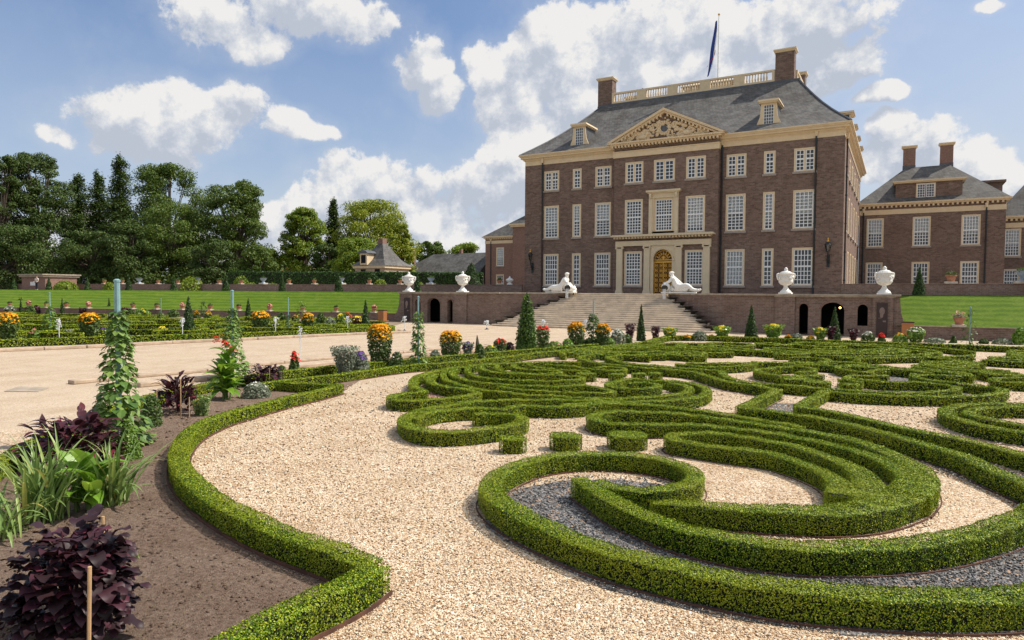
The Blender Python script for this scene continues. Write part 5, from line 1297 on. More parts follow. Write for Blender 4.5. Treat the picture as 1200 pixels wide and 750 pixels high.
reclining(-4.65,-12.75,zc_+.0,-1,False,'white statue of a reclining woman with a water jar, left of the stairs')
# statue foundations on the terrace corner
# banners, box, kerbs, lamps
for sg,sd in ((1,'right'),(-1,'left')):
    t = thing('information_banner', f'tall dark brown banner with a pale portrait shape on the {sd} terrace arcade', 'banner', (sg*18.38,-15.6,.1))
    MB().box(sg*18.38-.3,sg*18.38+.3,-15.6,-15.57,.12,2.12).build('panel', M['banner'], t)
    pr = MB(); pr.ball((sg*18.38,-15.605,1.62),.15,.012,.24,10,6); pr.ball((sg*18.38-.02,-15.605,1.36),.09,.01,.16,8,5); pr.box(sg*18.38+.05,sg*18.38+.22,-15.612,-15.602,.95,1.05); pr.box(sg*18.38-.2,sg*18.38-.05,-15.612,-15.602,1.18,1.21)
    pr.build('printed_shape', plain('banner print '+sd,(.24,.17,.15),.6,.2,9), t)
x,y = hit(1064,(15,-16.2),(40,-16.2)); t = thing('waste_box','orange brown box with a dark lid at the foot of the right bank','box',(x,y,0)); MB().box(x-.32,x+.32,y-.25,y+.25,0,.98).build('cabinet', M['orange'], t, bevel=.02); MB().box(x-.34,x+.34,y-.27,y+.27,.98,1.04).build('lid', M['iron'], t)
x,y = -21.2,-15.5; t = thing('waste_box','orange brown box at the outer end of the left terrace wall','box',(x,y,0)); MB().box(x-.32,x+.32,y-.25,y+.25,0,.95).build('cabinet', M['orange'], t, bevel=.02); MB().box(x-.34,x+.34,y-.27,y+.27,.95,1.0).build('lid', M['iron'], t)
t = thing('passage_lamp','small warm lamp glowing inside the wide terrace arch','lamp',(15.9,-14.6,1.7))
em, nt_, bs_ = newmat('lamp glow'); bs_.inputs['Emission Color'].default_value = (1,.45,.12,1); bs_.inputs['Emission Strength'].default_value = 6; bs_.inputs['Base Color'].default_value = (.8,.4,.2,1)
MB().ball((15.98,-14.65,1.78),.07,.07,.07).build('bulb', em, t); MB().box(15.94,16.02,-14.62,-14.5,1.8,1.84).build('bracket', M['iron'], t)

# stone kerbs of the water channels: separate long rims laid in lengths
def kerbline(label, pts, w, z, h0=0):
    P = [G(p[0],p[1],z) for p in pts]; t = thing('stone_kerb', label, 'kerb', (*P[0],h0)); rr2 = random.Random(len(pts))
    mb = MB()
    for a,b in zip(P[:-1],P[1:]):
        d = Vector((b[0]-a[0],b[1]-a[1])); L = d.length; d.normalize(); nn = Vector((-d.y,d.x)); m = max(1,int(L/1.5))
        for k in range(m):
            s0 = L*k/m+.012; s1 = L*(k+1)/m-.012; o = rr2.uniform(-.02,.02); zz = z+rr2.uniform(-.01,.01)
            q = [(a[0]+d.x*s+nn.x*(v+o), a[1]+d.y*s+nn.y*(v+o)) for s,v in ((s0,-w/2),(s1,-w/2),(s1,w/2),(s0,w/2))]
            mb.prism(q, h0, zz)
    mb.build('rim_stones', M['kerb'], t, bevel=.025); return t
kerbline('pale sandstone kerb along the left garden, on the far side of the gravel path', [(-60,411),(100,404.5),(200,399.5),(300,395.2),(380,391.2),(480,387.5)], .42, .13)
kerbline('thin stone kerb behind the one along the left garden', [(-60,406.5),(100,401),(200,396.8),(300,393),(380,389.5),(470,386)], .3, .10)
kerbline('sandstone kerb edging the near flower bed on its path side', [(160,448),(240,440.5),(330,429),(400,422.5),(500,413.5),(600,405.5),(700,398)], .36, .13)
kerbline('second sandstone kerb on the path side of the near flower bed', [(82,446),(113,443),(158,438.5),(240,432),(330,422.5),(400,416.5),(500,408.5),(600,402)], .34, .10)
mb = thing('stone_slab','flat stone slab in the gravel path','slab',(*G(32,457),0)); q = [G(5,459),G(45,459.5),G(58,455),G(22,453.5)]
MB().prism(ccwpoly(q), -.02, .016).build('slab_top', M['capstone'], mb)
# fountain jets
def jet(px, ptop, pbot, label):
    x,y = G(px,pbot); ht = zat(x,y,ptop); t = thing('water_jet', label, 'fountain', (x,y,0), 'small white water jets')
    r_ = random.Random(int(px)); s = mpx(x,y,1); mb = MB(); mb.tube([(x,y,.02),(x,y,ht*.6),(x,y,ht*.93)],[s*.35,s*.5,s*.7],6); mb.build('column', M['water'], t)
    dr = MB()
    for k in range(46):
        f = abs(r_.gauss(0,1)); zz = ht-f*.22*min(1,ht); dr.ball((x+r_.gauss(0,1)*s*1.3*(.4+f*.8),y+r_.gauss(0,1)*s*1.3,zz),s*.5,s*.5,s*.8,5,4)
    dr.build('spray', M['water'], t)
    MB().lathe([(.16,0),(.16,.03),(.05,.06),(.03,.12)],(x,y),8).build('nozzle', M['iron'], t)
for px,a,b,lb in ((69.5,374,400,'small white water jet at the left, among the left garden flowers'),(214,373,399,'thin water jet just left of the large clipped cone'),(323,372,392,'small water jet beside the tall post in the left garden'),
                  (352,382,432,'tall thin water jet rising from the near kerb'),(407.5,371,390,'small water jet near the right corner of the left garden'),(474,371,388,'small water jet in front of the left arcade'),
                  (570.5,376,386,'small water jet at the left foot of the stairs'),(636.5,375,386,'small water jet before the stairs, right of the tall conifer'),(686.5,375,386,'small water jet before the middle of the stairs')): jet(px,a,b,lb)

# ================================================================ PLANTS
def leafblade(base, d0, L, W, droop, nrm=None, seg=5, fold=.25, tipw=0.0, wavy=0):
    """pointed, folded leaf as a strip of quads; returns verts, faces"""
    d = Vector(d0).normalized(); p = Vector(base); side = d.cross(Vector((0,0,1)))
    if side.length < .05: side = Vector((1,0,0))
    side.normalize()
    if nrm is not None: side = (side+nrm).normalized()
    vs = []; fs = []
    for k in range(seg+1):
        t = k/seg; w = W*math.sin(PI*min(1,(t*.92+.08))**.8)*.5 if k < seg else W*tipw
        up = side.cross(d).normalized()
        wv = wavy*math.sin(t*9)*W
        vs += [p-side*w+up*(fold*w+wv), p.copy(), p+side*w+up*(fold*w-wv)]
        p = p+d*(L/seg); d = (d+Vector((0,0,-droop/seg))).normalized()
    for k in range(seg): a = 3*k; fs += [(a,a+1,a+4,a+3),(a+1,a+2,a+5,a+4)]
    return vs, fs
def stake(x, y, h, lean=(0,0), r=.011, label='bamboo cane stuck in the soil', nm='bamboo_stake'):
    t = thing(nm, label, 'stake', (x,y,0)); MB().tube([(x,y,-.02),(x+lean[0],y+lean[1],h)], r, 7).build('cane', M['bamboo'], t); return t
def purple_bush(name, label, x, y, r, h, n, L, W, mat, seed, upright=.3, wavy=0, red=0):
    t = thing(name, label, 'plant', (x,y,0)); rr = random.Random(seed); mb = MB(); st = MB()
    for k in range(max(4,n//40)):
        a = rr.uniform(0,6.28); q = rr.random()**.5*r*.55; st.tube([(x,y,0),(x+q*.5*math.cos(a),y+q*.5*math.sin(a),h*.4),(x+q*math.cos(a),y+q*math.sin(a),h*rr.uniform(.7,.95))],[.012,.009,.005],5)
    st.build('stems', M['purple_red'], t)
    for k in range(n):
        a = rr.uniform(0,2*PI); v = rr.random(); el = math.asin(v*1.0)
        rad = (.35+.65*rr.random()**.4)*(.86+.16*math.sin(a*3+seed)+.10*math.sin(a*7+v*5)); px = x+r*rad*math.cos(a)*math.cos(el)**.6; py = y+r*rad*math.sin(a)*math.cos(el)**.6; pz = h*(.12+.85*v*rad**.5)
        d = Vector((math.cos(a+rr.gauss(0,.5)), math.sin(a+rr.gauss(0,.5)), upright+rr.gauss(0,.35)+v*.6))
        l = L*rr.uniform(.4,1.3); vs, fs = leafblade((px,py,pz), d, l, W*l/L*rr.uniform(.8,1.2), rr.uniform(.7,1.5), seg=6, fold=rr.uniform(.05,.3), wavy=wavy); mb.add(vs, fs)
    mb.build('foliage', mat, t, smooth=True); return t
def clump(name, label, x, y, n, L, W, mat, seed, up=1.2, spread=.06, droop=1.2, cat='plant', z=0):
    t = thing(name, label, cat, (x,y,z)); rr = random.Random(seed); mb = MB()
    for k in range(n):
        a = rr.uniform(0,2*PI); d = Vector((math.cos(a)*rr.uniform(.1,.8), math.sin(a)*rr.uniform(.1,.8), up)); l = L*rr.uniform(.5,1.1)
        vs, fs = leafblade((x+rr.gauss(0,spread),y+rr.gauss(0,spread),z), d, l, W*rr.uniform(.7,1.2), droop*rr.uniform(.5,1.6), seg=8, fold=.3); mb.add(vs, fs)
    mb.build('leaves', mat, t); return t
# foreground, dark ruffled plant at the bottom left
x,y = G(92,742); purple_bush('purple_shiso','bushy dark purple plant with ruffled leaves at the bottom left corner',x,y,.375,.84,720,.14,.10,M['purple'],1,.05,.12)
x1,y1 = G(62,800); stake(x1,y1,.24,(.0,.01),.013,'short cut bamboo cane in front of the ruffled purple plant')
x1,y1 = G(104,775); stake(x1,y1,.66,(.03,.0),.013,'bamboo cane standing through the ruffled purple plant')
x1,y1 = G(122,690); stake(x1,y1,.62,(.0,.0),.012,'bamboo cane behind the ruffled purple plant')
# strap-leaved clump and canna
x,y = G(52,610); clump('iris_clump','clump of long grey green strap leaves at the left edge',x,y,120,1.05,.044,M['iris'],2,1.5,.10,1.5)
x,y = G(130,592); clump('iris_clump','clump of strap leaves right of the broad-leaved canna',x,y,90,.92,.042,M['iris'],3,1.3,.09,1.7)
x,y = G(10,628); clump('iris_clump','low strap leaves at the very left edge in front',x,y,50,.70,.036,M['iris'],4,1.0,.08,1.9)
def canna(label, x, y, h, n, seed, L=.42, W=.15, flowers=()):
    t = thing('canna', label, 'plant', (x,y,0)); rr = random.Random(seed); st = MB(); mb = MB(); fl = MB()
    for s_ in range(n):
        a = rr.uniform(0,6.28); q = rr.uniform(0,.13); bx_,by_ = x+q*math.cos(a), y+q*math.sin(a); hh = h*rr.uniform(.55,1); lx,ly = rr.gauss(0,.04),rr.gauss(0,.04)
        st.tube([(bx_,by_,0),(bx_+lx,by_+ly,hh*.6),(bx_+lx*1.6,by_+ly*1.6,hh)],[.018,.014,.008],6)
        for k in range(5):
            aa = k*2.4+s_+rr.gauss(0,.3); zz = hh*(.22+.17*k); d = Vector((math.cos(aa),math.sin(aa),.75+.25*k)); l = L*rr.uniform(.75,1.15)
            vs, fs = leafblade((bx_+lx*zz/hh,by_+ly*zz/hh,zz), d, l, W*rr.uniform(.85,1.2), 1.7*rr.uniform(.4,1.3), seg=7, fold=.35); mb.add(vs, fs)
    st.build('stems', M['stem'], t); mb.build('leaves', M['canna'], t)
    if flowers:
        for (fx,fy,fz) in flowers:
            for k in range(16):
                a = rr.uniform(0,6.28); d = Vector((math.cos(a),math.sin(a),rr.uniform(-.1,1.1))); vs, fs = leafblade((fx+rr.gauss(0,.03),fy+rr.gauss(0,.03),fz+rr.gauss(0,.04)), d, .11, .06, 1.2, seg=3, fold=.2); fl.add(vs, fs)
            fl.build('flower', M['red_fl'], t); fl = MB()
    return t
x,y = G(100,600); canna('broad-leaved green canna without flowers among strap leaves at the left',x,y,.56,5,5,.50,.17)
x,y = G(265,468); f = [(x-.18,y-.1,zat(x,y,398)),(x+.12,y+.1,zat(x,y,411)),(x-.05,y,zat(x,y,403)+.02)]
canna('tall canna with bright red flowers behind the soil bed',x,y,1.08,11,6,.55,.22,f)
x,y = G(88,545); purple_bush('purple_amaranth','large dark purple red plant at the left beside the green climber',x,y,.62,.76,520,.21,.10,M['purple_red'],7,.25)
x,y = G(208,484); purple_bush('purple_amaranth','upright purple red plant tied to bamboo canes in the middle of the bed',x,y,.40,.80,330,.20,.075,M['purple_red'],8,.5)
for px,hh in ((212,.78),(184,.55),(222,.42)): x1,y1 = G(px,490); stake(x1,y1,hh,(0,0),.010,{212:'tall bamboo cane in front of the upright purple plant',184:'bamboo cane left of the upright purple plant',222:'short bamboo cane right of the upright purple plant'}[px])
x,y = G(311,453); purple_bush('purple_shiso','rounded dark purple bush right of the red-flowered canna',x,y,.50,.60,420,.14,.09,M['purple'],9,.1,.1)
x1,y1 = G(316,455); stake(x1,y1,.55,(0,0),.010,'bamboo cane at the rounded dark purple bush')
# climbing frames
def vine_post(label, px, ptop, pbot, rtop, rbot, n, size, mat, seed, vfrac=.82, post=True, pr=.035, plabel=None, mat2=None):
    x,y = G(px,pbot); H = zat(x,y,ptop); s = mpx(x,y,1); rr = random.Random(seed)
    if post:
        t = thing('plant_post', plabel or ('blue green wooden post carrying '+label), 'post', (x,y,0)); MB().tube([(x,y,0),(x,y,H)],pr,10).build('shaft', M['bluepost'], t); MB().lathe([(pr*1.15,H-.02),(pr*1.2,H+.01),(pr*.5,H+.03)],(x,y),10).build('cap', M['bluepost'], t)
    t = thing('climber', label, 'plant', (x,y,0)); mb = MB(); st = MB(); vh = H*vfrac
    for k in range(5): st.tube([(x+(rbot*(1-q/8)+rtop*q/8)*math.cos(k*1.26+q*.5)*.7,y+(rbot*(1-q/8)+rtop*q/8)*math.sin(k*1.26+q*.5)*.7,vh*q/8) for q in range(9)], .006, 4)
    st.build('stems', M['stem'], t)
    for k in range(n):
        v = rr.random()**1.15; a = rr.uniform(0,2*PI); r = (rbot*(1-v)**1.1+rtop)*rr.uniform(.75,1.08)*(1+.15*math.sin(a*2+v*7)); z = v*vh
        d = Vector((math.cos(a+rr.gauss(0,.4)),math.sin(a+rr.gauss(0,.4)),rr.uniform(-1.1,.1))); l = size*rr.uniform(.55,1.25)*(1-.35*v)
        vs, fs = leafblade((x+r*math.cos(a),y+r*math.sin(a),z+l*.5), d, l, l*.85, .5, seg=3, fold=.15, tipw=.08); mb.add(vs, fs)
    mb.build('leaves', mat, t); return t
vine_post('climber with heart-shaped leaves forming a tall green pyramid at the left',140,329,522,.06,.36,800,.16,M['vine'],1,.80,pr=.045,plabel='thick blue green post topping the left leafy pyramid')
vine_post('green climber pyramid behind the red canna flowers',273,341,446,.05,.38,560,.16,M['vine'],2,.80,pr=.04,plabel='blue green post topping the leafy pyramid behind the red canna')
vine_post('slim climber with yellowing leaves round a post before the left arcade',490,348,431,.10,.16,420,.15,M['vine'],3,.78,pr=.03,plabel='blue green post with a slim climber before the left arcade')
vine_post('thin dark green climber on a post before the stairs',695,353,406,.14,.4,420,.2,M['bedgreen'],4,.70,pr=.03,plabel='blue green post before the middle of the stairs')
vine_post('yellow green climber at a post in the left garden foreground',59,343,394,.10,.35,240,.22,M['herb'],5,.7,pr=.035,plabel='pale blue green post at the far left of the left garden')
vine_post('faint climber at the post in front of the left lawn',338,349,390,.05,.22,80,.2,M['bedgreen'],6,.5,pr=.03,plabel='blue green post in front of the left lawn, right of the orange clump')
vine_post('small climber at a thin post near the back of the left garden',189,350,378,.05,.3,60,.22,M['bedgreen'],7,.5,pr=.025,plabel='thin blue post near the back of the left garden')
vine_post('small dark climber at the back left of the left garden',24.5,346,366,.05,.5,80,.3,M['bedgreen'],8,.85,post=False)
vine_post('sparse climber with pale flowers on the thin tree by the right foot wall',1136,360,404,.10,.22,90,.16,M['bedgreen'],9,.95,pr=.03,plabel='thin dark stake by the right foot wall')
vine_post('small trained rose with pale blooms by the foot wall of the left bank',238,350,377,.12,.3,90,.22,M['bedgreen'],10,.95,post=False)
vine_post('small trained shrub with drooping shoots by the foot wall of the left bank',352.5,352,379,.25,.2,90,.22,M['tree_light'],11,.95,post=False)
# mixed bedding plants: (px, top, bottom, width, leaf, flower, flower share, shape, label)
def bedplant(px, tp, bt, w_, leaf, flo, share, shape, label, name='bedding_plant', lean=0, n0=1.0, z0=None):
    x,y = G(px,bt); H = zat(x,y,tp); r = mpx(x,y,w_)/2; rng = np.random.default_rng(int(px*7+bt)); t = thing(name, label, 'plant', (x,y,0))
    s = max(.03,.0028*depth(x,y)); n = int(np.clip(2*PI*r*H*2.6/(.42*(1.5*s)**2), 260, 3600))
    if shape == 'ball':       # wide top on a narrower foot
        v = rng.random(n); a = rng.uniform(0,2*PI,n); rad = r*(.55+.45*np.sin(np.clip(v,0,1)*2.2))*rng.uniform(.45,1,n)**.5*np.where(v>.85,1-(v-.85)*3.2,1)
    elif shape == 'cone': v = rng.random(n)**1.3; a = rng.uniform(0,2*PI,n); rad = r*(1-v*.8)*rng.uniform(.4,1,n)**.5
    elif shape == 'spiky': v = rng.random(n); a = rng.uniform(0,2*PI,n); rad = r*(.35+.65*v)*rng.uniform(.2,1,n)**.5
    else: v = rng.random(n)**.9; a = rng.uniform(0,2*PI,n); rad = r*np.sqrt(np.clip(1-(v*.98)**2.2,0,1))*rng.uniform(.4,1,n)**.5
    P = np.stack([x+rad*np.cos(a),y+rad*np.sin(a),v*H*.97],1); N = np.stack([np.cos(a),np.sin(a),.3+v],1)
    quads('foliage', leafquads(P,N,s*1.5*np.ones(n),rng,.7,.42 if shape == 'spiky' else .55), M[leaf], t)
    st = MB(); st.tube([(x,y,0),(x,y,H*.6)],max(.015,s*.2),5)
    for k in range(4): st.tube([(x,y,H*.05),(x+r*.4*math.cos(k*1.6),y+r*.4*math.sin(k*1.6),H*.6)],max(.008,s*.12),4)
    st.build('stems', M['stem'], t)
    if flo:
        m = int(n*share*.9); v2 = 1-rng.random(m)**1.6*.36; a = rng.uniform(0,2*PI,m)
        if shape == 'ball': rad = r*np.sqrt(np.clip(1-((v2-.72)/.33)**2,0.02,1))*rng.uniform(.75,1.05,m)
        else: rad = r*np.sqrt(np.clip(1.05-v2**2.2,0.02,1))*rng.uniform(.5,1.05,m)
        P = np.stack([x+rad*np.cos(a),y+rad*np.sin(a),v2*H],1); N = np.stack([np.cos(a)*.6,np.sin(a)*.6,np.full(m,.8)],1)
        quads('flowers', leafquads(P,N,s*1.45*np.ones(m),rng,.35,.9), M[flo], t)
    return t
B = bedplant
for px,tp,bt,w_,lb in ((8,367,400,25,'orange-flowered clump at the very left of the left garden'),(105,367,396,22,'orange-flowered clump on the left garden, left of the leafy pyramid'),(305,365,388,21,'orange-flowered clump below the small yew cone in the left garden'),
                    (361,367,388,14,'narrow orange-flowered clump before the left lawn'),(445,380,431,29,'tall golden orange flower clump in the near bed, left of the post'),(528,388,422,26,'round golden orange flower clump in the near bed, right of the post'),
                    (675,378,407,20,'golden orange flower clump before the stairs, left one'),(707,380,407,16,'golden orange flower clump before the stairs, right one')):
    B(px,tp,bt,w_,'bedgreen','orange_fl',.22,'ball',lb,'orange_flower_clump')
rows = [(404,405,440,36,'grey_leaf','pale_flower',.12,'spiky','tall grey green grassy plant with pale pink tips'),(422,412,436,22,'grey_leaf','violet_fl',.2,'dome','violet-flowered plant left of the tall orange clump'),
 (345,412,442,18,'bedgreen','red_fl',.05,'cone','low green plant with a few red flowers near the thin water jet'),(465,412,434,18,'bedgreen','pale_flower',.05,'dome','loose green plant right of the tall orange clump'),
 (510,410,424,14,'grey_leaf',None,0,'dome','pale green plant just left of the round orange clump'),(548,401,421,16,'grey_leaf','violet_fl',.35,'spiky','violet-flowered spikes right of the round orange clump'),
 (562,403,421,14,'bedgreen',None,0,'dome','dark leafy plant beside the violet spikes'),(575,405,419,20,'herb','yellow_fl',.04,'dome','feathery bright green plant left of the tall conifer'),
 (586,397,417,16,'bedgreen','red_fl',.05,'ball','small rose bush left of the tall conifer'),(597,401,416,14,'purple',None,0,'dome','small dark cabbage-like plant left of the tall conifer'),
 (636,382,410,17,'bedgreen','red_fl',.06,'ball','reddish green bush right of the tall conifer'),(650,400,409,20,'herb','pink_fl',.06,'dome','low flowering plant behind the hedge right of the conifer'),
 (665,397,408,14,'canna',None,0,'dome','bright leafy plant left of the left orange clump'),(690,398,406,12,'bedgreen','pale_flower',.08,'dome','small plant between the two orange clumps'),
 (724,386,403,20,'grey_leaf','white_fl',.2,'dome','cloud of tiny white flowers before the stairs'),(714,396,404,14,'herb',None,0,'dome','low bright green plant before the stairs'),
 (738,379,401,13,'purple_red',None,0,'spiky','dark purple plant left of the narrow yew cone'),(768,382,400,12,'purple_red',None,0,'spiky','dark purple plant right of the narrow yew cone'),
 (735,392,402,12,'bedgreen',None,0,'dome','small green plant beside the white flower cloud'),(785,384,399.5,20,'herb','yellow_fl',.15,'spiky','yellow daylily clump before the right half of the stairs'),
 (805,393,399.5,10,'bedgreen','orange_fl',.35,'dome','tiny orange marigold patch before the stairs'),(820,388,399.5,20,'grey_leaf',None,0,'dome','silver grey leafy mound before the foot of the stairs'),
 (834,393,399.5,10,'bedgreen','orange_fl',.35,'dome','tiny orange marigold patch right of the silver mound'),(846,382,399.5,22,'canna','yellow_fl',.12,'spiky','yellow-flowered clump at the right foot of the stairs'),
 (906,380,399.5,26,'canna','yellow_fl',.12,'spiky','large yellow-flowered clump right of the yew cone'),(924,393,399.5,10,'bedgreen','orange_fl',.35,'dome','tiny orange marigold patch under the narrow arch'),
 (933,391,399.5,18,'grey_leaf',None,0,'dome','silver grey mound under the narrow arch'),(950,394,399.5,10,'bedgreen','orange_fl',.35,'dome','tiny orange marigold patch left of the wide arch'),
 (961,384,399.5,18,'herb','yellow_fl',.12,'spiky','bright green tuft with yellow flowers left of the wide arch'),(974,382,399.8,11,'purple_red',None,0,'spiky','dark purple plant in front of the cone at the wide arch'),
 (1000,385,400,13,'purple_red',None,0,'spiky','dark purple plant right of the wide arch'),(1017,389,400,15,'bedgreen','white_fl',.4,'dome','mound topped with white flowers below the round-headed opening'),
 (1033,391,400,9,'bedgreen','red_fl',.25,'cone','small plant with red flowers before the banner'),(1055,391,400.5,18,'herb','orange_fl',.08,'dome','yellow green mound in front of the orange box'),
 (1073,384,401,19,'herb','white_fl',.05,'ball','leafy bright shrub right of the orange box'),(1095,396,401.5,24,'grey_leaf',None,0,'dome','wide silver grey mound by the right foot wall'),
 (1117,394,402,9,'bedgreen',None,0,'cone','small green plant below the flower pot on the right foot wall'),(1153,397,403,10,'bedgreen',None,0,'dome','small plant right of the thin trained tree'),
 (1175,397,403.5,22,'grey_leaf',None,0,'dome','silver green mound near the right edge'),(1195,384,404,18,'canna',None,0,'dome','leafy bright green shrub at the right edge of the photo'),
 # left garden
 (40,386,398,14,'herb','pink_fl',.1,'dome','small flowering plant left of the water jet in the left garden'),(80,386,397,14,'grey_leaf',None,0,'dome','grey green tuft right of the water jet in the left garden'),
 (120,384,395,12,'bedgreen','violet_fl',.15,'dome','small violet-flowered plant in the left garden'),(190,383,393,14,'herb','yellow_fl',.3,'dome','yellow-flowered patch left of the large clipped cone'),
 (201,384,393,10,'bedgreen',None,0,'dome','low green plant by the large clipped cone'),(238,383,391,12,'canna',None,0,'dome','broad-leaved plant right of the large clipped cone'),
 (257,381,391,8,'bedgreen',None,0,'spiky','reddish tuft in the left garden'),(290,383,390,22,'herb','yellow_fl',.15,'dome','yellow-flowered patch in front of the orange clump'),
 (376,366,385,12,'bedgreen',None,0,'dome','dark green shrub behind the narrow orange clump'),(387,373,386,15,'grey_leaf',None,0,'dome','pale grey rounded shrub near the arcade'),
 (399,368,384,14,'herb','yellow_fl',.12,'dome','bright green plant with yellow flowers near the arcade'),(418,371,384,13,'purple_red','yellow_fl',.2,'ball','dark plant topped with yellow flowers beside the yew cone'),
 (407,367,376,12,'herb','red_fl',.2,'dome','red-flowered patch between the small yew cones'),(373,379,386,10,'herb',None,0,'dome','low light green plant in the left garden'),
 (12,359,368,14,'grey_leaf','white_fl',.1,'dome','pale shrub at the back left of the left garden'),(35,358,370,12,'bedgreen',None,0,'dome','round green shrub at the back of the left garden'),
 (43,358,368,9,'purple_red',None,0,'dome','round purple shrub at the back of the left garden'),(97,361,369,9,'purple_red',None,0,'spiky','purple plant left of a slim yew cone'),
 (147,361,371,9,'purple_red',None,0,'spiky','purple plant right of the leafy pyramid post'),(153,362,371,9,'bedgreen',None,0,'dome','green plant beside the purple one at the back'),
 (167,362,371,20,'herb','yellow_fl',.06,'dome','wide low shrub at the back of the left garden'),(203,363,372,14,'bedgreen',None,0,'dome','low shrub left of the large cone'),
 (230,365,373,9,'bedgreen','orange_fl',.3,'dome','orange flowers at the foot wall, left of the rose'),(244,365,373,9,'bedgreen','orange_fl',.3,'dome','orange flowers at the foot wall, right of the rose'),
 (330,366,377,12,'bedgreen',None,0,'dome','green shrub at the foot wall right of the orange clump'),(346,370,376,8,'bedgreen','orange_fl',.3,'dome','tiny orange patch at the foot wall'),
 # near bed greenery
 (150,490,538,34,'herb',None,0,'cone','bright green parsley-like herb at the foot of the left leafy pyramid'),(178,462,500,24,'bedgreen',None,0,'dome','low dark green plant behind the bamboo canes'),
 (232,468,487,16,'iris','yellow_fl',.04,'spiky','small yellowing tuft beside the upright purple plant'),(240,462,488,16,'iris',None,0,'spiky','tuft of narrow leaves in front of the red canna'),
 (300,448,466,34,'grey_leaf','white_fl',.04,'dome','low pale green plants at the foot of the dark purple bush'),(118,470,505,24,'bedgreen',None,0,'dome','green foliage behind the dark red plant'),
 (330,428,443,12,'bedgreen',None,0,'dome','small plant behind the V-shaped hedge'),(700,396,405,10,'canna',None,0,'dome','leafy tuft between the climber and the orange clump')]
for r_ in rows: B(*r_)
x,y = G(160,655); clump('grass_tuft','tiny tuft of blue green grass on the soil beside the ruffled purple plant',x,y,14,.09,.006,M['iris'],11,1.2,.015,.6)
x,y = G(559,416); t = thing('dead_stump','grey upright snag behind the near flower bed','stump',(x,y,0)); MB().tube([(x,y,0),(x+.02,y,.5),(x,y,zat(x,y,393))],[.1,.08,.02],6).build('stem', M['bark'], t)

# ================================================================ FAR GARDEN: hedges, buildings, trees
def blockhedge(label, pts, z0, z1, th, name='tall_hedge', mat=None, dome=None):
    """clipped tall hedge through world points; dome(i)->extra height"""
    t = thing(name, label, 'hedge', (*pts[0],z0)); P = densify([(*p,0) for p in pts], 1.0); n = len(P); rng = np.random.default_rng(n+3)
    tg = np.gradient(P[:,:2],axis=0); tg /= np.linalg.norm(tg,axis=1,keepdims=True); nm = np.stack([-tg[:,1],tg[:,0]],1); top = np.array([z1+(dome(i/(n-1)) if dome else 0) for i in range(n)])
    vs = []
    for i in range(n):
        for (a,zz) in ((-1,z0),(-1,top[i]-.15),(-.7,top[i]-.05),(.7,top[i]-.05),(1,top[i]-.15),(1,z0)): vs.append((P[i,0]+nm[i,0]*a*(th/2-.06),P[i,1]+nm[i,1]*a*(th/2-.06),zz))
    fs = [(i*6+k,(i+1)*6+k,(i+1)*6+k+1,i*6+k+1) for i in range(n-1) for k in range(5)]+[tuple(range(6)),tuple((n-1)*6+k for k in range(6))[::-1]]
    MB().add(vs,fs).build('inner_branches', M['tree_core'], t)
    PP=[];NN=[]; s = max(.12,.0026*depth(*pts[0])); 
    for i in range(n-1):
        L = np.linalg.norm(P[i+1,:2]-P[i,:2]); hh = top[i]-z0
        for (kind,area) in ((-1,L*hh),(1,L*hh),(0,L*th)):
            m = int(area*1.2/(.38*s*s)); u = rng.random(m); base = P[i,:2]+(P[i+1,:2]-P[i,:2])*u[:,None]; tz = top[i]+(top[i+1]-top[i])*u
            if kind: q = base+nm[i]*kind*(th/2+rng.normal(0,.04,m))[:,None]; z = z0+rng.random(m)*(tz-z0); Nn = np.tile([nm[i,0]*kind,nm[i,1]*kind,.2],(m,1))
            else: q = base+nm[i]*(rng.uniform(-.5,.5,m)*th)[:,None]; z = tz+rng.normal(0,.05,m); Nn = np.tile([0,0,1.],(m,1))
            PP.append(np.concatenate([q,z[:,None]],1)); NN.append(Nn)
    PP = np.concatenate(PP); NN = np.concatenate(NN); quads('foliage', leafquads(PP,NN,s*np.ones(len(PP)),rng,.5,.6), mat or M['yew'], t); return t
hp = [pos(px,96) for px in (270,300,400,480,566)]
def zpx(x,y,py): return zat(x,y,py)
blockhedge('long clipped dark green hedge behind the upper wall, left of the palace', hp, 2.6, zpx(*pos(400,96),319), 1.6)
blockhedge('clipped hedge swelling into two rounded arches behind the upper wall', [pos(414,93),pos(445,93),pos(478,93)], 2.6, zpx(*pos(440,93),327), 1.4, dome=lambda u: 1.0*abs(math.sin(u*2*PI))**.5)
x,y = pos(552,90); cone('large dark yew pyramid against the left wing of the palace',x,y,2.6,mpx(x,y,30)/2,zat(x,y,306)-2.6,M['yew'],name='yew_pyramid',power=.8,cover=1.2)
x,y = pos(549,99); 
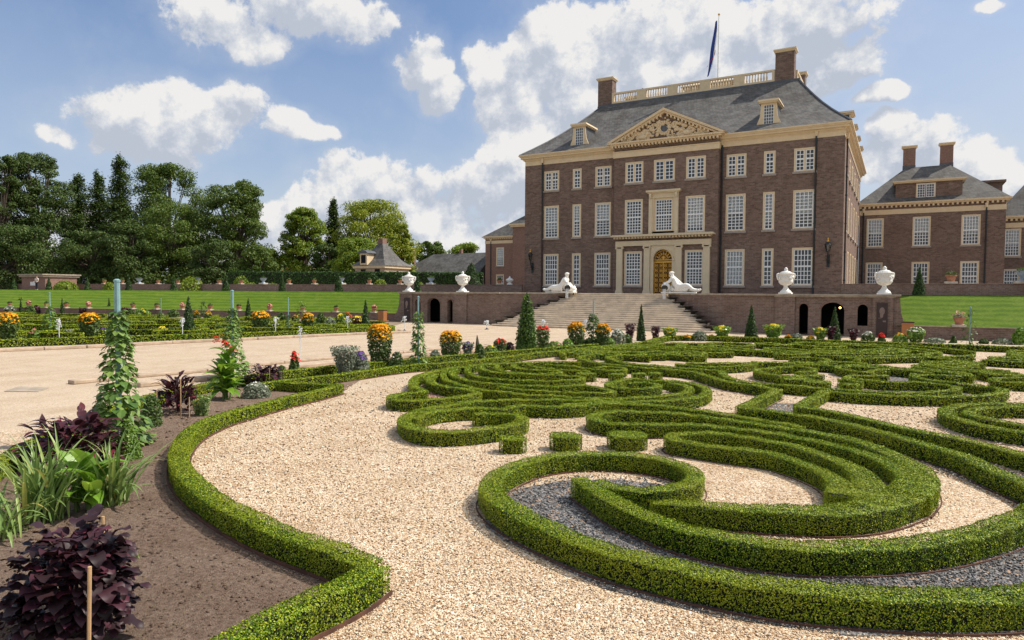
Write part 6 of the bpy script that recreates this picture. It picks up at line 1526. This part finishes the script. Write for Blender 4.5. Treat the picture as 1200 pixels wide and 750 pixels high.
for px,w_,tp,lb in ((78,26,329,'rounded light green shrub behind the upper wall near the small pavilion'),(129,14,331,'small round shrub behind the upper wall, between two cones'),(225,28,324,'large round bright shrub behind the upper wall, left part'),(283,20,323,'round bright shrub right of a yew cone on the upper level'),
                    (296,14,331,'low bright shrub behind the upper wall before the hedge'),(320,16,332,'low shrub behind the wall at the start of the long hedge'),(446,18,327,'light green bush in front of the tall hedge arches'),(492,14,331,'small pale bush in front of the long hedge, near the urns'),(370,14,332,'low green bush before the long hedge')):
    x,y = pos(px,88); z1 = zat(x,y,tp); rng = np.random.default_rng(int(px)); n = 900; t = thing('shrub', lb, 'shrub', (x,y,2.6)); r = mpx(x,y,w_)/2
    d = unit(rng.normal(0,1,(n,3))); d[:,2] = np.abs(d[:,2]); P = np.array([x,y,2.6])+d*np.array([r,r,z1-2.6])*rng.uniform(.75,1.03,n)[:,None]
    quads('foliage', leafquads(P,d,.26*np.ones(n),rng,.6,.6), M['tree_light'] if w_ > 12 else M['tree_mid'], t); MB().tube([(x,y,2.6),(x,y,2.6+(z1-2.6)*.6)],.08,5).build('stem', M['bark'], t)

def tree(label, px, d, top, wpx, kind, mats, seed, base=2.6, crown0=.18, n=9000, lsz=None, trunk=.45, lean=0, name=None, botpx=None, dens=1):
    x,y = pos(px,d); H = zat(x,y,top)-base; r = mpx(x,y,wpx)/2; rng = np.random.default_rng(seed); rr = random.Random(seed)
    t = thing(name or ('conifer_tree' if kind == 'con' else 'broadleaf_tree'), label, 'tree', (x,y,base)); tb = MB()
    s = lsz or max(.24,.0030*d); PP=[];NN=[];SS=[]
    if kind == 'round':
        tb.tube([(x,y,base),(x+.2,y,base+H*.25),(x+lean,y,base+H*.55)],[trunk,trunk*.8,trunk*.5],8)
        nc = int(95*dens); n = int(n*2.3); cents = []
        for k in range(nc):
            v = rr.random(); zz = crown0+(.98-crown0)*v; u = (v-.38)/.66; rad = r*math.sqrt(max(.12,1-u*u*.95))*rr.uniform(.30,1)**.7*.86 ; a = rr.uniform(0,2*PI)
            rc = r*rr.uniform(.17,.33)*(1-.2*v); c = np.array([x+lean*v+rad*math.cos(a), y+rad*math.sin(a), base+H*min(zz,1-rc*.75/H)]); cents.append((c,rc))
            m = n//nc; dd = unit(rng.normal(0,1,(m,3))); q = rng.uniform(.35,1.05,m)**.6; P = c+dd*(rc*q)[:,None]*np.array([1.15,1.15,.72]); dn = dd.copy(); dn[:,2] += .4
            PP.append(P); NN.append(dn)
        for (c,rc) in cents[::2]: tb.tube([(x+rr.uniform(-.2,.2),y,base+H*rr.uniform(.2,.45)),tuple((c+np.array([x,y,base+H*.4]))/2),tuple(c)],[trunk*.35,trunk*.2,.06],5)
    else:
        tb.tube([(x,y,base),(x,y,base+H*.6),(x+lean,y,base+H*.99)],[trunk,trunk*.55,.05],8)
        nt_ = int(19*dens)+6; n = int(n*2.6)
        for k in range(nt_):
            v = crown0+(1-crown0)*(k/(nt_-1))**.9; R_ = r*(1.03-v)**.66*1.12*(1+.25*math.sin(k*2.3+seed))*rr.uniform(.70,1.2)+.5; z = base+H*v; nb = max(4,int(9*(1-v))+3)
            for b_ in range(nb):
                if rr.random() < .10: continue
                a = 2*PI*b_/nb+rr.uniform(-.4,.4); L = R_*rr.uniform(.6,1.1); zz = z+rr.uniform(-.03,.03)*H; m = max(10,int(n/(nt_*7)*(.5+L/r)))
                q = rng.random(m)**.75; w_ = rng.normal(0,.34,m)*L*(.35+q*.6); dz = -.20*L*q**1.6+.10*L*q+rng.normal(0,.45,m)
                ca,sa = math.cos(a),math.sin(a); P = np.stack([x+ca*L*q-sa*w_, y+sa*L*q+ca*w_, zz+dz],1)
                tb.tube([(x,y,zz),(x+ca*L*.5,y+sa*L*.5,zz),(x+ca*L*.9,y+sa*L*.9,zz-.1*L)],[.09,.06,.02],4)
                PP.append(P); NN.append(np.tile([ca*.3,sa*.3,1.0],(m,1)))
    PP = np.concatenate(PP); NN = np.concatenate(NN)
    tb.build('trunk', M['bark'], t)
    ms = mats if isinstance(mats, (list,tuple)) else [mats]; sel = rng.random(len(PP))
    quads('crown', leafquads(PP,NN,s*np.ones(len(PP)),rng,.55,.5), M[ms[0]], t)
    return t
T = tree
T('tall dark tree at the left edge of the photo',2,112,181,62,'round','tree_dark',1,crown0=.08,n=14000,dens=1.5)
T('largest dark tree with a broad ragged crown, second from the left',50,118,178,84,'round','tree_dark',2,crown0=.08,n=20000,dens=1.8,lean=-1.2)
T('slender dark conifer left of the gap in the row of trees',94,124,208,46,'con','tree_dark',3,crown0=.14,n=9000)
T('slender dark conifer right of the gap in the row of trees',118,126,208,44,'con','tree_dark',4,crown0=.14,n=9000)
T('pointed tall spruce in the middle of the left trees',143,120,188,48,'con','tree_dark',5,crown0=.10,n=12000)
T('spreading broadleaf tree behind, with an open top left of centre of the tree row',200,128,193,104,'round','tree_mid',6,crown0=.25,n=16000,dens=1.4)
T('full green broadleaf tree in front, middle of the left trees',204,112,236,98,'round','tree_mid',7,crown0=.06,n=16000,dens=1.3)
T('tall broad tree at the right end of the left tree row',278,116,211,84,'round','tree_mid',8,crown0=.05,n=18000,dens=1.3)
T('lower dark tree under the tall trees, left part',22,104,262,90,'round','tree_dark',9,crown0=.03,n=12000)
T('dark low tree below the slender conifers',108,106,270,76,'round','tree_dark',10,crown0=.03,n=10000)
T('dark spreading yew beneath the spruce',152,105,262,66,'round','tree_dark',11,crown0=.03,n=9000)
T('low dark tree right of the yew, beneath the broadleaf trees',248,105,280,60,'round','tree_dark',12,crown0=.03,n=8000)
T('weeping dull green shrub tree at the right end of the tree row',302,101,288,50,'round','tree_mid',13,crown0=.03,n=7000)
T('yellow green small tree just right of the tree row',318,122,292,26,'round','tree_light',14,crown0=.1,n=3500)
T('tall irregular light green tree with lobes, standing alone left of centre',357,122,243,58,'round','tree_light',15,crown0=.12,n=10000)
T('thin dark conifer behind the round yellow green tree',391,134,238,24,'con','tree_dark',16,crown0=.15,n=6000)
T('large round yellow green tree behind the pyramid-roofed house',436,130,234,104,'round','tree_yellow',17,crown0=.10,n=16000,dens=1.2)
T('bright green lower tree left of the pyramid-roofed house',416,114,278,62,'round','tree_light',18,crown0=.05,n=8000)
T('yellow green bush tree between the house and the long roof',470,128,262,36,'round','tree_yellow',19,crown0=.1,n=5000)
T('dark tree between the lone light green tree and the round tree',384,120,285,40,'round','tree_dark',20,crown0=.05,n=6000)
T('distant green tree above the long roof, left one',504,150,281,46,'round','tree_mid',21,crown0=.1,n=6000)
T('distant green tree above the long roof, right one',545,150,284,50,'round','tree_light',22,crown0=.1,n=6000)
T('distant low tree beyond the gap right of the tree row',338,170,300,60,'round','tree_mid',23,crown0=.05,n=4500)
T('distant green tree behind the long hedge, left of the lone tree',300,150,290,60,'round','tree_mid',24,crown0=.05,n=4500)

# far buildings
def rot_world(): pass
bx_,by_ = pos(448,108); hw = mpx(bx_,by_,22)
t = thing('garden_house','small cream house with a steep slate pyramid roof, chimney and dormer beyond the hedge','house',(bx_,by_,2.6)); ze = zat(bx_,by_,312); zt = zat(bx_,by_,286)
MB().box(bx_-hw,bx_+hw,by_-hw,by_+hw,2.6,ze-.4).build('wall', plain('pale render',(.42,.32,.23),.8,.15,2), t)
MB().box(bx_-hw-.25,bx_+hw+.25,by_-hw-.25,by_+hw+.25,ze-.4,ze).build('eaves', M['cream'], t)
rf = MB(); e = hw+.4; rf.frustum(bx_-e,bx_+e,by_-e,by_+e,ze,bx_-e*.62,bx_+e*.62,by_-e*.62,by_+e*.62,ze+(zt-ze)*.30); rf.frustum(bx_-e*.62,bx_+e*.62,by_-e*.62,by_+e*.62,ze+(zt-ze)*.30,bx_-.5,bx_+.5,by_-.5,by_+.5,zt); rf = rf.build('roof', M['slate'], t)
MB().box(bx_-.5,bx_+.5,by_-.5,by_+.5,zt,zat(bx_,by_,279.5)).build('chimney', M['brick_red'], rf)
d_ = MB().box(bx_-1.5,bx_-.1,by_-e-.1,by_-e+1.6,ze+.1,ze+1.9).build('dormer', M['cream'], t); MB().box(bx_-1.25,bx_-.35,by_-e-.13,by_-e-.105,ze+.35,ze+1.6).build('window', M['void'], d_)
MB().yprism([(bx_-1.8,ze+1.9),(bx_+.2,ze+1.9),(bx_-.2,ze+2.25),(bx_-.8,ze+2.4),(bx_-1.4,ze+2.25)],by_-e-.3,by_-e+1.8).build('dormer_roof', M['lead'], d_)
for q in (-.6,.35): MB().box(bx_+q*hw,bx_+q*hw+1.0,by_-hw-.03,by_-hw-.002,ze-1.8,ze-.55).build('window', M['void'], t)
L0 = pos(462,136); L1 = pos(560,124); zr = zat(*pos(515,134),297); zv = zat(*pos(515,130),322)
t = thing('long_outbuilding','long low building with a dark slate roof and chimneys beyond the hedge','building',(*L0,2.6))
dv = Vector((L1[0]-L0[0],L1[1]-L0[1],0)).normalized(); nv = Vector((-dv.y,dv.x,0)); a0 = Vector((*L0,0)); a1 = Vector((*L1,0)); wd_ = 5.5
def pt(a,o,z): return (a.x+nv.x*o,a.y+nv.y*o,z)
MB().add([pt(a0,0.4,2.6),pt(a1,.4,2.6),pt(a1,2*wd_-.4,2.6),pt(a0,2*wd_-.4,2.6),pt(a0,.4,zv),pt(a1,.4,zv),pt(a1,2*wd_-.4,zv),pt(a0,2*wd_-.4,zv)],[(0,1,5,4),(1,2,6,5),(2,3,7,6),(3,0,4,7),(4,5,6,7)]).build('wall', M['brick_red'], t)
rf = MB().add([pt(a0,0,zv),pt(a1,0,zv),pt(a1,2*wd_,zv),pt(a0,2*wd_,zv),pt(a0+dv*5.5,wd_,zr),pt(a1-dv*.5,wd_,zr)],[(0,1,5,4),(1,2,5),(2,3,4,5),(3,0,4),(0,3,2,1)]).build('roof', M['slate'], t)
for px,tp,b in ((485,291,304),(479,294,306),(540,292,299)):
    x,y = pos(px,134); MB().box(x-.28,x+.28,y-.3,y+.3,zat(x,y,310),zat(x,y,tp)).build('chimney', M['brick_red'], rf)
x,y = pos(333,185); t = thing('distant_villa','distant white and orange villa with pointed grey turrets through the trees','house',(x,y,2.6))
u = mpx(x,y,1); zz = lambda p: zat(x,y,p)
MB().box(x-9*u,x+12*u,y,y+12,2.6,zz(312)).build('wall', M['cream'], t)
MB().frustum(x-9*u,x-1*u,y-1,y+6,zz(312),x-6*u,x-4*u,y+1,y+4,zz(297)).lathe([(2.6*u,zz(305)),(.2*u,zz(290))],(x-7*u,y+2),8).lathe([(2*u,zz(308)),(.2*u,zz(296))],(x+1*u,y+1),8).build('turret_roof', M['slate'], t)
MB().frustum(x-2*u,x+13*u,y-.5,y+10,zz(312.2),x+1*u,x+9*u,y+3,y+6,zz(303)).build('roof', M['slate'], t)
MB().frustum(x-4*u,x+11*u,y-2.5,y-.01,zz(320),x-3*u,x+10*u,y-.6,y-.01,zz(314)).build('awning', M['awning'], t)
x0_,y0_ = pos(40,92); u = mpx(x0_,y0_,1); t = thing('garden_pavilion','low brick pavilion with a pale flat cornice behind the left upper wall','pavilion',(x0_,y0_,2.6))
zt_ = zat(x0_,y0_,321.5)
MB().box(x0_-26*u,x0_+26*u,y0_,y0_+4,2.6,zt_-.35).build('wall', M['brick_red'], t)
MB().box(x0_-27.5*u,x0_+27.5*u,y0_-.3,y0_+4.3,zt_-.35,zt_-.12).box(x0_-28.5*u,x0_+28.5*u,y0_-.45,y0_+4.45,zt_-.12,zt_+.05).build('cornice', M['capstone'], t)
MB().box(x0_-6*u,x0_+8*u,y0_-.06,y0_-.003,3.2,zt_-1.0).build('niche_panel', M['pale_backing'], t)

# people: two on the roof, two on the left upper terrace
def person(label, x, y, z, ang, shirt, h=1.72, arm=.3):
    t = thing('person', label, 'person', (x,y,z)); ca,sa = math.cos(ang),math.sin(ang); k = h/1.75
    def p(u,f,zz,r): return (x+ca*u*k-sa*f*k, y+sa*u*k+ca*f*k, z+zz*k, (r*k if not hasattr(r,'__len__') else (r[0]*k,r[1]*k)))
    J = [p(0,0,.95,(.15,.11)),p(0,0,1.15,(.14,.10)),p(0,0,1.38,(.17,.11)),p(0,0,1.49,.06),p(0,.01,1.56,(.075,.085)),p(0,.01,1.68,(.085,.095)),
         p(.19,0,1.38,.055),p(.25,.03,1.12,.045),p(.22,.03+arm*.7,.98,.035),p(.20,.09+arm*.75,.96,.035),
         p(-.19,0,1.38,.055),p(-.25,.03,1.12,.045),p(-.22,.03+arm*.7,.98,.035),p(-.20,.09+arm*.75,.96,.035),
         p(.09,0,.88,.09),p(.10,.02,.48,.06),p(.11,0,.08,.045),p(.12,.12,.04,.04),p(-.09,0,.88,.09),p(-.10,.02,.48,.06),p(-.11,0,.08,.045),p(-.12,.12,.04,.04)]
    E_ = [(0,1),(1,2),(2,3),(3,4),(4,5),(2,6),(6,7),(7,8),(8,9),(2,10),(10,11),(11,12),(12,13),(0,14),(14,15),(15,16),(16,17),(0,18),(18,19),(19,20),(20,21)]
    skin_mesh('body', J, E_, M['skin'], t)
    JS = [(a[0],a[1],a[2],(a[3][0]*1.13,a[3][1]*1.16) if hasattr(a[3],'__len__') else a[3]*1.25) for a in (J[0],J[1],J[2],J[6],J[10])]+[tuple(list((Vector(J[6][:3])*.35+Vector(J[7][:3])*.65))+[.06]), tuple(list((Vector(J[10][:3])*.35+Vector(J[11][:3])*.65))+[.06])]
    skin_mesh('shirt', JS, [(0,1),(1,2),(2,3),(2,4),(3,5),(4,6)], shirt, t)
    JT = [(J[0][0],J[0][1],J[0][2]+.01,(.165*k,.125*k))]+[(a[0],a[1],a[2],a[3]*1.2) for a in (J[14],J[15],J[16],J[18],J[19],J[20])]
    skin_mesh('trousers', JT, [(0,1),(1,2),(2,3),(0,4),(4,5),(5,6)], M['cloth_dark'], t)
    hx,hy,hz,_ = p(0,-.015,1.69,.1); MB().ball((hx,hy,hz+.02),.10*k,.11*k,.10*k,10,7).build('hair', M['bark'], t, smooth=True)
    return t
x,y,_ = onY(754,112,10.6); person('person in a red top leaning on the roof balustrade, left part', x, 10.3, RZ+.05, PI, M['cloth_red'])
x,y,_ = onY(791,105,10.8); person('person in a white top behind the roof balustrade, beside the roof pavilion', x, 10.8, RZ+.05, PI, M['cloth_white'])
x,y = pos(44,86); person('person in a white shirt standing near the low pavilion at the far left', x, y, 2.6, PI+.3, M['cloth_white'],1.8)
# ================================================================ SKY, SUN, CAMERA
SUN_EL = R(51); SUN_AZ = R(36)          # azimuth counter-clockwise from +x
sdir = Vector((math.cos(SUN_EL)*math.cos(SUN_AZ), math.cos(SUN_EL)*math.sin(SUN_AZ), math.sin(SUN_EL)))
sun = bpy.data.objects.new('sun', bpy.data.lights.new('sun', 'SUN')); COL.objects.link(sun)
sun.data.energy = 5.0; sun.data.angle = R(.53); sun.data.color = (1.0,.93,.82)
sun.rotation_euler = sdir.to_track_quat('Z','Y').to_euler()
w = bpy.data.worlds.new('World'); scn.world = w; w.use_nodes = True; nt = w.node_tree; nt.nodes.clear()
sky = nd(nt, 'ShaderNodeTexSky'); sky.sky_type = 'NISHITA'; sky.sun_disc = False; sky.sun_elevation = SUN_EL
sky.sun_rotation = PI/2-SUN_AZ; sky.air_density = 1.0; sky.dust_density = 1.5; sky.ozone_density = 2.0
tc = nd(nt, 'ShaderNodeTexCoord'); D = tc.outputs['Generated']
def math_(op, a, b=None, clamp=False):
    n = nd(nt, 'ShaderNodeMath', operation=op); n.use_clamp = clamp
    for i, v in enumerate((a, b)):
        if v is None: continue
        if isinstance(v, bpy.types.NodeSocket): nt.links.new(v, n.inputs[i])
        else: n.inputs[i].default_value = v
    return n.outputs[0]
def vdot(v, c):
    n = nd(nt, 'ShaderNodeVectorMath', operation='DOT_PRODUCT'); nt.links.new(v, n.inputs[0]); n.inputs[1].default_value = c; return n.outputs['Value']
wn = noise(nt, D, 7, 3, .6, 1)
sub = nd(nt, 'ShaderNodeVectorMath', operation='SUBTRACT'); nt.links.new(wn, sub.inputs[0]); sub.inputs[1].default_value = (.5,.5,.5)
scl = nd(nt, 'ShaderNodeVectorMath', operation='SCALE'); nt.links.new(sub.outputs[0], scl.inputs[0]); scl.inputs['Scale'].default_value = .055
add = nd(nt, 'ShaderNodeVectorMath', operation='ADD'); nt.links.new(D, add.inputs[0]); nt.links.new(scl.outputs[0], add.inputs[1]); DW = add.outputs[0]
# cumulus heaps: compass direction and elevation of each, taken from the photo once and fixed in the world
CL = [(140,146,100,34),(230,135,110,40),(200,168,70,22),(340,142,48,22),(375,155,22,14),(215,185,28,14),
      (260,30,70,36),(350,12,120,36),(300,50,40,22),(430,20,40,26),
      (495,75,32,40),(515,110,26,26),(590,80,48,40),(560,60,26,22),(640,120,80,60),(720,60,110,70),(820,40,120,60),(900,30,120,50),(660,40,60,40),(960,80,60,34),(930,60,50,50),
      (440,210,70,32),(490,240,70,36),(400,235,60,26),(460,268,120,26),(360,245,40,18),(340,290,40,18),(560,225,60,36),(585,180,30,22),(620,200,60,60),(560,280,80,20),
      (1028,115,30,14),(1007,82,12,12),(1080,165,60,30),(1130,195,55,30),(1060,195,50,34),(1170,215,60,22),(1160,3,22,8),(985,30,30,12),(1190,235,40,20),
      (60,160,34,12),(30,270,60,26),(100,262,40,26),(150,300,120,40)]
CL += [(520,262,90,24),(470,290,120,20),(585,130,30,50),(620,60,40,40),(690,110,60,40),(330,262,40,22),(395,285,50,18),(780,90,90,50),(1050,150,40,16),(1100,240,70,30),(845,95,60,40)]
CL += [(-250,80,160,50),(-200,230,200,40),(1400,60,160,60),(1500,190,200,50),(-500,-100,200,90),(1700,-200,240,110)]
def azel(d): return (math.atan2(d[1], d[0]), math.asin(d[2]/math.sqrt(d[0]**2+d[1]**2+d[2]**2)))
sx_ = nd(nt, 'ShaderNodeSeparateXYZ'); nt.links.new(DW, sx_.inputs[0])
AZ = math_('ARCTAN2', sx_.outputs[1], sx_.outputs[0]); EL = math_('ARCSINE', sx_.outputs[2])
ae = nd(nt, 'ShaderNodeCombineXYZ'); nt.links.new(AZ, ae.inputs[0]); nt.links.new(EL, ae.inputs[1])
def blobs(vec):
    dmin = None
    for (px, py, sx, sy) in CL:
        c = azel(ray(px, py)); ka = 1/abs(azel(ray(px+sx*.5, py))[0]-azel(ray(px-sx*.5, py))[0]); ke = 1/abs(azel(ray(px, py-sy*.5))[1]-azel(ray(px, py+sy*.5))[1])
        m = nd(nt, 'ShaderNodeVectorMath', operation='MULTIPLY_ADD'); nt.links.new(vec, m.inputs[0]); m.inputs[1].default_value = (ka,ke,0); m.inputs[2].default_value = (-c[0]*ka,-c[1]*ke,0)
        q = nd(nt, 'ShaderNodeVectorMath', operation='DOT_PRODUCT'); nt.links.new(m.outputs[0], q.inputs[0]); nt.links.new(m.outputs[0], q.inputs[1])
        if dmin is None: dmin = q.outputs['Value']
        else:
            sm = nd(nt, 'ShaderNodeMath', operation='SMOOTH_MIN'); nt.links.new(dmin, sm.inputs[0]); nt.links.new(q.outputs['Value'], sm.inputs[1]); sm.inputs[2].default_value = .5; dmin = sm.outputs[0]
    return math_('MULTIPLY', math_('SUBTRACT', 1.1, dmin), 1.0)
f0 = blobs(ae.outputs[0])
ae2 = nd(nt, 'ShaderNodeVectorMath', operation='ADD'); nt.links.new(ae.outputs[0], ae2.inputs[0]); ae2.inputs[1].default_value = (-.006,.022,0)
f1 = blobs(ae2.outputs[0])
field = math_('MINIMUM', f0, 1.1)
field = math_('MAXIMUM', field, -1.3)
# clouds behind the camera and overhead, loose
far = noise(nt, D, 2.2, 4, .6)
back = math_('MULTIPLY', math_('SUBTRACT', far, .47), 5.0)
facing = vdot(D, fw); bm = math_('GREATER_THAN', .35, facing)
field = math_('MAXIMUM', field, math_('SUBTRACT', math_('MULTIPLY', back, bm), math_('MULTIPLY', math_('SUBTRACT', 1, bm), 9)))
n1 = noise(nt, D, 11, 10, .62)
up_shift = nd(nt, 'ShaderNodeVectorMath', operation='ADD'); nt.links.new(D, up_shift.inputs[0]); up_shift.inputs[1].default_value = tuple(sdir*.02+Vector((0,0,.012)))
n2 = noise(nt, up_shift.outputs[0], 11, 9, .62)
dens = math_('ADD', field, math_('MULTIPLY', math_('SUBTRACT', n1, .50), 5.4))
alpha = nd(nt, 'ShaderNodeMapRange'); alpha.interpolation_type = 'SMOOTHSTEP'; nt.links.new(dens, alpha.inputs[0]); alpha.inputs[1].default_value = -.05; alpha.inputs[2].default_value = .42
relief = math_('MULTIPLY', math_('SUBTRACT', n1, n2), 6.0)
body = math_('MULTIPLY', math_('SUBTRACT', math_('MAXIMUM', math_('MINIMUM', f0, 1.2), -1), math_('MAXIMUM', math_('MINIMUM', f1, 1.2), -1)), .62)
big = noise(nt, D, 4.2, 3, .5)
shade = math_('ADD', math_('ADD', relief, body), math_('SUBTRACT', .80, math_('MULTIPLY', big, .70)), True)
cc = ramp(nt, shade, [(.0,(4.6,5.05,5.9)),(.4,(5.7,6.0,6.6)),(.7,(6.7,6.85,7.1)),(1,(7.9,7.8,7.7))])
# thin veil towards the horizon and to the right of the palace
zc = nd(nt, 'ShaderNodeSeparateXYZ'); nt.links.new(D, zc.inputs[0])
hz = nd(nt, 'ShaderNodeMapRange'); nt.links.new(zc.outputs[2], hz.inputs[0]); hz.inputs[1].default_value = .36; hz.inputs[2].default_value = 0.0; hz.inputs[3].default_value = .14; hz.inputs[4].default_value = .80
veil = math_('MULTIPLY', hz.outputs[0], math_('ADD', .45, noise(nt, D, 3, 5, .6)), True)
rx = nd(nt, 'ShaderNodeMapRange'); nt.links.new(vdot(D, RT), rx.inputs[0]); rx.inputs[1].default_value = -.1; rx.inputs[2].default_value = .5; rx.inputs[3].default_value = 0; rx.inputs[4].default_value = .28
veil = math_('ADD', veil, rx.outputs[0], True)
skyc = mix(nt, sky.outputs[0], (.88,1.08,1.30), 1.0, 'MULTIPLY')
base = mix(nt, skyc, (5.6,6.0,6.6), veil)
al2 = nd(nt, 'ShaderNodeMapRange'); al2.interpolation_type = 'SMOOTHSTEP'; nt.links.new(dens, al2.inputs[0]); al2.inputs[1].default_value = -1.5; al2.inputs[2].default_value = .5; al2.inputs[4].default_value = .2
base = mix(nt, base, (6.3,6.6,7.1), al2.outputs[0])
fin = mix(nt, base, cc, alpha.outputs[0])
w.cycles.sampling_method = 'MANUAL'; w.cycles.sample_map_resolution = 512
bg = nd(nt, 'ShaderNodeBackground'); bg.inputs['Strength'].default_value = .098
nt.links.new(fin, bg.inputs[0]); out = nd(nt, 'ShaderNodeOutputWorld'); nt.links.new(bg.outputs[0], out.inputs[0])

cam = bpy.data.objects.new('camera', bpy.data.cameras.new('camera')); COL.objects.link(cam); scn.camera = cam
cam.data.sensor_width = 36; cam.data.lens = F/1200*36; cam.data.clip_end = 3000; cam.data.clip_start = .1
mw = Matrix(((RT[0],UP[0],-fw[0],CAM[0]),(RT[1],UP[1],-fw[1],CAM[1]),(RT[2],UP[2],-fw[2],CAM[2]),(0,0,0,1))); cam.matrix_world = mw
scn.view_settings.view_transform = 'Standard'; scn.view_settings.look = 'None'; scn.view_settings.exposure = 0.16; scn.view_settings.gamma = 1
scn.view_settings.use_curve_mapping = False
scn.render.engine = 'CYCLES'; scn.cycles.max_bounces = 6; scn.cycles.transparent_max_bounces = 8; scn.cycles.use_denoising = True
